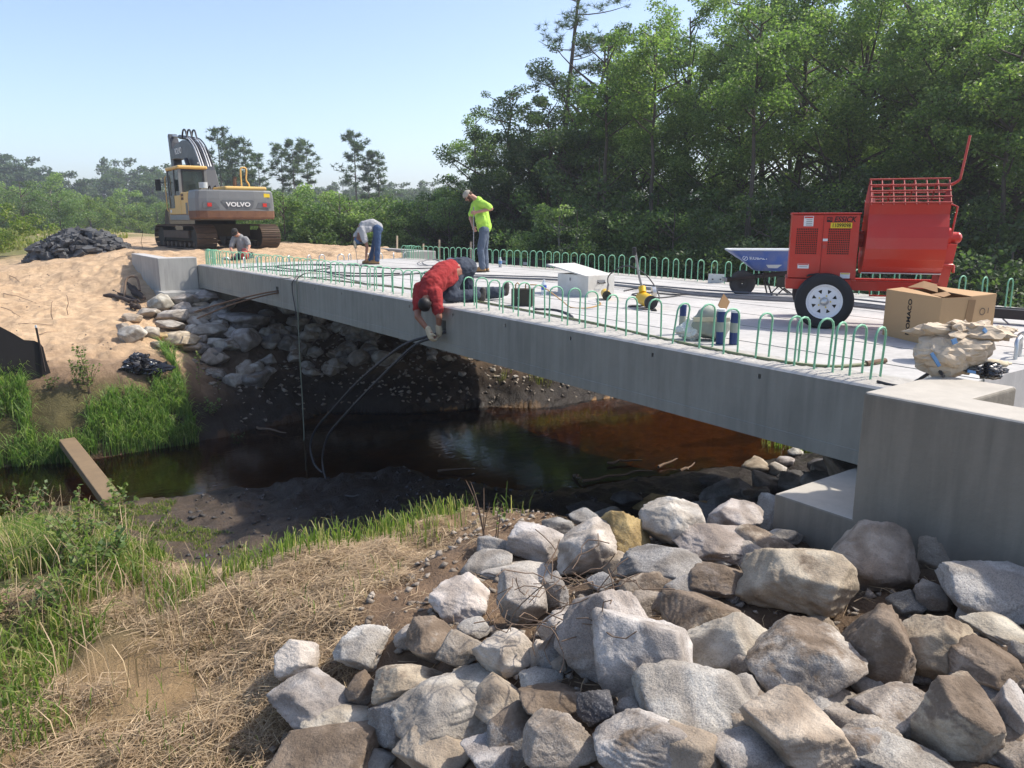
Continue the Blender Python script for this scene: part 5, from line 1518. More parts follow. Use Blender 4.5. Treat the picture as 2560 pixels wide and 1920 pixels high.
# drum
prof = [(0.20, 1.345), (0.205, 1.23), (0.125, 1.10), (0.085, 0.985), (0.075, 0.87), (0.095, 0.76), (0.13, 0.675), (0.19, 0.615), (0.29, 0.595), (0.42, 0.59), (0.54, 0.62), (0.63, 0.69), (0.69, 0.80), (0.70, 0.98), (0.68, 1.2), (0.70, 1.36)]
def drum(x0, x1, rin=0.0):
    b = MB(); n = len(prof); vs = []
    for x, ins in ((x0, 0), (x1, 0)):
        for v, z in prof: vs.append((x + (0.045 if (x == x1) else 0.045) * (z - 0.95), v, z))
    b.add(vs, [(i, i+1, n+i+1, n+i) for i in range(n-1)])
    # inner skin
    vs2 = [(x, v + (0.48 - v)*0.02, z + 0.004) for x, v, z in vs]
    b.add(vs2, [(n+i, n+i+1, i+1, i) for i in range(n-1)])
    for k in (0, n):
        e = vs[k:k+n]; b.add(e, [tuple(range(n))])
    return b
dr = drum(0.475, 1.375).build('drum', M['red'], mix)
lip = MB(); lip.tube([(0.475 + 0.045*(0.585 - .95), 0.18, 0.609), (1.375 + 0.045*(0.585 - .95), 0.18, 0.609)], 0.008, 6); lip.build('drum_lip', M['galv'], dr)
# hopper sides flaring under the grate
for s, x in ((1, 0.492), (-1, 1.392)):
    b = MB(); p = [(x, 0.20, 1.345), (x, 0.42, 1.59), (x, 0.70, 1.36), (x, 0.68, 1.28), (x + s*0.10, 0.40, 1.22), (x + s*0.11, 0.21, 1.24)]
    b.add(p, [(0, 1, 2, 3, 4, 5)]); b.add([(q[0] - s*0.004, q[1], q[2]) for q in p], [(5, 4, 3, 2, 1, 0)]); b.build('hopper_side', M['red_worn'], mix)
gz = lambda v: 1.352 + (v - 0.19) * (1.605 - 1.352) / 0.23
gr = MB()
for k in range(5):
    v = 0.19 + 0.23*k/4; gr.tube([(0.49, v, gz(v)), (1.40, v, gz(v))], 0.0095, 6)
g2 = MB()
for k in range(8):
    x = 0.505 + 0.88*k/7; g2.tube([(x, 0.175, gz(0.175) - 0.006), (x, 0.425, gz(0.425) - 0.006)], 0.0085, 6)
    if k % 2 == 0: g2.tube([(x, 0.42, 1.60), (x, 0.69, 1.37)], 0.0085, 6)
for k in range(3): v = 0.50 + 0.08*k; g2.tube([(0.49, v, 1.60 - (v - 0.42)*0.85), (1.40, v, 1.60 - (v - 0.42)*0.85)], 0.0085, 6)
go = gr.build('grate', M['red_worn'], mix); g2.build('cross_bar', M['red_worn'], go)
pd = MB(); pd.cyl((0.5, 0.42, 0.97), (1.38, 0.42, 0.97), 0.025); 
for k in range(3): pd.obox((0.65 + 0.28*k, 0.48, 1.10), (0.06, 0.16, 0.30), (0.5*k, 0.4, 0.3))
pd.build('paddle', M['steel'], dr)
MB().tube(smooth_path([(1.40, 0.45, 1.54), (1.44, 0.45, 1.55), (1.50, 0.45, 1.59), (1.515, 0.45, 1.65), (1.56, 0.45, 2.04)], 6), 0.015, 8).build('dump_handle', M['red'], mix)
MB().tube([(1.405, 0.33, 1.40), (1.41, 0.33, 1.34), (1.49, 0.33, 1.31), (1.465, 0.36, 1.0), (1.44, 0.36, 0.93)], 0.012, 8).build('latch_arm', M['red_worn'], mix)
MB().tube([(1.33, 0.28, 0.70), (1.50, 0.28, 0.70), (1.512, 0.28, 0.69), (1.512, 0.28, 0.62)], 0.016, 8).build('lock_pin', M['red'], mix)
MB().tube([(0.62, 0.5, 0.40), (0.62, 0.5, 0.335), (0.85, 0.5, 0.335), (0.85, 0.5, 0.40)], 0.010, 6).build('bracket', M['red'], mix)
# wheels
def wheel(parent, c, ax=(0, -1, 0), R=0.302, W=0.17):
    c = Vector(c); h = W/2
    t = MB(); t.lathe(c, ax, [(R*0.60, h*0.80), (R*0.66, h*0.95), (R*0.84, h*1.0), (R*0.95, h*0.86), (R*0.985, h*0.68), (R, h*0.5), (R, -h*0.5), (R*0.985, -h*0.68), (R*0.95, -h*0.86), (R*0.66, -h*0.95), (R*0.6, -h*0.8)], 48)
    for k in (-0.34, 0.0, 0.34): t.lathe(c, ax, [(R*1.003, h*(k - 0.10)), (R*1.006, h*(k - 0.08)), (R*1.006, h*(k + 0.08)), (R*1.003, h*(k + 0.10))], 48)
    ty = t.build('tyre', M['rubber'], parent)
    r = MB(); r.lathe(c, ax, [(R*0.62, h*0.80), (R*0.645, h*0.84), (R*0.60, h*0.86), (R*0.575, h*0.60), (R*0.54, h*0.50)], 48)
    # disc with eight openings
    u, v, d = basis(ax); n = 64
    def P(rad, a, off): return c + d*off + u*(rad*math.cos(a)) + v*(rad*math.sin(a))
    for k in range(8):
        a0 = 2*math.pi*k/8; a1 = a0 + 2*math.pi/8; aw = 0.17; am = (a0 + a1)/2
        ro, ri, rm = R*0.54, R*0.20, R*0.375
        # ring from hub to the opening and ring outside it
        for (ra, oa, rb, ob) in ((R*0.13, h*0.62, R*0.30, h*0.55), (R*0.43, h*0.50, ro, h*0.50)):
            for q in range(4):
                b0, b1 = a0 + (a1-a0)*q/4, a0 + (a1-a0)*(q+1)/4
                r.add([P(ra, b0, oa), P(rb, b0, ob), P(rb, b1, ob), P(ra, b1, oa)], [(0, 1, 2, 3)])
        for (ba, bb) in ((a0, am - aw), (am + aw, a1)):
            f_in = 0.0
            r.add([P(R*0.30, ba, h*0.55), P(R*0.43, ba, h*0.50), P(R*0.43, bb, h*0.50), P(R*0.30, bb if ba == a0 else bb, h*0.55)], [(0, 1, 2, 3)])
        # narrow the opening towards the hub: triangular corner pieces
        r.add([P(R*0.30, am - aw, h*0.55), P(R*0.43, am - aw, h*0.50), P(R*0.30, am - aw*0.2, h*0.55)], [(0, 1, 2)])
        r.add([P(R*0.30, am + aw*0.2, h*0.55), P(R*0.43, am + aw, h*0.50), P(R*0.30, am + aw, h*0.55)], [(0, 1, 2)])
    rm = r.build('rim', M['white'], parent)
    MB().lathe(c, ax, [(R*0.55, h*0.1), (0.0, h*0.1)], 32).build('brake_backing', M['mud_steel'], rm)
    hb = MB(); hb.lathe(c, ax, [(R*0.15, h*0.5), (R*0.15, h*0.75), (R*0.115, h*0.98), (R*0.10, h*1.05), (0.0, h*1.08)], 24); hb.build('hub', M['galv'], rm)
    ns = MB()
    for k in range(5):
        a = 2*math.pi*k/5; q = P(R*0.215, a, h*0.56); ns.cyl(q, q + d*0.018, 0.0075, n=8)
    ns.build('lug_nut', M['label_y'], rm)
    return ty
wa = empty('wheel', (0.04, 0, 0), 0, mix); wa.scale = (1/0.865, 1, 1); wheel(wa, (0, 0.02, 0.302))
wb = empty('wheel', (0.04, 0, 0), 0, mix); wb.scale = (1/0.865, 1, 1); wheel(wb, (0, 1.16, 0.302), (0, 1, 0))
MB().cyl((0.035, 0.1, 0.302), (0.035, 1.08, 0.302), 0.028).build('axle', M['red_worn'], mix)
MB().obox((0.035, 0.3, 0.375), (0.4, 0.05, 0.10)).build('spring_hanger', M['red'], mix)

# ------------------------------------------------------------------ wheelbarrow
wbq = empty('wheelbarrow', (4.79, 4.91, 0.003), math.radians(-43))
tag(wbq, 'blue wheelbarrow with scuffed tub parked behind the red mixer', 'wheelbarrow')
# local x towards the handles (picture right), origin at the wheel contact
def tub(z, x0, x1, w0, w1, r=0.06, n=5):
    pts = []
    for cx, cy_, a0 in ((x1 - r, w1/2 - r, 0), (x0 + r, w0/2 - r, 90), (x0 + r, -w0/2 + r, 180), (x1 - r, -w1/2 + r, 270)):
        for k in range(n):
            a = math.radians(a0 + 90*k/(n-1)); pts.append((cx + r*math.cos(a), cy_ + r*math.sin(a), z))
    return pts
rings = [tub(0.40, 0.20, 0.62, 0.24, 0.36, 0.05), tub(0.41, 0.17, 0.66, 0.28, 0.40, 0.06), tub(0.56, -0.02, 0.86, 0.46, 0.55, 0.09), tub(0.70, -0.24, 1.00, 0.56, 0.64, 0.13), tub(0.715, -0.26, 1.02, 0.59, 0.67, 0.14), tub(0.725, -0.265, 1.03, 0.61, 0.69, 0.14), tub(0.735, -0.255, 1.02, 0.59, 0.67, 0.14), tub(0.72, -0.22, 0.99, 0.565, 0.625, 0.11), tub(0.57, 0.0, 0.845, 0.44, 0.53, 0.09), tub(0.42, 0.18, 0.64, 0.26, 0.38, 0.05)]
n = len(rings[0])
def ringmesh(rs, cap0=True, cap1=True):
    b = MB(); V = [p for r in rs for p in r]
    b.add(V, [(i*n + k, i*n + (k+1) % n, (i+1)*n + (k+1) % n, (i+1)*n + k) for i in range(len(rs)-1) for k in range(n)], True)
    if cap0: b.add(rs[0], [tuple(reversed(range(n)))])
    if cap1: b.add(rs[-1], [tuple(range(n))])
    return b
tb = ringmesh(rings[:5], True, False).build('tub', M['blue'], wbq)
ringmesh(rings[4:], False, True).build('rim_lip', M['greyplastic'], tb)
tm_ = Matrix.Translation((0.20, -0.262, 0.60)) @ Euler((math.radians(90 - 36), 0, math.radians(4))).to_matrix().to_4x4()
text_part('lettering', 'KOBALT', 0.07, M['label_w'], tb, tm_, 1.05, 0.001, 0.002)
lgm = MB()
for k in range(20):
    a0, a1 = 2*math.pi*k/20, 2*math.pi*(k+1)/20
    lgm.add([tm_ @ Vector((-0.205 + r_*math.cos(a), r_*math.sin(a), 0.001)) for r_, a in ((0.042, a0), (0.042, a1), (0.033, a1), (0.033, a0))], [(0, 1, 2, 3)])
lgm.add([tm_ @ Vector(q) for q in ((-0.23, -0.022, 0.001), (-0.22, -0.027, 0.001), (-0.18, 0.022, 0.001), (-0.19, 0.027, 0.001))], [(0, 1, 2, 3)])
lgm.build('logo', M['label_w'], tb)
w_ = MB(); w_.lathe((0.02, 0, 0.20), (0, 1, 0), [(0.10, 0.035), (0.15, 0.048), (0.19, 0.04), (0.20, 0.02), (0.20, -0.02), (0.19, -0.04), (0.15, -0.048), (0.10, -0.035)], 36); wt = w_.build('tyre', M['rubber_grey'], wbq)
w_ = MB(); w_.lathe((0.02, 0, 0.20), (0, 1, 0), [(0.105, 0.03), (0.06, 0.02), (0.05, 0.045), (0.018, 0.05), (0.018, -0.05), (0.05, -0.045), (0.06, -0.02), (0.105, -0.03)], 24); w_.build('rim', M['rubber_grey'], wt)
for s in (-1, 1):
    MB().beam((-0.26, s*0.07, 0.255), (1.55, s*0.30, 0.46), 0.036, 0.045).build('handle', M['darkwood'], wbq)
    MB().tube([(0.34, s*0.13, 0.345), (0.45, s*0.2, 0.012), (0.50, s*0.2, 0.012), (0.62, s*0.2, 0.14), (0.80, s*0.2, 0.012), (0.88, s*0.21, 0.012), (0.86, s*0.2, 0.40)], 0.013, 8).build('leg', M['black'], wbq)
MB().obox((0.60, -0.21, 0.235), (0.20, 0.012, 0.16)).build('leg_plate', M['mud_steel'], wbq)
MB().obox((-0.26, 0, 0.255), (0.05, 0.24, 0.06)).build('nose_guard', M['steel'], wbq)
# bits beside it
st = empty('steel_plate', (6.02, 6.42, 0.005), math.radians(-40)); MB().obox((0, 0.02, 0.11), (0.30, 0.014, 0.19), (0.12, 0.04, 0)).build('plate', M['greyplastic'], st); MB().obox((0.02, -0.05, 0.012), (0.42, 0.10, 0.022)).build('base_board', M['darkwood'], st)
for x in (-0.07, 0.07): MB().cyl((x, -0.001, 0.11), (x, 0.03, 0.11), 0.013).build('bolt_hole', M['dark'], st)
tag(st, 'grey steel plate with two bolt holes propped near the far hoops', 'plate')

# ------------------------------------------------------------------ cardboard box
cb = empty('cardboard_box', (2.47, 1.27, 0.006), math.atan2(0.55 - 1.27, 2.12 - 2.47))
# local x runs along the lettered side towards the close corner, y away
cl_, cd_, ch_ = 0.81, 0.60, 0.475
tag(cb, 'big torn cardboard box lettered up its side beside the red mixer', 'box')
def panel(name, pts, th=0.006, mat='card'):
    b = MB(); P_ = [Vector(p) for p in pts]; nrm = (P_[1] - P_[0]).cross(P_[2] - P_[0]).normalized()
    k = len(P_); V = P_ + [p - nrm*th for p in P_]
    b.add(V, [tuple(range(k)), tuple(reversed(range(k, 2*k)))] + [(i, k+i, k+(i+1) % k, (i+1) % k) for i in range(k)])
    return b.build(name, M[mat], cb)
lf = panel('lettered_side', [(0, 0, 0), (cl_, 0, 0), (cl_, 0, ch_ - 0.012), (0, 0, ch_)])
rf = panel('close_end', [(cl_, 0.001, 0), (cl_ + 0.02, 0.30, 0), (cl_ + 0.015, 0.30, ch_ - 0.005), (cl_, 0.001, ch_ - 0.012)])
rf2 = panel('close_flap', [(cl_ + 0.018, 0.305, 0), (cl_ - 0.03, cd_, 0), (cl_ - 0.03, cd_, ch_ + 0.015), (cl_ + 0.012, 0.305, ch_ - 0.005)])
panel('fold_strip', [(cl_ + 0.020, 0.22, 0), (cl_ + 0.026, 0.30, 0), (cl_ + 0.024, 0.34, ch_ - 0.03), (cl_ + 0.018, 0.27, ch_ - 0.03)], 0.004, 'card_in')
panel('back_side', [(cl_ - 0.03, cd_, 0), (0, cd_, 0), (0, cd_, ch_), (cl_ - 0.03, cd_, ch_ + 0.015)])
panel('far_end', [(0, cd_, 0), (0, 0.001, 0), (0, 0.001, ch_), (0, cd_, ch_)])
panel('top_flap', [(0, 0.002, ch_ + 0.002), (cl_, 0.002, ch_ - 0.010), (0.62, 0.08, ch_ - 0.006), (0.30, 0.14, ch_ + 0.010), (0.0, 0.18, ch_ + 0.02)])
panel('top_flap', [(0, cd_, ch_ + 0.004), (0, 0.36, ch_ + 0.05), (0.30, 0.32, ch_ + 0.05), (0.55, 0.26, ch_ + 0.02), (cl_, 0.31, ch_ + 0.0), (cl_ - 0.03, cd_, ch_ + 0.018)])
panel('torn_flap', [(0.05, 0.20, ch_ + 0.025), (0.30, 0.18, ch_ + 0.04), (0.52, 0.18, ch_ + 0.015), (0.36, 0.29, ch_ + 0.075), (0.10, 0.34, ch_ + 0.09)], 0.005, 'card_in')
panel('torn_flap', [(0.56, 0.07, ch_ + 0.0), (0.78, 0.04, ch_ - 0.004), (0.72, 0.16, ch_ + 0.012), (0.60, 0.21, ch_ + 0.03)], 0.004, 'card_in')
text_part('lettering', 'NOMACO', 0.075, M['ink'], lf, Matrix.Translation((0.385, -0.003, 0.235)) @ rx90() @ Matrix.Rotation(math.radians(90), 4, 'Z'), 1.05, 0.001, 0.0012)
text_part('lettering', '1x2', 0.035, M['inkgrey'], lf, Matrix.Translation((0.72, -0.003, 0.17)) @ rx90() @ Matrix.Rotation(math.radians(90), 4, 'Z'), 1.0, 0.001, 0.001)
Re = Euler((math.radians(90), 0, math.radians(98))).to_matrix().to_4x4()
Tm = Matrix.Translation((cl_ + 0.000, 0.44, 0)) @ Re
gl = MB()
for k in range(16):
    a0, a1 = 2*math.pi*k/16, 2*math.pi*(k+1)/16
    gl.add([Tm @ Vector((r_*math.cos(a), 0.33 + r_*math.sin(a), 0.003)) for r_, a in ((0.035, a0), (0.035, a1), (0.027, a1), (0.027, a0))], [(0, 1, 2, 3), (3, 2, 1, 0)])
gl.build('stamp', M['inkgrey'], rf2)
text_part('lettering', '1', 0.075, M['inkgrey'], rf2, Tm @ Matrix.Translation((0.07, 0.335, 0.003)), 0.8, 0.001, 0.0)
text_part('lettering', '0008', 0.05, M['ink'], rf2, Tm @ Matrix.Translation((0.0, 0.17, 0.003)) @ Matrix.Rotation(math.radians(90), 4, 'Z'), 1.0, 0.001, 0.001)

# ------------------------------------------------------------------ white tool chest with an open lid
tc_ = empty('tool_chest', (2.40, 6.57, 0.02), math.atan2(5.82 - 6.57, 2.38 - 2.40))
tag(tc_, 'white metal tool chest with its lid propped open on the deck', 'tool chest')
q = MB(); LN, DP, HT = 0.75, 0.52, 0.34
q.box((0, 0, 0), (LN, 0.004, HT)); q.box((0, DP - 0.004, 0), (LN, DP, HT)); q.box((0, 0.0045, 0), (0.004, DP - 0.0045, HT)); q.box((LN - 0.004, 0.0045, 0), (LN, DP - 0.0045, HT)); q.box((0.0045, 0.0045, 0.002), (LN - 0.0045, DP - 0.0045, 0.008))
q.build('chest_body', M['chest'], tc_)
ld = MB(); ld.obox((0, 0, 0), (1.0, DP + 0.03, 0.02)); lo = ld.build('lid', M['chest'], tc_, 0.003); lo.location = (LN/2 - 0.14, DP/2, HT + 0.055); lo.rotation_euler = (0, math.radians(8), 0)
hd = MB(); hd.tube([(LN + 0.004, 0.19, 0.235), (LN + 0.03, 0.19, 0.225), (LN + 0.03, 0.32, 0.225), (LN + 0.004, 0.32, 0.235)], 0.007, 6); hd.build('handle', M['black'], tc_)
MB().obox((LN + 0.004, 0.255, 0.245), (0.006, 0.15, 0.05)).build('handle_plate', M['steel'], tc_)
MB().box((0.30, -0.006, 0.245), (0.33, -0.001, 0.29)).build('hasp', M['steel'], tc_)

# ------------------------------------------------------------------ small things on the deck
def bottle(x, y, h, r, label, water=True, cola=False):
    e = empty('plastic_bottle', (x, y, camber(y) + 0.003)); c = (0, 0, 0); ax = (0, 0, 1)
    MB().lathe(c, ax, [(0.0, 0.002), (r*0.9, 0.0), (r, h*0.05), (r, h*0.68), (r*0.85, h*0.76), (r*0.42, h*0.90), (r*0.40, h*0.95)], 18).build('bottle_body', M['clear'] if not cola else M['clear'], e)
    MB().lathe(c, ax, [(r*1.01, h*0.34), (r*1.02, h*0.36), (r*1.02, h*0.62), (r*1.01, h*0.64)], 18).build('wrap', M['paper_blue'] if cola else M['blue_label'], e)
    if cola: MB().lathe(c, ax, [(0.0, 0.004), (r*0.95, 0.004), (r*0.95, h*0.33), (0, h*0.33)], 18).build('drink', M['ink'], e)
    MB().cyl((0, 0, h*0.94), (0, 0, h), r*0.45, n=14).build('bottle_cap', M['label_w'], e)
    tag(e, label, 'bottle'); return e
M['blue_label'] = simple('blue_label', (0.03, 0.10, 0.50), 0.4, var=0.1)
bottle(5.62, 12.82, 0.24, 0.042, 'half-full cola bottle with a blue wrap by the far hoops', cola=True)
bottle(2.06, 6.49, 0.235, 0.042, 'clear water bottle with a blue label beside the white chest')
# battery box
bt = empty('battery_box', (0.93, 5.50, 0.02), math.radians(-52))
MB().obox((0, 0, 0.125), (0.29, 0.16, 0.245)).build('case', M['mud_steel'], bt, 0.006)
for x in (-0.08, 0.06): MB().tube([(x - 0.025, 0, 0.245), (x - 0.025, 0, 0.30), (x, 0, 0.325), (x + 0.025, 0, 0.30), (x + 0.025, 0, 0.245)], 0.009, 7).build('clamp', M['orange_cord'], bt)
MB().cyl((-0.05, -0.081, 0.13), (-0.05, -0.084, 0.13), 0.008).build('rivet', M['label_w'], bt)
tag(bt, 'black battery box with tan clamps on the deck behind the hoops', 'battery box')
tag(MB().tube(smooth_path([(0.98, 5.46, 0.32), (1.10, 5.30, 0.30), (1.28, 5.10, 0.12), (1.30, 4.92, 0.04), (1.45, 4.75, 0.04), (1.85, 4.95, 0.045), (2.05, 5.22, 0.05), (2.22, 5.42, 0.05)], 7), 0.008, 6).build('battery_cord', M['orange_cord']), 'tan cord looping from the black battery box to a yellow cylinder', 'cord')
# hydraulic jack set
jk = empty('hydraulic_pump', (2.02, 4.17, 0.03), math.radians(20))
MB().cyl((0, 0, 0.10), (0.20, 0.22, 0.13), 0.088, n=24).build('cylinder', M['yellow'], jk)
b = MB(); b.cyl((-0.022, -0.024, 0.0965), (0.0, 0.0, 0.10), 0.089, n=24); b.build('end_cap', M['black'], jk)
b = MB(); b.cyl((0.16, 0.19, 0.20), (0.20, 0.22, 0.27), 0.05, n=12); b.build('pump_block', M['yellow'], jk)
MB().tube([(0.19, 0.21, 0.26), (0.19, 0.26, 0.40), (0.06, 0.28, 0.78)], 0.017, 8).build('lever', M['steel'], jk)
MB().cyl((0.06, 0.28, 0.70), (0.05, 0.282, 0.80), 0.027, n=12).build('grip', M['black'], jk)
MB().cyl((0.30, 0.12, 0.20), (0.33, 0.08, 0.205), 0.072, n=24).build('gauge', M['galv'], jk)
MB().tube([(0.24, 0.2, 0.16), (0.30, 0.12, 0.20)], 0.012, 6).build('gauge_stem', M['steel'], jk)
b = MB(); b.obox((-0.02, -0.06, 0.006), (0.22, 0.06, 0.012), (0, 0, 0.5)); b.obox((0.24, 0.14, 0.006), (0.2, 0.06, 0.012), (0, 0, 0.5)); b.build('foot_plate', M['black'], jk)
tag(jk, 'yellow hydraulic hand pump with upright lever and round gauge on the deck', 'hydraulic pump')
jc = empty('hydraulic_cylinder', (2.34, 5.36, 0.03), math.radians(10))
MB().cyl((0, 0, 0.075), (0.22, 0.20, 0.085), 0.066, n=22).build('barrel', M['yellow'], jc); MB().cyl((-0.012, -0.011, 0.0745), (0, 0, 0.075), 0.067, n=22).build('end_cap', M['mud_steel'], jc); MB().cyl((-0.014, -0.013, 0.0745), (-0.02, -0.018, 0.0745), 0.02, n=12).build('port', M['ink'], jc)
MB().cyl((0.03, 0.02, 0.13), (0.03, 0.0, 0.24), 0.016, n=10).build('coupler', M['steel'], jc)
tag(jc, 'short yellow hydraulic cylinder lying beside the white chest', 'hydraulic cylinder')
ja, jb = Vector((2.365, 5.36, 0.25)), Vector((2.22, 4.45, 0.14))
tag(MB().tube(smooth_path([ja, (2.36, 5.34, 0.40), (2.42, 5.05, 0.545), (2.52, 4.75, 0.42), (2.52, 4.50, 0.16), (2.38, 4.48, 0.045), (2.10, 4.62, 0.04), (2.0, 4.5, 0.04), (2.12, 4.36, 0.07), jb], 7), 0.0095, 6).build('hydraulic_hose', M['cable']), 'black hose arching from the yellow cylinder to the yellow pump', 'hose')
# cartridges and sack
def cartridge(x, y, h, r, label, tilt=0.0, cap='label_w'):
    e = empty('sealant_cartridge', (x, y, camber(y) + 0.006)); e.rotation_euler = (tilt, tilt*0.5, 0.4)
    MB().cyl((0, 0, 0), (0, 0, h*0.93), r, n=20).build('tube', M['blue_tube'], e); MB().cyl((0, 0, h*0.93), (0, 0, h), r*1.02, n=20).build('end_cap', M[cap], e)
    MB().lathe((0, 0, 0), (0, 0, 1), [(r*1.004, h*0.35), (r*1.01, h*0.36), (r*1.01, h*0.62), (r*1.004, h*0.63)], 20).build('print_band', M['sackgrey'], e)
    tag(e, label, 'cartridge'); return e
cartridge(0.74, 2.46, 0.30, 0.035, 'single blue sealant cartridge standing alone behind the hoops', 0.01, 'blue_tube')
cartridge(0.57, 1.82, 0.335, 0.042, 'blue sealant cartridge with a white cap beside the grey sack', -0.01)
cartridge(0.66, 1.735, 0.325, 0.042, 'blue sealant cartridge right of its twin by the grey sack', 0.012)
sk = empty('material_sack', (0.70, 2.06, 0.012), math.radians(-38))
def lump(name, size, seed, mat, parent, sub=4, sharp=7, rough=1.2, planes=8, loc_=(0, 0, 0), crumple=0.0):
    me = rock_mesh(name, seed, sub, planes, sharp, rough); me.transform(Matrix.Diagonal((size[0]/2, size[1]/2, size[2]/2, 1)))
    if crumple > 0:
        n_ = len(me.vertices); co = np.empty(n_*3, np.float32); me.vertices.foreach_get("co", co); co = co.reshape(-1, 3)
        k = 1 + crumple * (np.abs(fbm(co[:, 0]*9, co[:, 1]*9, co[:, 2]*9, 4, seed)) - 0.3)[:, None]
        me.vertices.foreach_set("co", (co*k).astype(np.float32).ravel()); me.update()
    if mat in ('paper', 'bagplastic', 'plastic_film'):
        rg_ = np.random.default_rng(seed); n_ = len(me.vertices); co = np.empty(n_*3, np.float32); me.vertices.foreach_get('co', co)
        me.vertices.foreach_set('co', co + rg_.normal(size=n_*3).astype(np.float32)*max(size)*0.010)
        me.polygons.foreach_set('use_smooth', np.zeros(len(me.polygons), bool)); me.update()
    o = link_mesh(name, me, M[mat], parent); o.location = loc_; return o
lump('sack_body', (0.40, 0.24, 0.34), 12, 'sackgrey', sk, 4, 10, 0.8, 6, (0, 0, 0.17), 0.12)
MB().box((-0.19, -0.125, 0.20), (0.16, -0.118, 0.24)).build('print_band', M['cream'], sk)
lump('film_wrap', (0.30, 0.22, 0.22), 15, 'plastic_film', sk, 4, 6, 1.2, 7, (-0.19, -0.02, 0.10), 0.5)
tag(sk, 'grey-green sack wrapped in crumpled clear film behind the hoops', 'sack')
cd2 = MB().obox((0, 0, 0), (0.20, 0.005, 0.13), (0.2, 0.5, 0.3)).build('cardboard_scrap', M['card_in']); cd2.location = (0.84, 2.02, 0.37); tag(cd2, 'torn brown cardboard scrap leaning on the grey sack', 'cardboard')
# bucket behind the paper sack
bk = empty('bucket', (1.42, 0.22, 0.006))
MB().lathe((0, 0, 0), (0, 0, 1), [(0.0, 0.004), (0.115, 0.002), (0.138, 0.26), (0.146, 0.262), (0.146, 0.275), (0.136, 0.275), (0.110, 0.02), (0, 0.02)], 32).build('pail', M['greyplastic'], bk)
MB().tube([(0.14*math.cos(a), 0.14*math.sin(a), 0.22 + 0.04*math.sin(a)) for a in [math.pi*k/10 + 2.6 for k in range(11)]], 0.004, 5).build('handle', M['steel'], bk)
tag(bk, 'grey plastic bucket behind the crumpled paper sack', 'bucket')
# torn paper sack on the wall end
ps = empty('paper_sack', (0.06, -0.52, 0.168), math.radians(-30))
lump('sack_body', (0.50, 0.36, 0.30), 61, 'paper', ps, 4, 5, 0.5, 6, (0.0, 0.0, 0.13), 0.22)
lump('torn_top', (0.46, 0.24, 0.16), 64, 'paper', ps, 4, 7, 0.8, 7, (0.11, 0.02, 0.27), 0.8)
lump('torn_corner', (0.26, 0.12, 0.07), 66, 'paper', ps, 4, 7, 1.0, 7, (0.37, 0.04, 0.28), 0.9)
for (cx, cz, w1, h1, r1) in ((-0.19, 0.12, 0.022, 0.10, -0.5), (-0.08, 0.24, 0.035, 0.035, -0.3), (0.17, 0.28, 0.09, 0.028, 0.8), (0.05, 0.04, 0.06, 0.018, 0.2)):
    MB().obox((cx, -0.168 + 0.9*abs(cx)**2 + 0.05*max(cz - 0.2, 0)*9, cz), (w1, 0.010, h1), (-0.3, r1, 0.1)).build('blue_print', M['paper_blue'], ps)
lump('plastic_liner', (0.24, 0.14, 0.09), 69, 'bagplastic', ps, 4, 6, 2.0, 7, (0.20, -0.12, 0.03), 0.9)
tag(ps, 'crumpled brown paper cement sack slumped on the end of the wall', 'sack')
gv = empty('work_gloves', (0.52, -0.66, 0.17), 0.2)
for k, (x, y, s) in enumerate(((0, 0, 1), (0.05, 0.06, 0.9))):
    b = MB(); b.ell((x, y, 0.03), (0.06*s, 0.045, 0.022))
    for f_ in range(4): b.caps((x + 0.05, y - 0.03 + 0.02*f_, 0.03), (x + 0.13*s, y - 0.035 + 0.023*f_, 0.022 + 0.006*(f_ % 2)), 0.011, 0.009, 8)
    b.caps((x, y + 0.04, 0.03), (x + 0.05, y + 0.075, 0.03), 0.012, 0.010, 8)
    b.build('glove', M['glove'], gv)
tag(gv, 'pair of cream work gloves lying on the wall end beside the paper sack', 'gloves')
tag(MB().tube(smooth_path([(0.10, -0.02, 0.02), (0.06, -0.25, 0.03), (-0.04, -0.48, 0.19), (-0.16, -0.60, 0.185)], 5), [0.012]*16, 6).build('rubber_strip', M['cable']), 'black rubber strip trailing from under the paper sack', 'strip')
# tools lying by the far right hoops
tl = empty('pole_tool', (5.3, 1.1, 0.02)); MB().tube([(0.2, 0.75, 0.05), (0.6, -1.4, 0.05)], 0.017, 8).build('pole', M['black'], tl); MB().cyl((0.43, -0.5, 0.05), (0.47, -0.7, 0.05), 0.021).build('grip_band', M['label_w'], tl); tag(tl, 'black and white striped pole lying along the far hoops', 'pole')
tag(MB().beam((5.1, 1.75, 0.03), (5.45, -0.4, 0.03), 0.10, 0.05).build('timber_batten', M['wood']), 'brown timber batten lying behind the cardboard box', 'batten')
tw = empty('tow_bar', (4.2, 0.9, 0.06)); MB().beam((0.2, 0.75, 0.06), (0.55, -1.5, 0.06), 0.11, 0.11).build('bar', M['black'], tw, 0.008); MB().tube([(0.28, 0.05, 0.0), (0.22, -0.05, -0.05), (0.30, -0.25, -0.05), (0.38, -0.25, 0.0)], 0.009, 6).build('safety_chain', M['steel'], tw); tag(tw, 'black steel tow bar lying behind the cardboard box', 'tow bar')

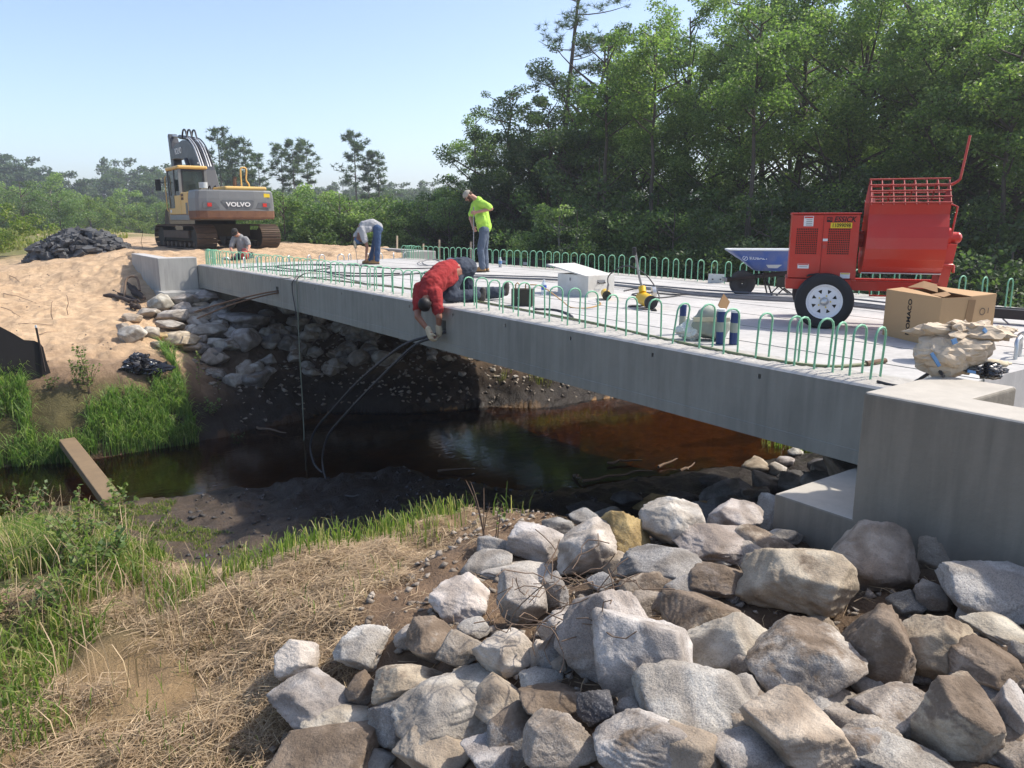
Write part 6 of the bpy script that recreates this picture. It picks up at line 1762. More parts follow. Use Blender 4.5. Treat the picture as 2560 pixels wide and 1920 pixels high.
# ------------------------------------------------------------------ cables, hoses and rods
def dk(px, py): p = on_plane(px, py, 0.0); return Vector((p.x, p.y, camber(p.y)))
def line(name, pts, r, mat, label, cat, lift=None, seed=0, n=6):
    rnd = random.Random(seed); P_ = [dk(*q) + Vector((0, 0, (r if lift is None else lift) + 0.002)) for q in pts]
    o = MB().tube(smooth_path(P_, n), r, 7).build(name, M[mat]); tag(o, label, cat); return o
line('garden_hose', [(700, 694), (760, 700), (900, 716), (1040, 733), (1150, 755), (1260, 775), (1380, 797), (1480, 816), (1580, 838), (1690, 862), (1800, 884), (1900, 902), (2000, 917), (2080, 922), (2130, 919), (2180, 914), (2215, 908)], 0.014, 'hose', 'green hose running along the rough edge behind the close hoops', 'hose')
tag(MB().cyl(dk(2165, 916) + Vector((0, 0, .02)), dk(2212, 908) + Vector((0, 0, .02)), 0.022, n=12).build('hose_coupling', M['rust']), 'dark coupling at the end of the green hose', 'coupling')
line('power_cable', [(1335, 782), (1360, 782), (1390, 784), (1415, 791), (1430, 800), (1432, 805)], 0.013, 'cable', 'short black cable end behind the middle close hoops', 'cable')
for k, (off, r_) in enumerate(((0, 0.019), (5, 0.017), (9, 0.015), (-4, 0.013))):
    line('conduit', [(1180, 700 + off*.3), (1260, 703 + off*.35), (1400, 708 + off*.4), (1520, 719 + off*.5), (1640, 731 + off*.7), (1760, 742 + off), (1900, 751 + off*1.1), (2020, 756 + off*1.2), (2180, 770 + off*1.2), (2330, 790 + off*1.3)], r_, 'conduit', ['grey conduit along the middle of the deck behind the white chest', 'second grey conduit just below the first', 'third thin grey conduit under the mixer', 'thinnest conduit on the far side of the bundle'][k], 'conduit', lift=r_ + 0.012*k)
line('power_cable', [(1560, 735), (1590, 729), (1640, 727), (1700, 733), (1740, 741), (1690, 744), (1620, 739), (1580, 744), (1640, 752), (1700, 746)], 0.010, 'cable', 'black cable coiled loosely under the conduits', 'cable')
line('power_cable', [(600, 672), (700, 668), (800, 664), (900, 668), (980, 676), (1060, 676), (1130, 672)], 0.013, 'cable', 'black cable across the far part of the deck', 'cable')
line('power_cable', [(650, 676), (740, 683), (830, 672), (760, 664), (690, 668), (720, 676), (800, 684), (900, 690), (1000, 690)], 0.013, 'cable', 'looped dark cable behind the far left hoops', 'cable')
line('power_cable', [(830, 672), (815, 680), (830, 690), (900, 697), (1000, 694), (1060, 690), (1120, 700)], 0.014, 'cable', 'thick grey cable curving before the bending worker', 'cable')
line('power_cable', [(700, 703), (760, 700), (830, 699), (910, 697), (960, 699)], 0.008, 'cable', 'thin dark cable on the pale far slabs', 'cable')
cw = MB(); rnd = random.Random(4); c0 = dk(1078, 668)
for k in range(9):
    a0 = rnd.uniform(0, 6.28); rr_ = rnd.uniform(0.16, 0.30); t_ = rnd.uniform(-.5, .5)
    cw.tube([c0 + RIGHT*(rr_*1.3*math.cos(a0 + 2*math.pi*i/20)) + FWD*(rr_*math.sin(a0 + 2*math.pi*i/20)) + Vector((0, 0, 0.09 + 0.07*math.sin(a0 + 2*math.pi*i/20 + t_))) for i in range(20)], 0.006, 4, closed=True)
tag(cw.build('wire_coil', M['steel']), 'tangled coil of grey wire on the far deck', 'wire coil')
# rods being fed through the pockets
def px3(px, py, x): return on_x(px, py, x)
def rod(name, pts, r, mat, label): tag(MB().tube(smooth_path(pts, 6), r, 8).build(name, M[mat]), label, 'rod')
rod('tendon', [(0.20, 6.05, -0.25)] + [px3(*q) for q in ((1085, 836, -0.04), (1063, 843, -0.14), (1000, 868, -0.35), (900, 950, -0.55), (830, 1025, -0.60), (790, 1072, -0.62), (776, 1115, -0.64), (786, 1160, -0.66), (806, 1181, -0.66))], 0.019, 'cable', 'black tendon bowing down to a loose end over the water, left of the pair')
rod('tendon', [(0.20, 6.08, -0.30)] + [px3(*q) for q in ((1108, 832, -0.03), (1080, 845, -0.12), (1030, 868, -0.30), (940, 955, -0.55), (860, 1040, -0.68), (820, 1090, -0.72), (806, 1150, -0.75), (818, 1205, -0.78), (845, 1232, -0.80), (880, 1242, -0.80), (898, 1238, -0.80))], 0.019, 'cable', 'black tendon bowing down to the mud, right of the pair')
rod('tendon', [(0.18, 12.78, -0.25)] + [px3(*q) for q in ((690, 728, -0.05), (640, 737, -0.35), (560, 757, -0.75), (486, 780, -1.05))], 0.016, 'rust', 'upper of two rusty rods leaning from the beam to the far boulders')
rod('tendon', [(0.18, 12.76, -0.28)] + [px3(*q) for q in ((690, 733, -0.05), (640, 744, -0.32), (570, 765, -0.7), (493, 796, -1.0))], 0.016, 'rust', 'lower of two rusty rods leaning from the beam to the far boulders')
rod('rope', [dk(930, 722) + Vector((0, 0, .02)), dk(830, 700) + Vector((0, 0, .05)), px3(800, 684, 0.5), px3(770, 682, 0.15), px3(748, 692, 0.0), px3(742, 706, -0.03), px3(744, 760, -0.04), px3(750, 900, -0.045), px3(756, 1000, -0.045), px3(760, 1090, -0.045), px3(757, 1102, -0.05)], 0.012, 'rope', 'green rope hanging from the deck straight down to the water')
rod('rope', [dk(745, 692) + Vector((0, 0, .02)), px3(737, 698, -0.01), px3(731, 706, -0.025), px3(731, 730, -0.03), px3(737, 765, -0.03), px3(742, 800, -0.03)], 0.009, 'cable', 'short dark cord hanging over the beam beside the green rope')
# ------------------------------------------------------------------ plank, fence, logs, bag, asphalt pile
p0 = Vector((-4.05, 12.75, -2.78)); p1 = Vector((-3.88, 8.9, -2.80))
tag(MB().beam(p0, p1, 0.26, 0.14).build('timber_plank', M['wood'], None, 0.012), 'weathered timber beam laid as a footbridge across the creek', 'plank')
# silt fence
sf = empty('silt_fence', tuple(on_plane(60, 900, -1.75)))
fo = sf.location
top = [(-20, 806), (30, 832), (60, 850), (86, 852), (100, 858), (108, 868), (116, 900), (126, 930)]
bot = [(-20, 960), (30, 950), (60, 945), (86, 938), (100, 932), (108, 932), (117, 932), (127, 934)]
gA = hit_ground(128, 934); gB = hit_ground(-20, 985)
b = MB(); k = len(top); V = []
for i in range(k):
    t_ = i/(k-1)
    # the fence runs from the left towards the sand; give each station its own ground point
    g = gB.lerp(gA, t_); dpt = (g - CAM); hd_ = math.hypot(dpt.x, dpt.y)
    for (qx, qy) in (top[i], bot[i]):
        d = pix_ray(qx, qy); d = d/math.hypot(d.x, d.y); V.append(CAM + d*hd_ - fo)
for i in range(k):
    V[2*i+1].z = min(V[2*i+1].z, ground_z(V[2*i+1].x + fo.x, V[2*i+1].y + fo.y) - fo.z - 0.03)
W2 = [v + Vector((0.0, 0.012, 0.0)) for v in V]
b.add(V, [(2*i, 2*i+1, 2*i+3, 2*i+2) for i in range(k-1)], True); b.add(W2, [(2*i+2, 2*i+3, 2*i+1, 2*i) for i in range(k-1)], True)
b.build('fabric', M['fence_fabric'], sf)
s0 = V[8] + Vector((0.02, -0.03, -0.55)); MB().beam(s0, s0 + Vector((-0.05, 0.02, 0.85)), 0.03, 0.03).build('post', M['darkwood'], sf); MB().beam(s0 + Vector((-0.0505, 0.0202, 0.851)), s0 + Vector((-0.053, 0.021, 0.90)), 0.031, 0.031).build('post_tip', M['label_w'], sf)
tag(sf, 'black silt fence fabric slumping at the left edge above the grass', 'silt fence')
# broken logs
lg = [((262, 742), (338, 764), 0.06), ((283, 727), (352, 762), 0.035), ((318, 712), (350, 745), 0.07), ((325, 728), (360, 758), 0.085), ((322, 770), (348, 778), 0.075)]
labs = ['long splintered log lying on the shaded sand', 'thin broken branch above the long log', 'dark upright bark slab at the top of the log heap', 'wide dark bark slab leaning in the log heap', 'shredded stump end at the bottom of the log heap']
for (a, c, r_), lab in zip(lg, labs):
    A_ = hit_ground(*a) + Vector((0, 0, r_)); C_ = hit_ground(*c) + Vector((0, 0, r_*1.4))
    rnd = random.Random(a[0]); pts = [A_.lerp(C_, t_/6) + Vector((rnd.gauss(0, .02), rnd.gauss(0, .02), rnd.gauss(0, .02))) for t_ in range(7)]
    tag(MB().tube(pts, [r_*rnd.uniform(.65, 1.1) if 0 < i < 6 else r_*0.55 for i in range(7)], 7).build('broken_log', M['darkwood']), lab, 'log', 'broken logs on the sand')
tag(MB().tube(smooth_path([hit_ground(312, 752) + Vector((0, 0, .1)), hit_ground(320, 735) + Vector((0, 0, .4)), hit_ground(345, 735) + Vector((0, 0, .45)), hit_ground(352, 745) + Vector((0, 0, .2))], 5), 0.03, 6).build('root', M['twig']), 'curved root arching over the log heap', 'root')
# twigs on the sand
rnd = random.Random(9)
for k, (a, c, hgt) in enumerate((((48, 812), (130, 815), .05), ((100, 838), (140, 832), .08), ((130, 800), (143, 835), .25), ((170, 790), (181, 838), .3), ((268, 650), (330, 640), .03), ((10, 735), (90, 760), .1), ((5, 770), (60, 800), .1), ((358, 622), (368, 595), .5), ((20, 690), (60, 715), .12), ((330, 610), (400, 606), .05))):
    P_ = hit_ground(*a); Q_ = hit_ground(*c)
    if hgt > 0.2: Q_ = P_ + Vector((0.05, 0.02, hgt*1.6)); 
    pts = [P_.lerp(Q_, t_/5) + Vector((rnd.gauss(0, .02), rnd.gauss(0, .02), 0.02 + hgt*0.3*math.sin(math.pi*t_/5))) for t_ in range(6)]
    tag(MB().tube(pts, [0.009*(1 - .1*i) for i in range(6)], 5).build('twig', M['twig']), 'dry twig lying on the sand', 'twig', 'twigs on the sand')
# bin bag
bb = empty('bin_bag', tuple(hit_ground(365, 930)), -A + 0.1)
for k, (sz, sd_, lc) in enumerate((((0.85, 0.5, 0.34), 81, (0.02, 0, 0.13)), ((0.55, 0.4, 0.36), 83, (-0.12, 0.05, 0.22)), ((0.5, 0.32, 0.22), 85, (0.28, -0.05, 0.08)))):
    lump('bag_fold', sz, sd_, 'bagplastic', bb, 4, 6, 2.2, 8, lc, 0.55)
b = MB(); 
for (cx, cz, w1) in ((-0.28, 0.10, 0.20), (-0.23, 0.15, 0.12)): b.obox((cx, -0.20, cz), (w1, 0.01, 0.03), (0.6, 0.5, 0.2))
b.build('white_print', M['label_w'], bb)
tag(bb, 'black plastic bin bag crumpled on the far bank above the reeds', 'bin bag')
# asphalt pile: broken slabs heaped up
ap = empty('asphalt_pile', tuple(hit_ground(190, 636)))
ch = []
for k in range(7):
    r_ = random.Random(500 + k); m_ = 5 + k % 3; ou = [(0.5*math.cos(2*math.pi*i/m_ + r_.uniform(-.3, .3))*r_.uniform(.7, 1.1), 0.4*math.sin(2*math.pi*i/m_ + r_.uniform(-.3, .3))*r_.uniform(.7, 1.1)) for i in range(m_)]
    me = MB().prism(ou, -0.06, 0.06).mesh('asphalt_slab'); me.materials.append(M['asphalt']); ch.append(me)
Ar = Matrix.Rotation(-A, 3, 'Z'); r_ = random.Random(3)
for k in range(380):
    u = r_.uniform(-1, 1); v = r_.uniform(-1, 1); 
    if u*u + v*v > 1: continue
    hgt = 0.95*(1 - (u*u + v*v))**0.8
    o = link_mesh('asphalt_slab', ch[r_.randrange(7)], None, ap); q = Ar @ Vector((u*1.7, v*1.2, 0))
    gz_ = ground_z(q.x + ap.location.x, q.y + ap.location.y) - ap.location.z
    o.location = (q.x, q.y, gz_ + hgt*0.80 + r_.uniform(-.05, .06)); s_ = r_.uniform(0.2, 0.55); o.scale = (s_, s_, r_.uniform(.5, 1.0)); o.rotation_euler = (r_.gauss(0, .28) + v*0.3, r_.gauss(0, .28) + u*.25, r_.uniform(0, 6.28))
core = lump('rubble_core', (3.1, 2.2, 1.5), 45, 'asphalt', ap, 4, 5, 1.5, 9, (0, 0, -0.12)); core.rotation_euler = (0, 0, -A)
tag(ap, 'heap of broken black asphalt slabs at the edge of the sand', 'rubble pile')
# drift wood at the water edge beyond
rnd = random.Random(31)
for k, (a, c) in enumerate((((1455, 1206), (1625, 1178)), ((1430, 1190), (1462, 1202)), ((1640, 1168), (1700, 1148)), ((1520, 1160), (1600, 1150)), ((1620, 1240), (1770, 1212)), ((1700, 1180), (1740, 1162)), ((1090, 1180), (1185, 1172)), ((640, 1070), (720, 1085)))):
    P_ = on_plane(*a, WZ + 0.03); Q_ = on_plane(*c, WZ + 0.05); pts = [P_.lerp(Q_, t_/5) + Vector((rnd.gauss(0, .03), rnd.gauss(0, .03), abs(rnd.gauss(0, .02)))) for t_ in range(6)]
    tag(MB().tube(pts, [0.030*(1 - .12*i) for i in range(6)], 5).build('driftwood_stick', M['twig']), 'stick of driftwood lying in the shallow water', 'stick', 'driftwood in the shallows')
# stakes and silt fence beyond the deck
for px, py, h_ in ((979, 600, .55), (1089, 610, .6), (1171, 615, .5), (1047, 620, .6)):
    X = (px - CXP)/FPX*27.0*math.cos(PITCH); q = CAM + RIGHT*X + FWD*28.0; z_ = CAM.z + 28.0*pix_ray(px, py).z/(pix_ray(px, py).dot(FWD))
    tag(MB().beam((q.x, q.y, ground_z(q.x, q.y) - 0.1), (q.x + 0.03, q.y, z_ + 0.15), 0.05, 0.05).build('fence_stake', M['stake']), 'pale wooden stake beyond the far hoops', 'stake', 'stakes beyond the far hoops')

# silt fence with printed panels beyond the far hoops
f2 = empty('silt_fence', (10.2, 15.0, -0.75))
fb = MB(); pts = [(0.0, 0.0), (0.08, 1.3), (0.02, 2.6), (0.12, 3.9), (0.1, 5.0)]
fb.add([(x, y, z) for x, y in pts for z in (-0.9, 0.66)], [(2*i, 2*i+1, 2*i+3, 2*i+2) for i in range(4)]); fb.add([(x + 0.01, y, z) for x, y in pts for z in (-0.9, 0.66)], [(2*i+2, 2*i+3, 2*i+1, 2*i) for i in range(4)])
fb.build('fabric', M['fence_fabric'], f2)
for k in range(4):
    y = 0.45 + 1.25*k; MB().box((-0.012, y - 0.2, 0.36), (-0.006, y + 0.2, 0.42)).build('printed_bar', M['greyplastic'], f2); MB().box((-0.012, y - 0.14, 0.46), (-0.006, y + 0.12, 0.55)).build('printed_mark', M['greyplastic'], f2)
tag(f2, 'black printed silt fence standing beyond the far hoops', 'silt fence')
# ------------------------------------------------------------------ excavator (tail towards the bridge, cab on its left)
GZX = 0.15
ex = empty('excavator', (2.77, 27.25, GZX), 0.0)
tag(ex, 'yellow and grey crawler excavator parked behind the far end of the bridge', 'excavator')
CWY = -2.75
# undercarriage, turned a little to the left of the upper body
uc = empty('undercarriage', (0.05, 0.35, 0), math.radians(7.0), ex)
MB().box((-0.75, -1.3, 0.45), (0.75, 1.3, 0.88)).build('car_body', M['mud_steel'], uc)
MB().cyl((0, 0, 0.88), (0, 0, 1.10), 0.72, n=28).build('slew_ring', M['mud_steel'], uc)
shoe = MB().box((-0.36, -0.085, -0.018), (0.36, 0.085, 0.010)).box((-0.355, -0.03, 0.010), (0.355, -0.012, 0.038)).box((-0.355, 0.045, 0.010), (0.355, 0.06, 0.034)).mesh('track_shoe'); shoe.materials.append(M['track'])
TL, TR_, TZ = 3.45, 0.40, 0.44
def track_point(s):
    per = 2*TL + 2*math.pi*TR_; s = s % per
    if s < TL: return (-TL/2 + s, TZ + TR_, 0.0)
    s -= TL
    if s < math.pi*TR_: a = s/TR_; return (TL/2 + TR_*math.sin(a), TZ + TR_*math.cos(a), a)
    s -= math.pi*TR_
    if s < TL: return (TL/2 - s, TZ - TR_, math.pi)
    s -= TL; a = s/TR_; return (-TL/2 - TR_*math.sin(a), TZ - TR_*math.cos(a), math.pi + a)
per = 2*TL + 2*math.pi*TR_
for s_ in (-1, 1):
    tr = empty('track', (s_*1.18, 0, 0), 0, uc); tr.parent = ex; tr.location = Matrix.Rotation(math.radians(7), 4, 'Z') @ Vector((s_*1.18, 0, 0)) + Vector((0.05, 0.35, 0)); tr.rotation_euler = (0, 0, math.radians(7))
    n_ = 49
    for k in range(n_):
        y, z, a = track_point(per*k/n_); o = link_mesh('track_shoe', shoe, None, tr); o.location = (0, y, z); o.rotation_euler = (-a, 0, 0)
    MB().box((-0.20, -TL/2, 0.30), (0.24, TL/2, 0.66)).build('track_frame', M['mud_steel'], tr)
    ro = MB()
    for k in range(8):
        y = -TL/2 + 0.2 + (TL - 0.4)*k/7; ro.cyl((-0.26, y, 0.17), (0.26, y, 0.17), 0.095, n=14)
    ro.build('roller', M['track'], tr)
    for y in (-TL/2, TL/2): MB().cyl((-0.24, y, TZ), (0.24, y, TZ), TR_*0.86, n=26).build('sprocket', M['mud_steel'], tr)
    if s_ < 0:
        cl2 = MB(); cl2.box((-0.30, -1.2, 0.40), (-0.205, 1.3, 0.66)); cl2.build('step_plate', M['track'], tr)
# upper body
def sec(y0, y1, pts, name, mat, parent=ex, bev=0.0): return MB().prism(pts, y0, y1, Matrix.Rotation(math.radians(90), 4, 'X') @ Matrix.Scale(-1, 4, (0, 0, 1))).build(name, mat, parent, bev)
# counterweight: rounded plan, grey above and rusted along its lower edge
def cw(z0, z1, mat, name, inset=0.0):
    P_ = [(-1.33, -1.55), (-1.33, CWY + 0.22), (-1.26, CWY + 0.08), (-1.0, CWY + 0.02)] + [(x, CWY - 0.03*(1 - (x/1.0)**2)) for x in (-0.6, 0, 0.6)] + [(1.0, CWY + 0.02), (1.26, CWY + 0.08), (1.33, CWY + 0.22), (1.33, -1.55)]
    P_ = [(x*(1 - inset), y + inset*0.6*(1 if y < -2 else 0)) for x, y in P_]
    return P_
def loft(levels, mat, name):
    b = MB(); n_ = len(levels[0][0]); V = []
    for P_, z in levels: V += [(x, y, z) for x, y in P_]
    b.add(V, [(i*n_ + k, i*n_ + (k+1) % n_, (i+1)*n_ + (k+1) % n_, (i+1)*n_ + k) for i in range(len(levels)-1) for k in range(n_)])
    b.add(V[:n_], [tuple(reversed(range(n_)))]); b.add(V[-n_:], [tuple(range(n_))])
    return b.build(name, mat, ex, 0.03, 2)
base_ = cw(0, 0, None, '')
cwo = loft([(cw(0, 0, 0, '', 0.0), 1.34), (cw(0, 0, 0, '', 0.005), 1.75), (cw(0, 0, 0, '', 0.03), 1.98), (cw(0, 0, 0, '', 0.06), 2.03)], M['ex_grey'], 'counterweight')
loft([(cw(0, 0, 0, '', 0.02), 1.06), (cw(0, 0, 0, '', -0.003), 1.12), (cw(0, 0, 0, '', -0.003), 1.338)], M['ex_rust'], 'rusted_skirt')
Rb = Euler((math.radians(90), 0, 0)).to_matrix().to_4x4()
def on_tail(pts, name, mat, dy=0.0, th=0.012, parent=None):
    b = MB(); V = [(x, CWY - 0.034 + 0.03*x*x - dy, z) for x, z in pts]; n_ = len(V); W_ = [(x, y + th, z) for x, y, z in V]
    b.add(V + W_, [tuple(range(n_)), tuple(reversed(range(n_, 2*n_)))] + [(i, n_ + i, n_ + (i+1) % n_, (i+1) % n_) for i in range(n_)]); return b.build(name, mat, parent or cwo)
M['ex_grey2'] = simple('machine_grey_panel', (0.115, 0.125, 0.135), 0.5, var=0.1, scale=4)
on_tail([(-0.35, 1.40), (0.42, 1.40), (0.52, 1.46), (0.56, 1.66), (0.50, 1.69), (-0.50, 1.69), (-0.55, 1.66)], 'badge_panel', M['ex_grey2'], 0.006)
text_part('lettering', 'VOLVO', 0.20, M['label_w'], cwo, Matrix.Translation((0.02, CWY - 0.05, 1.545)) @ Rb, 1.22, 0.004, 0.006)
for s_ in (-1, 1):
    x = 0.93*s_; on_tail([(x - 0.22 - 0.1*(s_ > 0), 1.43), (x + 0.22 + 0.1*(s_ < 0), 1.43), (x + 0.20, 1.60), (x + 0.05, 1.63), (x - 0.2, 1.62)], 'lamp_recess', M['ex_grey2'], 0.004)
    on_tail([(x - 0.065, 1.475), (x + 0.075, 1.475), (x + 0.075, 1.595), (x - 0.065, 1.595)], 'tail_lamp', M['lens_red'], 0.012)
on_tail([(0.93, 1.80), (1.14, 1.80), (1.14, 1.92), (0.93, 1.93)], 'warning_label', M['label_y'], -0.028)
# body blocks
MB().box((-1.32, -1.545, 1.02), (1.32, 1.35, 1.22)).build('turntable_frame', M['ex_grey'], ex, 0.02)
MB().box((-1.325, -1.54, 1.225), (-0.42, -0.55, 1.98)).build('side_cover', M['ex_yellow'], ex, 0.03)
for i in range(3):
    for j in range(2): MB().box((-1.335, -0.98 + 0.12*i, 1.72 + 0.12*j), (-1.322, -0.89 + 0.12*i, 1.81 + 0.12*j)).build('vent_slot', M['rust'], ex)
MB().box((-1.333, -1.50, 1.24), (-1.324, -1.22, 1.62)).build('step_recess', M['ex_grey2'], ex)
MB().box((-0.415, -1.54, 1.225), (1.31, 0.1, 2.02)).build('engine_cover', M['ex_grey'], ex, 0.03)
MB().box((-0.30, -2.45, 2.035), (1.15, -0.9, 2.17)).build('engine_hood', M['ex_yellow'], ex, 0.06, 3)
MB().box((0.45, 0.11, 1.225), (1.31, 1.33, 1.98)).build('tank_cover', M['ex_yellow'], ex, 0.04)
MB().tube(smooth_path([(0.62, -1.3, 2.15), (0.62, -1.3, 2.75), (0.66, -1.3, 2.86), (0.80, -1.3, 2.86), (0.83, -1.3, 2.75), (0.80, -1.3, 2.45), (0.88, -1.3, 2.30), (0.90, -1.3, 2.15)], 5), 0.028, 8).build('grab_rail', M['ex_yellow'], ex)
MB().tube([(0.42, -1.2, 2.15), (0.42, -1.2, 2.45), (0.46, -1.16, 2.52)], 0.065, 12).build('exhaust_stack', M['rust'], ex)
b = MB(); b.cyl((-0.72, -1.35, 1.98), (-0.72, -1.35, 2.12), 0.07); b.cyl((-0.72, -1.35, 2.12), (-0.72, -1.35, 2.32), 0.145, n=20); b.build('air_cleaner', M['greyplastic'], ex)
# cab
cab = empty('cab', (0, 0, 0), 0, ex)
X0, X1, Y0, Y1, Z0, Z1 = -1.34, -0.36, -0.54, 1.30, 1.225, 2.80
MB().box((X0 + 0.01, Y0, Z0), (X1, Y1, 1.90)).build('lower_panel', M['ex_yellow'], cab, 0.03)
MB().box((X0 - 0.02, Y0 - 0.06, Z1), (X1 + 0.03, Y1 + 0.05, 2.92)).build('cab_roof', M['ex_yellow'], cab, 0.05, 3)
for (x, y) in ((X0 + 0.05, Y0 + 0.04), (X1 - 0.05, Y0 + 0.04), (X0 + 0.05, Y1 - 0.05), (X1 - 0.05, Y1 - 0.05), (X0 + 0.05, 0.28)):
    MB().box((x - 0.045, y - 0.045, 1.902), (x + 0.045, y + 0.045, 2.798)).build('pillar', M['ex_grey'], cab)
MB().box((X0 + 0.10, Y0 + 0.02, 1.93), (X1 - 0.10, Y0 + 0.035, 2.78)).build('rear_window', M['glass'], cab)
fr = MB(); fr.box((X0 + 0.096, Y0 + 0.005, 1.905), (X0 + 0.15, Y0 + 0.019, 2.79)); fr.box((X1 - 0.15, Y0 + 0.005, 1.905), (X1 - 0.096, Y0 + 0.019, 2.79)); fr.box((X0 + 0.15, Y0 + 0.005, 2.72), (X1 - 0.15, Y0 + 0.019, 2.79)); fr.box((X0 + 0.15, Y0 + 0.005, 1.905), (X1 - 0.15, Y0 + 0.019, 1.97)); fr.build('window_frame', M['black'], cab)
MB().box((X0 + 0.03, Y0 + 0.09, 1.55), (X0 + 0.04, 0.23, 2.78)).build('side_window', M['glass'], cab)
MB().box((X0 + 0.03, 0.33, 1.45), (X0 + 0.04, Y1 - 0.10, 2.78)).build('side_window', M['glass'], cab)
MB().box((X0 + 0.001, 0.34, 1.45), (X0 + 0.008, Y1 - 0.10, 1.899)).build('door_glass', M['glass'], cab)
MB().box((X0 + 0.1, Y1 - 0.05, 1.7), (X1 - 0.1, Y1 - 0.04, 2.78)).build('front_window', M['glass'], cab)
b = MB(); b.obox((-0.85, 0.25, 2.05), (0.5, 0.14, 0.75), (-0.1, 0, 0)); b.obox((-0.85, 0.5, 1.75), (0.5, 0.5, 0.14)); b.build('operator_seat', M['black'], cab, 0.03)
MB().box((X0 - 0.001, 0.9, 1.30), (X0 + 0.006, 1.12, 1.40)).build('model_plate', M['label_w'], cab)
b = MB(); b.tube([(X0 - 0.03, Y1 - 0.05, 1.35), (X0 - 0.06, Y1, 1.4), (X0 - 0.06, Y1, 2.55), (X0 - 0.02, Y1 - 0.05, 2.62)], 0.02, 6); b.build('hand_rail', M['ex_yellow'], cab)
MB().obox((X0 - 0.30, Y1 + 0.05, 2.30), (0.20, 0.06, 0.42)).build('mirror', M['black'], cab, 0.03); MB().tube([(X0 - 0.28, Y1 + 0.05, 2.38), (X0 - 0.02, Y1, 2.4)], 0.014, 6).build('mirror_arm', M['black'], cab)
# boom, stick and cylinders (in the plane x = 0.05)
def boxpath(name, pts, w, hs, mat, parent=ex):
    b = MB(); P_ = [Vector(p) for p in pts]; n_ = len(P_); V = []
    for i in range(n_):
        d = (P_[min(i+1, n_-1)] - P_[max(i-1, 0)]).normalized(); up = Vector((1, 0, 0)).cross(d).normalized()
        for sx, su in ((-1, -1), (1, -1), (1, 1), (-1, 1)): V.append(P_[i] + Vector((sx*w/2, 0, 0)) + up*(su*hs[i]/2))
    b.add(V, [(i*4 + k, i*4 + (k+1) % 4, i*4 + 4 + (k+1) % 4, i*4 + 4 + k) for i in range(n_-1) for k in range(4)]); b.add(V[:4], [(3, 2, 1, 0)]); b.add(V[-4:], [(0, 1, 2, 3)])
    return b.build(name, mat, parent, 0.02)
BX = 0.06
bm_ = boxpath('boom', [(BX, 0.15, 1.75), (BX, 0.9, 2.65), (BX, 1.75, 3.30), (BX, 2.6, 3.62), (BX, 3.5, 3.78), (BX, 4.6, 3.78), (BX, 5.6, 3.68)], 0.46, [0.34, 0.60, 0.82, 0.86, 0.74, 0.56, 0.32], M['ex_dark'])
text_part('lettering', 'VOLVO', 0.34, M['label_w'], bm_, Matrix.Translation((BX - 0.236, 4.25, 3.77)) @ Euler((math.radians(90), 0, math.radians(-90))).to_matrix().to_4x4(), 1.0, 0.003, 0.006)
stq = boxpath('stick', [(BX, 6.05, 4.55), (BX, 5.85, 4.15), (BX, 5.72, 3.55), (BX, 5.6, 2.7), (BX, 5.55, 1.5)], 0.34, [0.20, 0.46, 0.52, 0.42, 0.30], M['ex_dark'])
MB().cyl((BX, 2.55, 4.12), (BX, 4.7, 4.38), 0.085, n=16).build('stick_cylinder', M['ex_dark'], bm_)
MB().cyl((BX, 4.7, 4.38), (BX, 6.0, 4.52), 0.05, n=12).build('cylinder_rod', M['pipe_steel'], bm_)
for s_ in (-1, 1): MB().cyl((BX + s_*0.34, 0.9, 1.6), (BX + s_*0.34, 2.6, 3.35), 0.08, n=14).build('boom_cylinder', M['ex_dark'], ex)
bq = MB(); bq.prism([(4.9, 0.2), (5.5, 1.55), (5.9, 1.4), (6.3, 0.6), (6.1, 0.1), (5.4, -0.05)], BX - 0.6, BX + 0.6, Matrix(((0, 0, 1, 0), (1, 0, 0, 0), (0, 1, 0, 0), (0, 0, 0, 1)))); bq.build('bucket', M['mud_steel'], ex, 0.03)
for k, dx in enumerate((-0.24, -0.15, -0.06, 0.03, 0.12, 0.21)):
    top_ = [(BX + dx, 0.35 + 0.04*k, 2.32), (BX + dx, 0.85, 2.98), (BX + dx, 1.6, 3.72), (BX + dx, 2.3, 4.07), (BX + dx*0.9, 2.75, 4.16 + 0.03*(k % 2))]
    MB().tube(smooth_path(top_, 6), 0.026, 7).build('hydraulic_pipe', M['pipe_steel'] if k % 3 != 2 else M['cable'], bm_)
for k, dx in enumerate((-0.2, -0.02, 0.16)):
    MB().tube(smooth_path([(BX + dx, 2.7, 4.15), (BX + dx, 2.95, 4.48), (BX + dx, 3.3, 4.48), (BX + dx, 3.5, 4.22)], 6), 0.035, 8).build('hose', M['cable'], bm_)
for k, dx in enumerate((-0.2, 0.0, 0.2)):
    MB().tube(smooth_path([(BX + dx, 0.5, 2.35), (BX + dx, 0.25, 2.2), (BX + dx, -0.05, 2.25), (BX + dx, -0.2, 2.0)], 6), 0.03, 8).build('hose', M['cable'], ex)
MB().beam((BX - 0.32, 1.02, 3.12), (BX + 0.32, 1.02, 3.12), 0.05, 0.05).build('pipe_clamp', M['pipe_steel'], bm_)
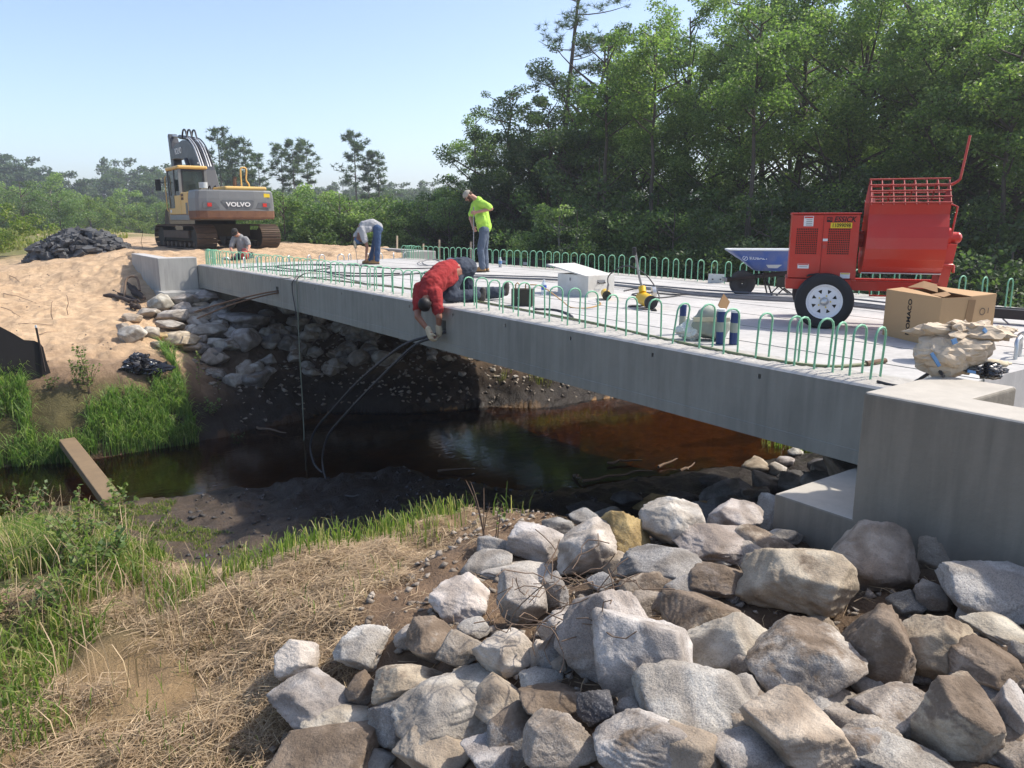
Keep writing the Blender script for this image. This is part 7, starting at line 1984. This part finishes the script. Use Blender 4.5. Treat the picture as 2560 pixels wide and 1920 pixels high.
# ------------------------------------------------------------------ people
# each figure is laid out in a frame with x to the picture's right, y away from the camera, z up
def skinned(b, name, mat, parent, vox=0.011, smooth=5, wrinkle=0.0, seed=0):
    o = b.build(name, mat, parent)
    r = o.modifiers.new("join", 'REMESH'); r.mode = 'VOXEL'; r.voxel_size = vox; r.use_smooth_shade = True
    s = o.modifiers.new("smooth", 'SMOOTH'); s.factor = 0.5; s.iterations = smooth
    if wrinkle > 0:
        tx = bpy.data.textures.new(name + "_folds", 'CLOUDS'); tx.noise_scale = 0.09; tx.noise_depth = 2
        d = o.modifiers.new("folds", 'DISPLACE'); d.texture = tx; d.strength = wrinkle; d.mid_level = 0.5; d.texture_coords = 'LOCAL'
    return o

def V3(p): return Vector(p)
def limb(b, pts, rad):
    for i in range(len(pts) - 1): b.caps(pts[i], pts[i+1], rad[i], rad[i+1], 12)

def hand(b, wrist, tip_dir, palm_n, curl=0.8, s=1.0):
    """palm with four unequal curled fingers and a thumb from the side of the palm"""
    w = V3(wrist); d = V3(tip_dir).normalized(); n = V3(palm_n); n = (n - d*n.dot(d)).normalized(); side = d.cross(n)
    c = w + d*0.05*s
    b.caps(w, c + d*0.02*s, 0.026*s, 0.034*s, 10)
    b.caps(c - side*0.018*s, c + side*0.018*s, 0.026*s, 0.026*s, 8)
    for k, ln in enumerate((0.070, 0.080, 0.074, 0.058)):
        f0 = w + d*0.085*s + side*(0.030 - 0.020*k)*s
        f1 = f0 + (d*math.cos(curl*0.5) + n*math.sin(curl*0.5))*ln*0.45*s
        f2 = f1 + (d*math.cos(curl*1.3) + n*math.sin(curl*1.3))*ln*0.32*s
        f3 = f2 + (d*math.cos(curl*2.1) + n*math.sin(curl*2.1))*ln*0.25*s
        limb(b, [f0, f1, f2, f3], [0.0095*s, 0.0090*s, 0.0085*s, 0.0075*s])
    t0 = w + d*0.03*s + side*0.030*s; t1 = t0 + (d*0.6 + side*0.7 + n*0.3).normalized()*0.035*s; t2 = t1 + (d*0.8 + n*0.6).normalized()*0.03*s
    limb(b, [t0, t1, t2], [0.013*s, 0.011*s, 0.009*s])

def head(b, c, face, up, s=1.0):
    """skull, jaw, nose, ears; face = direction the person looks, up = towards the crown"""
    c = V3(c); f = V3(face).normalized(); u = V3(up); u = (u - f*u.dot(f)).normalized(); r = f.cross(u)
    m = Matrix((r, f, u)).transposed().to_4x4()
    b.ell(c + u*0.025*s, (0.076*s, 0.095*s, 0.088*s), m)
    b.ell(c + f*0.028*s - u*0.055*s, (0.056*s, 0.062*s, 0.062*s), m)
    b.caps(c + f*0.096*s + u*0.010*s, c + f*0.113*s - u*0.022*s, 0.010*s, 0.015*s, 8)
    b.ell(c + f*0.080*s + u*0.028*s, (0.058*s, 0.02*s, 0.012*s), m)
    b.ell(c + f*0.088*s - u*0.058*s, (0.026*s, 0.012*s, 0.010*s), m)
    for k in (-1, 1): b.ell(c + r*(0.079*s*k) - u*0.005*s - f*0.008*s, (0.012*s, 0.022*s, 0.032*s), m)
    return m, f, u, r

def eyes(c, m, f, u, r, parent, s=1.0):
    b = MB()
    for k in (-1, 1): b.ell(V3(c) + f*0.090*s + r*(0.032*s*k) + u*0.010*s, (0.012*s, 0.008*s, 0.007*s), m)
    b.build('eyes', M['ink'], parent)
    b = MB(); b.ell(V3(c) + f*0.098*s - u*0.060*s, (0.022*s, 0.006*s, 0.004*s), m); b.build('mouth', M['skin_dark'], parent)

def cap_hat(c, m, f, u, r, parent, crown, brim, s=1.0, back=False):
    c = V3(c); b = MB()
    b.ell(c + u*0.052*s, (0.092*s, 0.110*s, 0.080*s), m); o = skinned(b, 'cap', crown, parent, 0.012, 3)
    bb = MB(); n_ = 11; d = -f if back else f; V = []
    for lay in (0, 1):
        for q in (0.0, 1.0):
            for i in range(n_):
                a = math.pi*(i/(n_-1)) ; x = math.cos(a)*0.082*s; y = (0.06 + q*0.075*math.sin(a)**0.7)*s + 0.02*s
                V.append(c + r*x + d*y + u*((0.030 - 0.018*q*math.sin(a) - 0.10*x*x/s)*s - 0.004*lay))
    F = []
    for i in range(n_-1):
        F += [(i, i+1, n_+i+1, n_+i), (2*n_+i, 3*n_+i, 3*n_+i+1, 2*n_+i+1), (n_+i, n_+i+1, 3*n_+i+1, 3*n_+i)]
    bb.add(V, F, True); bb.build('brim', brim, o)
    return o

def boot(name, ankle, toe_dir, mat, parent, s=1.0, flat=True):
    a = V3(ankle); d = V3(toe_dir).normalized(); b = MB()
    b.caps(a + V3((0, 0, 0.09)), a + V3((0, 0, 0.0)), 0.058*s, 0.054*s); z = -0.045*s
    b.caps(a + d*(-0.045) + V3((0, 0, z)), a + d*0.10*s + V3((0, 0, z)), 0.043*s, 0.045*s); b.caps(a + d*0.10*s + V3((0, 0, z)), a + d*0.175*s + V3((0, 0, z - 0.005)), 0.046*s, 0.038*s)
    b.caps(a + d*0.02, a + d*0.12*s + V3((0, 0, z*0.5)), 0.045*s, 0.035*s)
    o = skinned(b, name, mat, parent, 0.011, 3)
    sb = MB(); sb.obox(a + d*0.06*s + V3((0, 0, z - 0.040*s)), (0.30*s, 0.092*s, 0.02), (0, 0, math.atan2(d.y, d.x))); sb.build('sole', M['boot_dark'], o, 0.006)
    return o

RZ = -A
# ---- standing worker in the lime shirt
P1 = empty('person', (4.23, 11.52, camber(11.52)), RZ)
tag(P1, 'person in a lime green shirt and jeans standing and holding an upright rod', 'person')
b = MB(); hc = V3((-0.285, -0.02, 1.655)); m, f, u, r = head(b, hc, (-0.62, -0.18, -0.76), (-0.76, 0.0, 0.62))
limb(b, [hc + V3((0.05, 0, 0.0)), (-0.10, 0, 1.57)], [0.058, 0.058])
limb(b, [(-0.07, 0, 1.50), (0.0, 0, 1.30), (0.04, 0.0, 0.96)], [0.08, 0.11, 0.11])
sh1, el1, ha1 = V3((0.02, -0.17, 1.49)), V3((0.215, -0.22, 1.375)), V3((-0.10, -0.26, 1.305))
sh2, el2, ha2 = V3((-0.16, 0.16, 1.46)), V3((-0.25, 0.10, 1.18)), V3((-0.185, -0.14, 1.00))
limb(b, [sh1, el1], [0.055, 0.045]); limb(b, [el1, ha1], [0.045, 0.030]); hand(b, ha1, (-1, -0.1, -0.05), (0, 1, -0.3), 1.0)
limb(b, [sh2, el2], [0.055, 0.045]); limb(b, [el2, ha2], [0.045, 0.030]); hand(b, ha2, (0.3, -0.5, -0.8), (0.5, 0.8, 0), 1.0)
limb(b, [(0.05, -0.09, 0.92), (-0.02, -0.09, 0.50), (0.02, -0.08, 0.1)], [0.07, 0.05, 0.04]); limb(b, [(0.05, 0.09, 0.92), (0.03, 0.09, 0.50), (0.06, 0.09, 0.1)], [0.07, 0.05, 0.04])
skinned(b, 'body', M['skin'], P1, 0.009, 2); eyes(hc, m, f, u, r, P1)
b = MB(); limb(b, [(-0.07, 0.02, 1.53), (-0.02, 0, 1.36), (0.03, 0, 1.10), (0.05, 0, 0.985)], [0.115, 0.155, 0.165, 0.165])
b.caps((-0.15, 0.14, 1.47), (0.02, -0.15, 1.49), 0.085); b.caps((-0.02, -0.10, 1.15), (0.09, 0.10, 1.02), 0.13)
limb(b, [sh1, sh1.lerp(el1, 0.75)], [0.085, 0.080]); limb(b, [sh2, sh2.lerp(el2, 0.72)], [0.085, 0.078])
skinned(b, 'shirt', M['lime'], P1, 0.012, 5, 0.025)
b = MB(); b.caps((0.05, -0.07, 0.92), (0.05, 0.07, 0.92), 0.125); limb(b, [(0.05, -0.085, 0.88), (-0.03, -0.09, 0.50), (0.01, -0.08, 0.12)], [0.105, 0.080, 0.075]); limb(b, [(0.06, 0.09, 0.88), (0.05, 0.10, 0.50), (0.07, 0.10, 0.12)], [0.105, 0.080, 0.075])
skinned(b, 'trousers', M['denim'], P1, 0.012, 4, 0.03)
boot('boot', (0.0, -0.08, 0.098), (-1, -0.15, 0), M['boot'], P1); boot('boot', (0.07, 0.10, 0.098), (-1, 0.2, 0), M['boot'], P1)
cap_hat(hc, m, f, u, r, P1, M['cap_grey'], M['cap_dark'])
b = MB(); b.ell(hc + f*0.040 - u*0.085, (0.058, 0.058, 0.045), m); b.ell(hc + f*0.03 - u*0.03 , (0.081, 0.05, 0.05), m); skinned(b, 'beard', M['beard'], P1, 0.012, 2)
b = MB(); b.ell(hc - f*0.035 + u*0.01, (0.080, 0.078, 0.07), m); skinned(b, 'hair', M['beard'], P1, 0.012, 2)
rd = MB().tube([(-0.185, -0.21, 0.003), (-0.165, -0.23, 1.42)], 0.011, 8).build('steel_rod', M['steel']); rd.parent = None; rd.matrix_world = P1.matrix_basis.copy(); tag(rd, 'thin steel rod held upright by the lime-shirted worker', 'rod')

# ---- bending worker in the pale grey shirt
P2 = empty('person', (3.75, 16.20, camber(16.2)), RZ)
tag(P2, 'person in a pale grey shirt bending over double to reach the deck', 'person')
hip = V3((0.17, 0.05, 0.93)); chest = V3((-0.20, 0.0, 0.97)); hc = V3((-0.30, -0.03, 0.66))
b = MB(); m, f, u, r = head(b, hc, (0.35, -0.15, -0.35), (-0.25, 0, -0.95)); 
limb(b, [hip, (0.0, 0.02, 1.05), chest], [0.13, 0.13, 0.12]); limb(b, [chest, (-0.27, -0.01, 0.82), hc], [0.08, 0.06, 0.06])
s1, e1, h1 = V3((-0.20, -0.15, 0.86)), V3((-0.06, -0.18, 0.50)), V3((-0.09, -0.20, 0.20))
s2, e2, h2 = V3((-0.28, 0.14, 0.88)), V3((-0.42, 0.08, 0.72)), V3((-0.40, -0.06, 0.54))
limb(b, [s1, e1], [0.055, 0.045]); limb(b, [e1, h1], [0.044, 0.030]); limb(b, [s2, e2], [0.055, 0.045]); limb(b, [e2, h2], [0.044, 0.03])
for k in (-1, 1): limb(b, [(0.17, 0.05 + 0.09*k, 0.9), (0.17, 0.05 + 0.1*k, 0.5), (0.1, 0.05 + 0.1*k, 0.1)], [0.07, 0.05, 0.04])
hand(b, h1, (0, -0.1, -1), (-1, 0, 0), 0.7); hand(b, h2, (0.1, -0.2, -0.9), (0.7, -0.6, 0), 0.9)
skinned(b, 'body', M['skin_dark'], P2, 0.009, 2); eyes(hc, m, f, u, r, P2)
b = MB(); limb(b, [(0.20, 0.05, 0.98), (0.05, 0.03, 1.05), (-0.15, 0.0, 1.0), (-0.24, 0, 0.90)], [0.135, 0.15, 0.145, 0.11]); limb(b, [(-0.19, -0.12, 0.92), s1.lerp(e1, 0.62)], [0.10, 0.085]); limb(b, [(-0.24, 0.12, 0.92), s2.lerp(e2, 0.8)], [0.09, 0.08]); b.caps((-0.16, -0.10, 0.90), (0.0, -0.08, 0.93), 0.09)
skinned(b, 'shirt', M['grey_cloth'], P2, 0.012, 5, 0.025)
b = MB(); b.caps((0.20, -0.03, 0.93), (0.20, 0.13, 0.93), 0.13)
limb(b, [(0.20, -0.05, 0.88), (0.20, -0.06, 0.48), (0.17, -0.07, 0.12)], [0.11, 0.08, 0.072]); limb(b, [(0.18, 0.14, 0.88), (0.08, 0.15, 0.48), (-0.04, 0.14, 0.12)], [0.11, 0.08, 0.072])
skinned(b, 'trousers', M['denim_blue'], P2, 0.012, 4, 0.03)
boot('boot', (0.15, -0.07, 0.098), (-1, -0.2, 0), M['boot'], P2); boot('boot', (-0.06, 0.14, 0.098), (-1, -0.1, 0), M['boot'], P2)
cap_hat(hc, m, f, u, r, P2, M['cap_blue'], M['cap_blue'])
b = MB(); b.ell(h2 + V3((0.01, -0.03, -0.06)), (0.045, 0.04, 0.075)); b.caps(h2, h2 + V3((0, 0, 0.06)), 0.036, 0.04); skinned(b, 'glove', M['glove'], P2, 0.012, 2)
rd = MB().tube([(-0.395, -0.07, 0.50), (-0.345, -0.10, 0.004)], 0.007, 6).build('steel_rod', M['steel']); rd.matrix_world = P2.matrix_basis.copy(); tag(rd, 'short thin rod in the gloved hand of the bending worker', 'rod')

# ---- kneeling worker at the far end
P3 = empty('person', (1.62, 20.6, 0.03), RZ)
tag(P3, 'person in a grey shirt and dark cap kneeling at the far end of the deck', 'person')
b = MB(); hc = V3((-0.09, -0.10, 0.79)); m, f, u, r = head(b, hc, (0.05, -0.75, -0.62), (0.0, -0.62, 0.75))
limb(b, [hc + V3((0.0, 0.04, -0.03)), (0.0, 0.03, 0.66), (0.04, 0.10, 0.30), (0.05, 0.15, 0.10)], [0.058, 0.09, 0.13, 0.13])
s1, e1, h1 = V3((-0.17, 0.0, 0.60)), V3((-0.25, -0.10, 0.34)), V3((-0.13, -0.32, 0.17)); s2, e2, h2 = V3((0.17, 0.02, 0.60)), V3((0.28, -0.05, 0.40)), V3((0.33, -0.28, 0.30))
limb(b, [s1, e1], [0.055, 0.046]); limb(b, [e1, h1], [0.046, 0.03]); limb(b, [s2, e2], [0.055, 0.046]); limb(b, [e2, h2], [0.046, 0.03]); hand(b, h1, (0.3, -0.8, -0.3), (0, 0, -1), 0.8); hand(b, h2, (0, -0.7, -0.6), (-0.6, 0, -0.6), 0.8)
limb(b, [(-0.05, 0.12, 0.08), (-0.12, -0.22, 0.05), (-0.12, 0.25, 0.02)], [0.08, 0.05, 0.04]); limb(b, [(0.13, 0.12, 0.08), (0.2, -0.2, 0.05), (0.2, 0.25, 0.02)], [0.08, 0.05, 0.04])
skinned(b, 'body', M['skin'], P3, 0.009, 2); eyes(hc, m, f, u, r, P3)
b = MB(); limb(b, [(0.0, 0.03, 0.64), (0.02, 0.05, 0.45), (0.05, 0.12, 0.16)], [0.11, 0.155, 0.165]); b.caps((-0.16, 0.01, 0.60), (0.16, 0.02, 0.60), 0.085); limb(b, [s1, s1.lerp(e1, 0.75)], [0.085, 0.08]); limb(b, [s2, s2.lerp(e2, 0.75)], [0.085, 0.08])
skinned(b, 'shirt', M['grey_cloth2'], P3, 0.012, 5, 0.025)
b = MB(); b.caps((-0.03, 0.15, 0.10), (0.13, 0.15, 0.10), 0.13); limb(b, [(-0.06, 0.10, 0.10), (-0.13, -0.24, 0.07), (-0.13, 0.26, 0.03)], [0.10, 0.085, 0.07]); limb(b, [(0.15, 0.10, 0.10), (0.21, -0.22, 0.07), (0.21, 0.26, 0.03)], [0.10, 0.085, 0.07]); skinned(b, 'trousers', M['denim_dark'], P3, 0.012, 4, 0.02)
boot('boot', (-0.13, 0.32, 0.06), (0, 1, 0), M['boot_dark'], P3); boot('boot', (0.21, 0.32, 0.06), (0, 1, 0), M['boot_dark'], P3)
cap_hat(hc, m, f, u, r, P3, M['cap_dark'], M['cap_dark'])
jr = empty('fuel_can', (1.62, 20.6, 0.03), RZ); b = MB(); b.ell((0.25, -0.42, 0.14), (0.13, 0.11, 0.14)); skinned(b, 'tank', M['red_worn'], jr, 0.012, 4); MB().tube([(0.18, -0.42, 0.26), (0.2, -0.42, 0.32), (0.3, -0.42, 0.32), (0.32, -0.42, 0.26)], 0.014, 6).build('handle', M['red_worn'], jr)
tag(jr, 'faded red fuel can beside the kneeling worker', 'fuel can')

# ---- worker in red lying over the edge
P4 = empty('person', (0.20, 6.36, camber(6.36)), RZ)
tag(P4, 'person in a red shirt kneeling at the deck edge and reaching down over the beam', 'person')
hip = V3((0.21, 0.27, 0.45)); hc = V3((-0.215, -0.50, 0.045))
sA, eA, hA = V3((-0.335, -0.27, 0.19)), V3((-0.325, -0.47, -0.13)), V3((-0.175, -0.53, -0.315)); sB, eB, hB = V3((-0.075, -0.44, 0.12)), V3((-0.035, -0.52, -0.13)), V3((-0.045, -0.475, -0.285))
b = MB(); m, f, u, r = head(b, hc, (0.10, 0.35, -0.93), (-0.1, -0.93, -0.35))
limb(b, [hip, (0.05, 0.02, 0.43), (-0.14, -0.24, 0.27), (-0.2, -0.36, 0.16)], [0.14, 0.13, 0.13, 0.08]); limb(b, [(-0.2, -0.36, 0.16), hc], [0.06, 0.058])
limb(b, [sA, eA], [0.056, 0.047]); limb(b, [eA, hA], [0.046, 0.031]); limb(b, [sB, eB], [0.056, 0.047]); limb(b, [eB, hB], [0.046, 0.031])
limb(b, [hip, (0.05, 0.02, 0.10), (0.46, 0.2, 0.09)], [0.08, 0.05, 0.04]); limb(b, [(0.28, 0.35, 0.45), (0.30, 0.36, 0.10), (0.76, 0.5, 0.10)], [0.08, 0.05, 0.04])
hand(b, hA, (0.35, -0.2, -0.9), (0.8, 0.5, 0), 1.0); hand(b, hB, (0.05, 0.25, -0.9), (-0.9, 0.3, 0), 0.9)
skinned(b, 'body', M['skin_tan'], P4, 0.009, 2); eyes(hc, m, f, u, r, P4)
b = MB(); limb(b, [(0.09, 0.10, 0.47), (-0.02, -0.06, 0.42), (-0.15, -0.25, 0.28), (-0.22, -0.36, 0.17)], [0.135, 0.165, 0.165, 0.10]); limb(b, [(-0.31, -0.26, 0.22), sA.lerp(eA, 0.62)], [0.10, 0.078]); limb(b, [(-0.09, -0.40, 0.17), sB.lerp(eB, 0.62)], [0.10, 0.078]); b.caps((-0.29, -0.26, 0.22), (-0.08, -0.40, 0.17), 0.095); b.caps((0.10, 0.0, 0.36), (-0.08, -0.2, 0.24), 0.10)
skinned(b, 'shirt', M['red_cloth'], P4, 0.010, 4, 0.035)
b = MB(); b.caps((0.19, 0.22, 0.47), (0.29, 0.34, 0.47), 0.155); limb(b, [(0.17, 0.18, 0.42), (0.06, -0.01, 0.105), (0.42, 0.18, 0.095)], [0.12, 0.095, 0.085]); limb(b, [(0.28, 0.34, 0.42), (0.30, 0.34, 0.105), (0.76, 0.48, 0.105)], [0.12, 0.095, 0.085])
skinned(b, 'trousers', M['denim_dark'], P4, 0.010, 4, 0.035)
b = MB(); b.tube([V3((0.14, 0.15, 0.46)) + V3((0.10*math.cos(a), 0.12*math.cos(a), 0.0)) + V3((-0.11*math.sin(a)*0.6, 0.11*math.sin(a)*0.3, 0.15*math.sin(a))) for a in [2*math.pi*k/16 for k in range(16)]], 0.016, 6, closed=True); b.build('belt', M['denim'], P4)
for (an, td) in (((0.50, 0.22, 0.075), (0.55, 0.2, -0.5)), ((0.83, 0.51, 0.13), (0.15, 0.1, -1))):
    b = MB(); a_ = V3(an); d_ = V3(td).normalized(); b.caps(a_ - V3((0.08, 0.03, 0)), a_, 0.055, 0.055); b.caps(a_, a_ + V3((0.03, 0.01, 0.09)), 0.05, 0.045); b.caps(a_ + V3((0.02, 0, -0.03)), a_ + V3((0.03, 0.01, 0.05)), 0.05, 0.05); skinned(b, 'boot', M['boot_dark'], P4, 0.011, 3)
b = MB(); b.ell(hc + u*0.045 - f*0.012, (0.088, 0.104, 0.085), m); skinned(b, 'hair', M['hair'], P4, 0.011, 2, 0.012)
for hh, dd in ((hA, V3((0.35, -0.2, -0.9))), (hB, V3((0.05, 0.25, -0.9)))):
    b = MB(); dd.normalize(); b.caps(hh - dd*0.03, hh + dd*0.06, 0.042, 0.045); hand(b, hh + dd*0.01, dd, (0.8, 0.5, 0) if hh is hA else (-0.9, 0.3, 0), 1.0, 1.18); skinned(b, 'glove', M['glove'], P4, 0.010, 2, 0.012)

# ------------------------------------------------------------------ hazy air
hz = MB().box((-700, -60, -5), (700, 900, 32)).build('haze', None)
tv = NT('summer_haze')
vp = tv.n("ShaderNodeVolumePrincipled")
vp.inputs['Color'].default_value = (0.88, 0.90, 0.97, 1)
vp.inputs['Density'].default_value = 0.0010
vp.inputs['Anisotropy'].default_value = 0.35
tv.l(vp.outputs[0], tv.out.inputs['Volume'])
hz.data.materials.append(tv.m)
tag(hz, 'thin summer haze over the site', None, None, 'stuff')
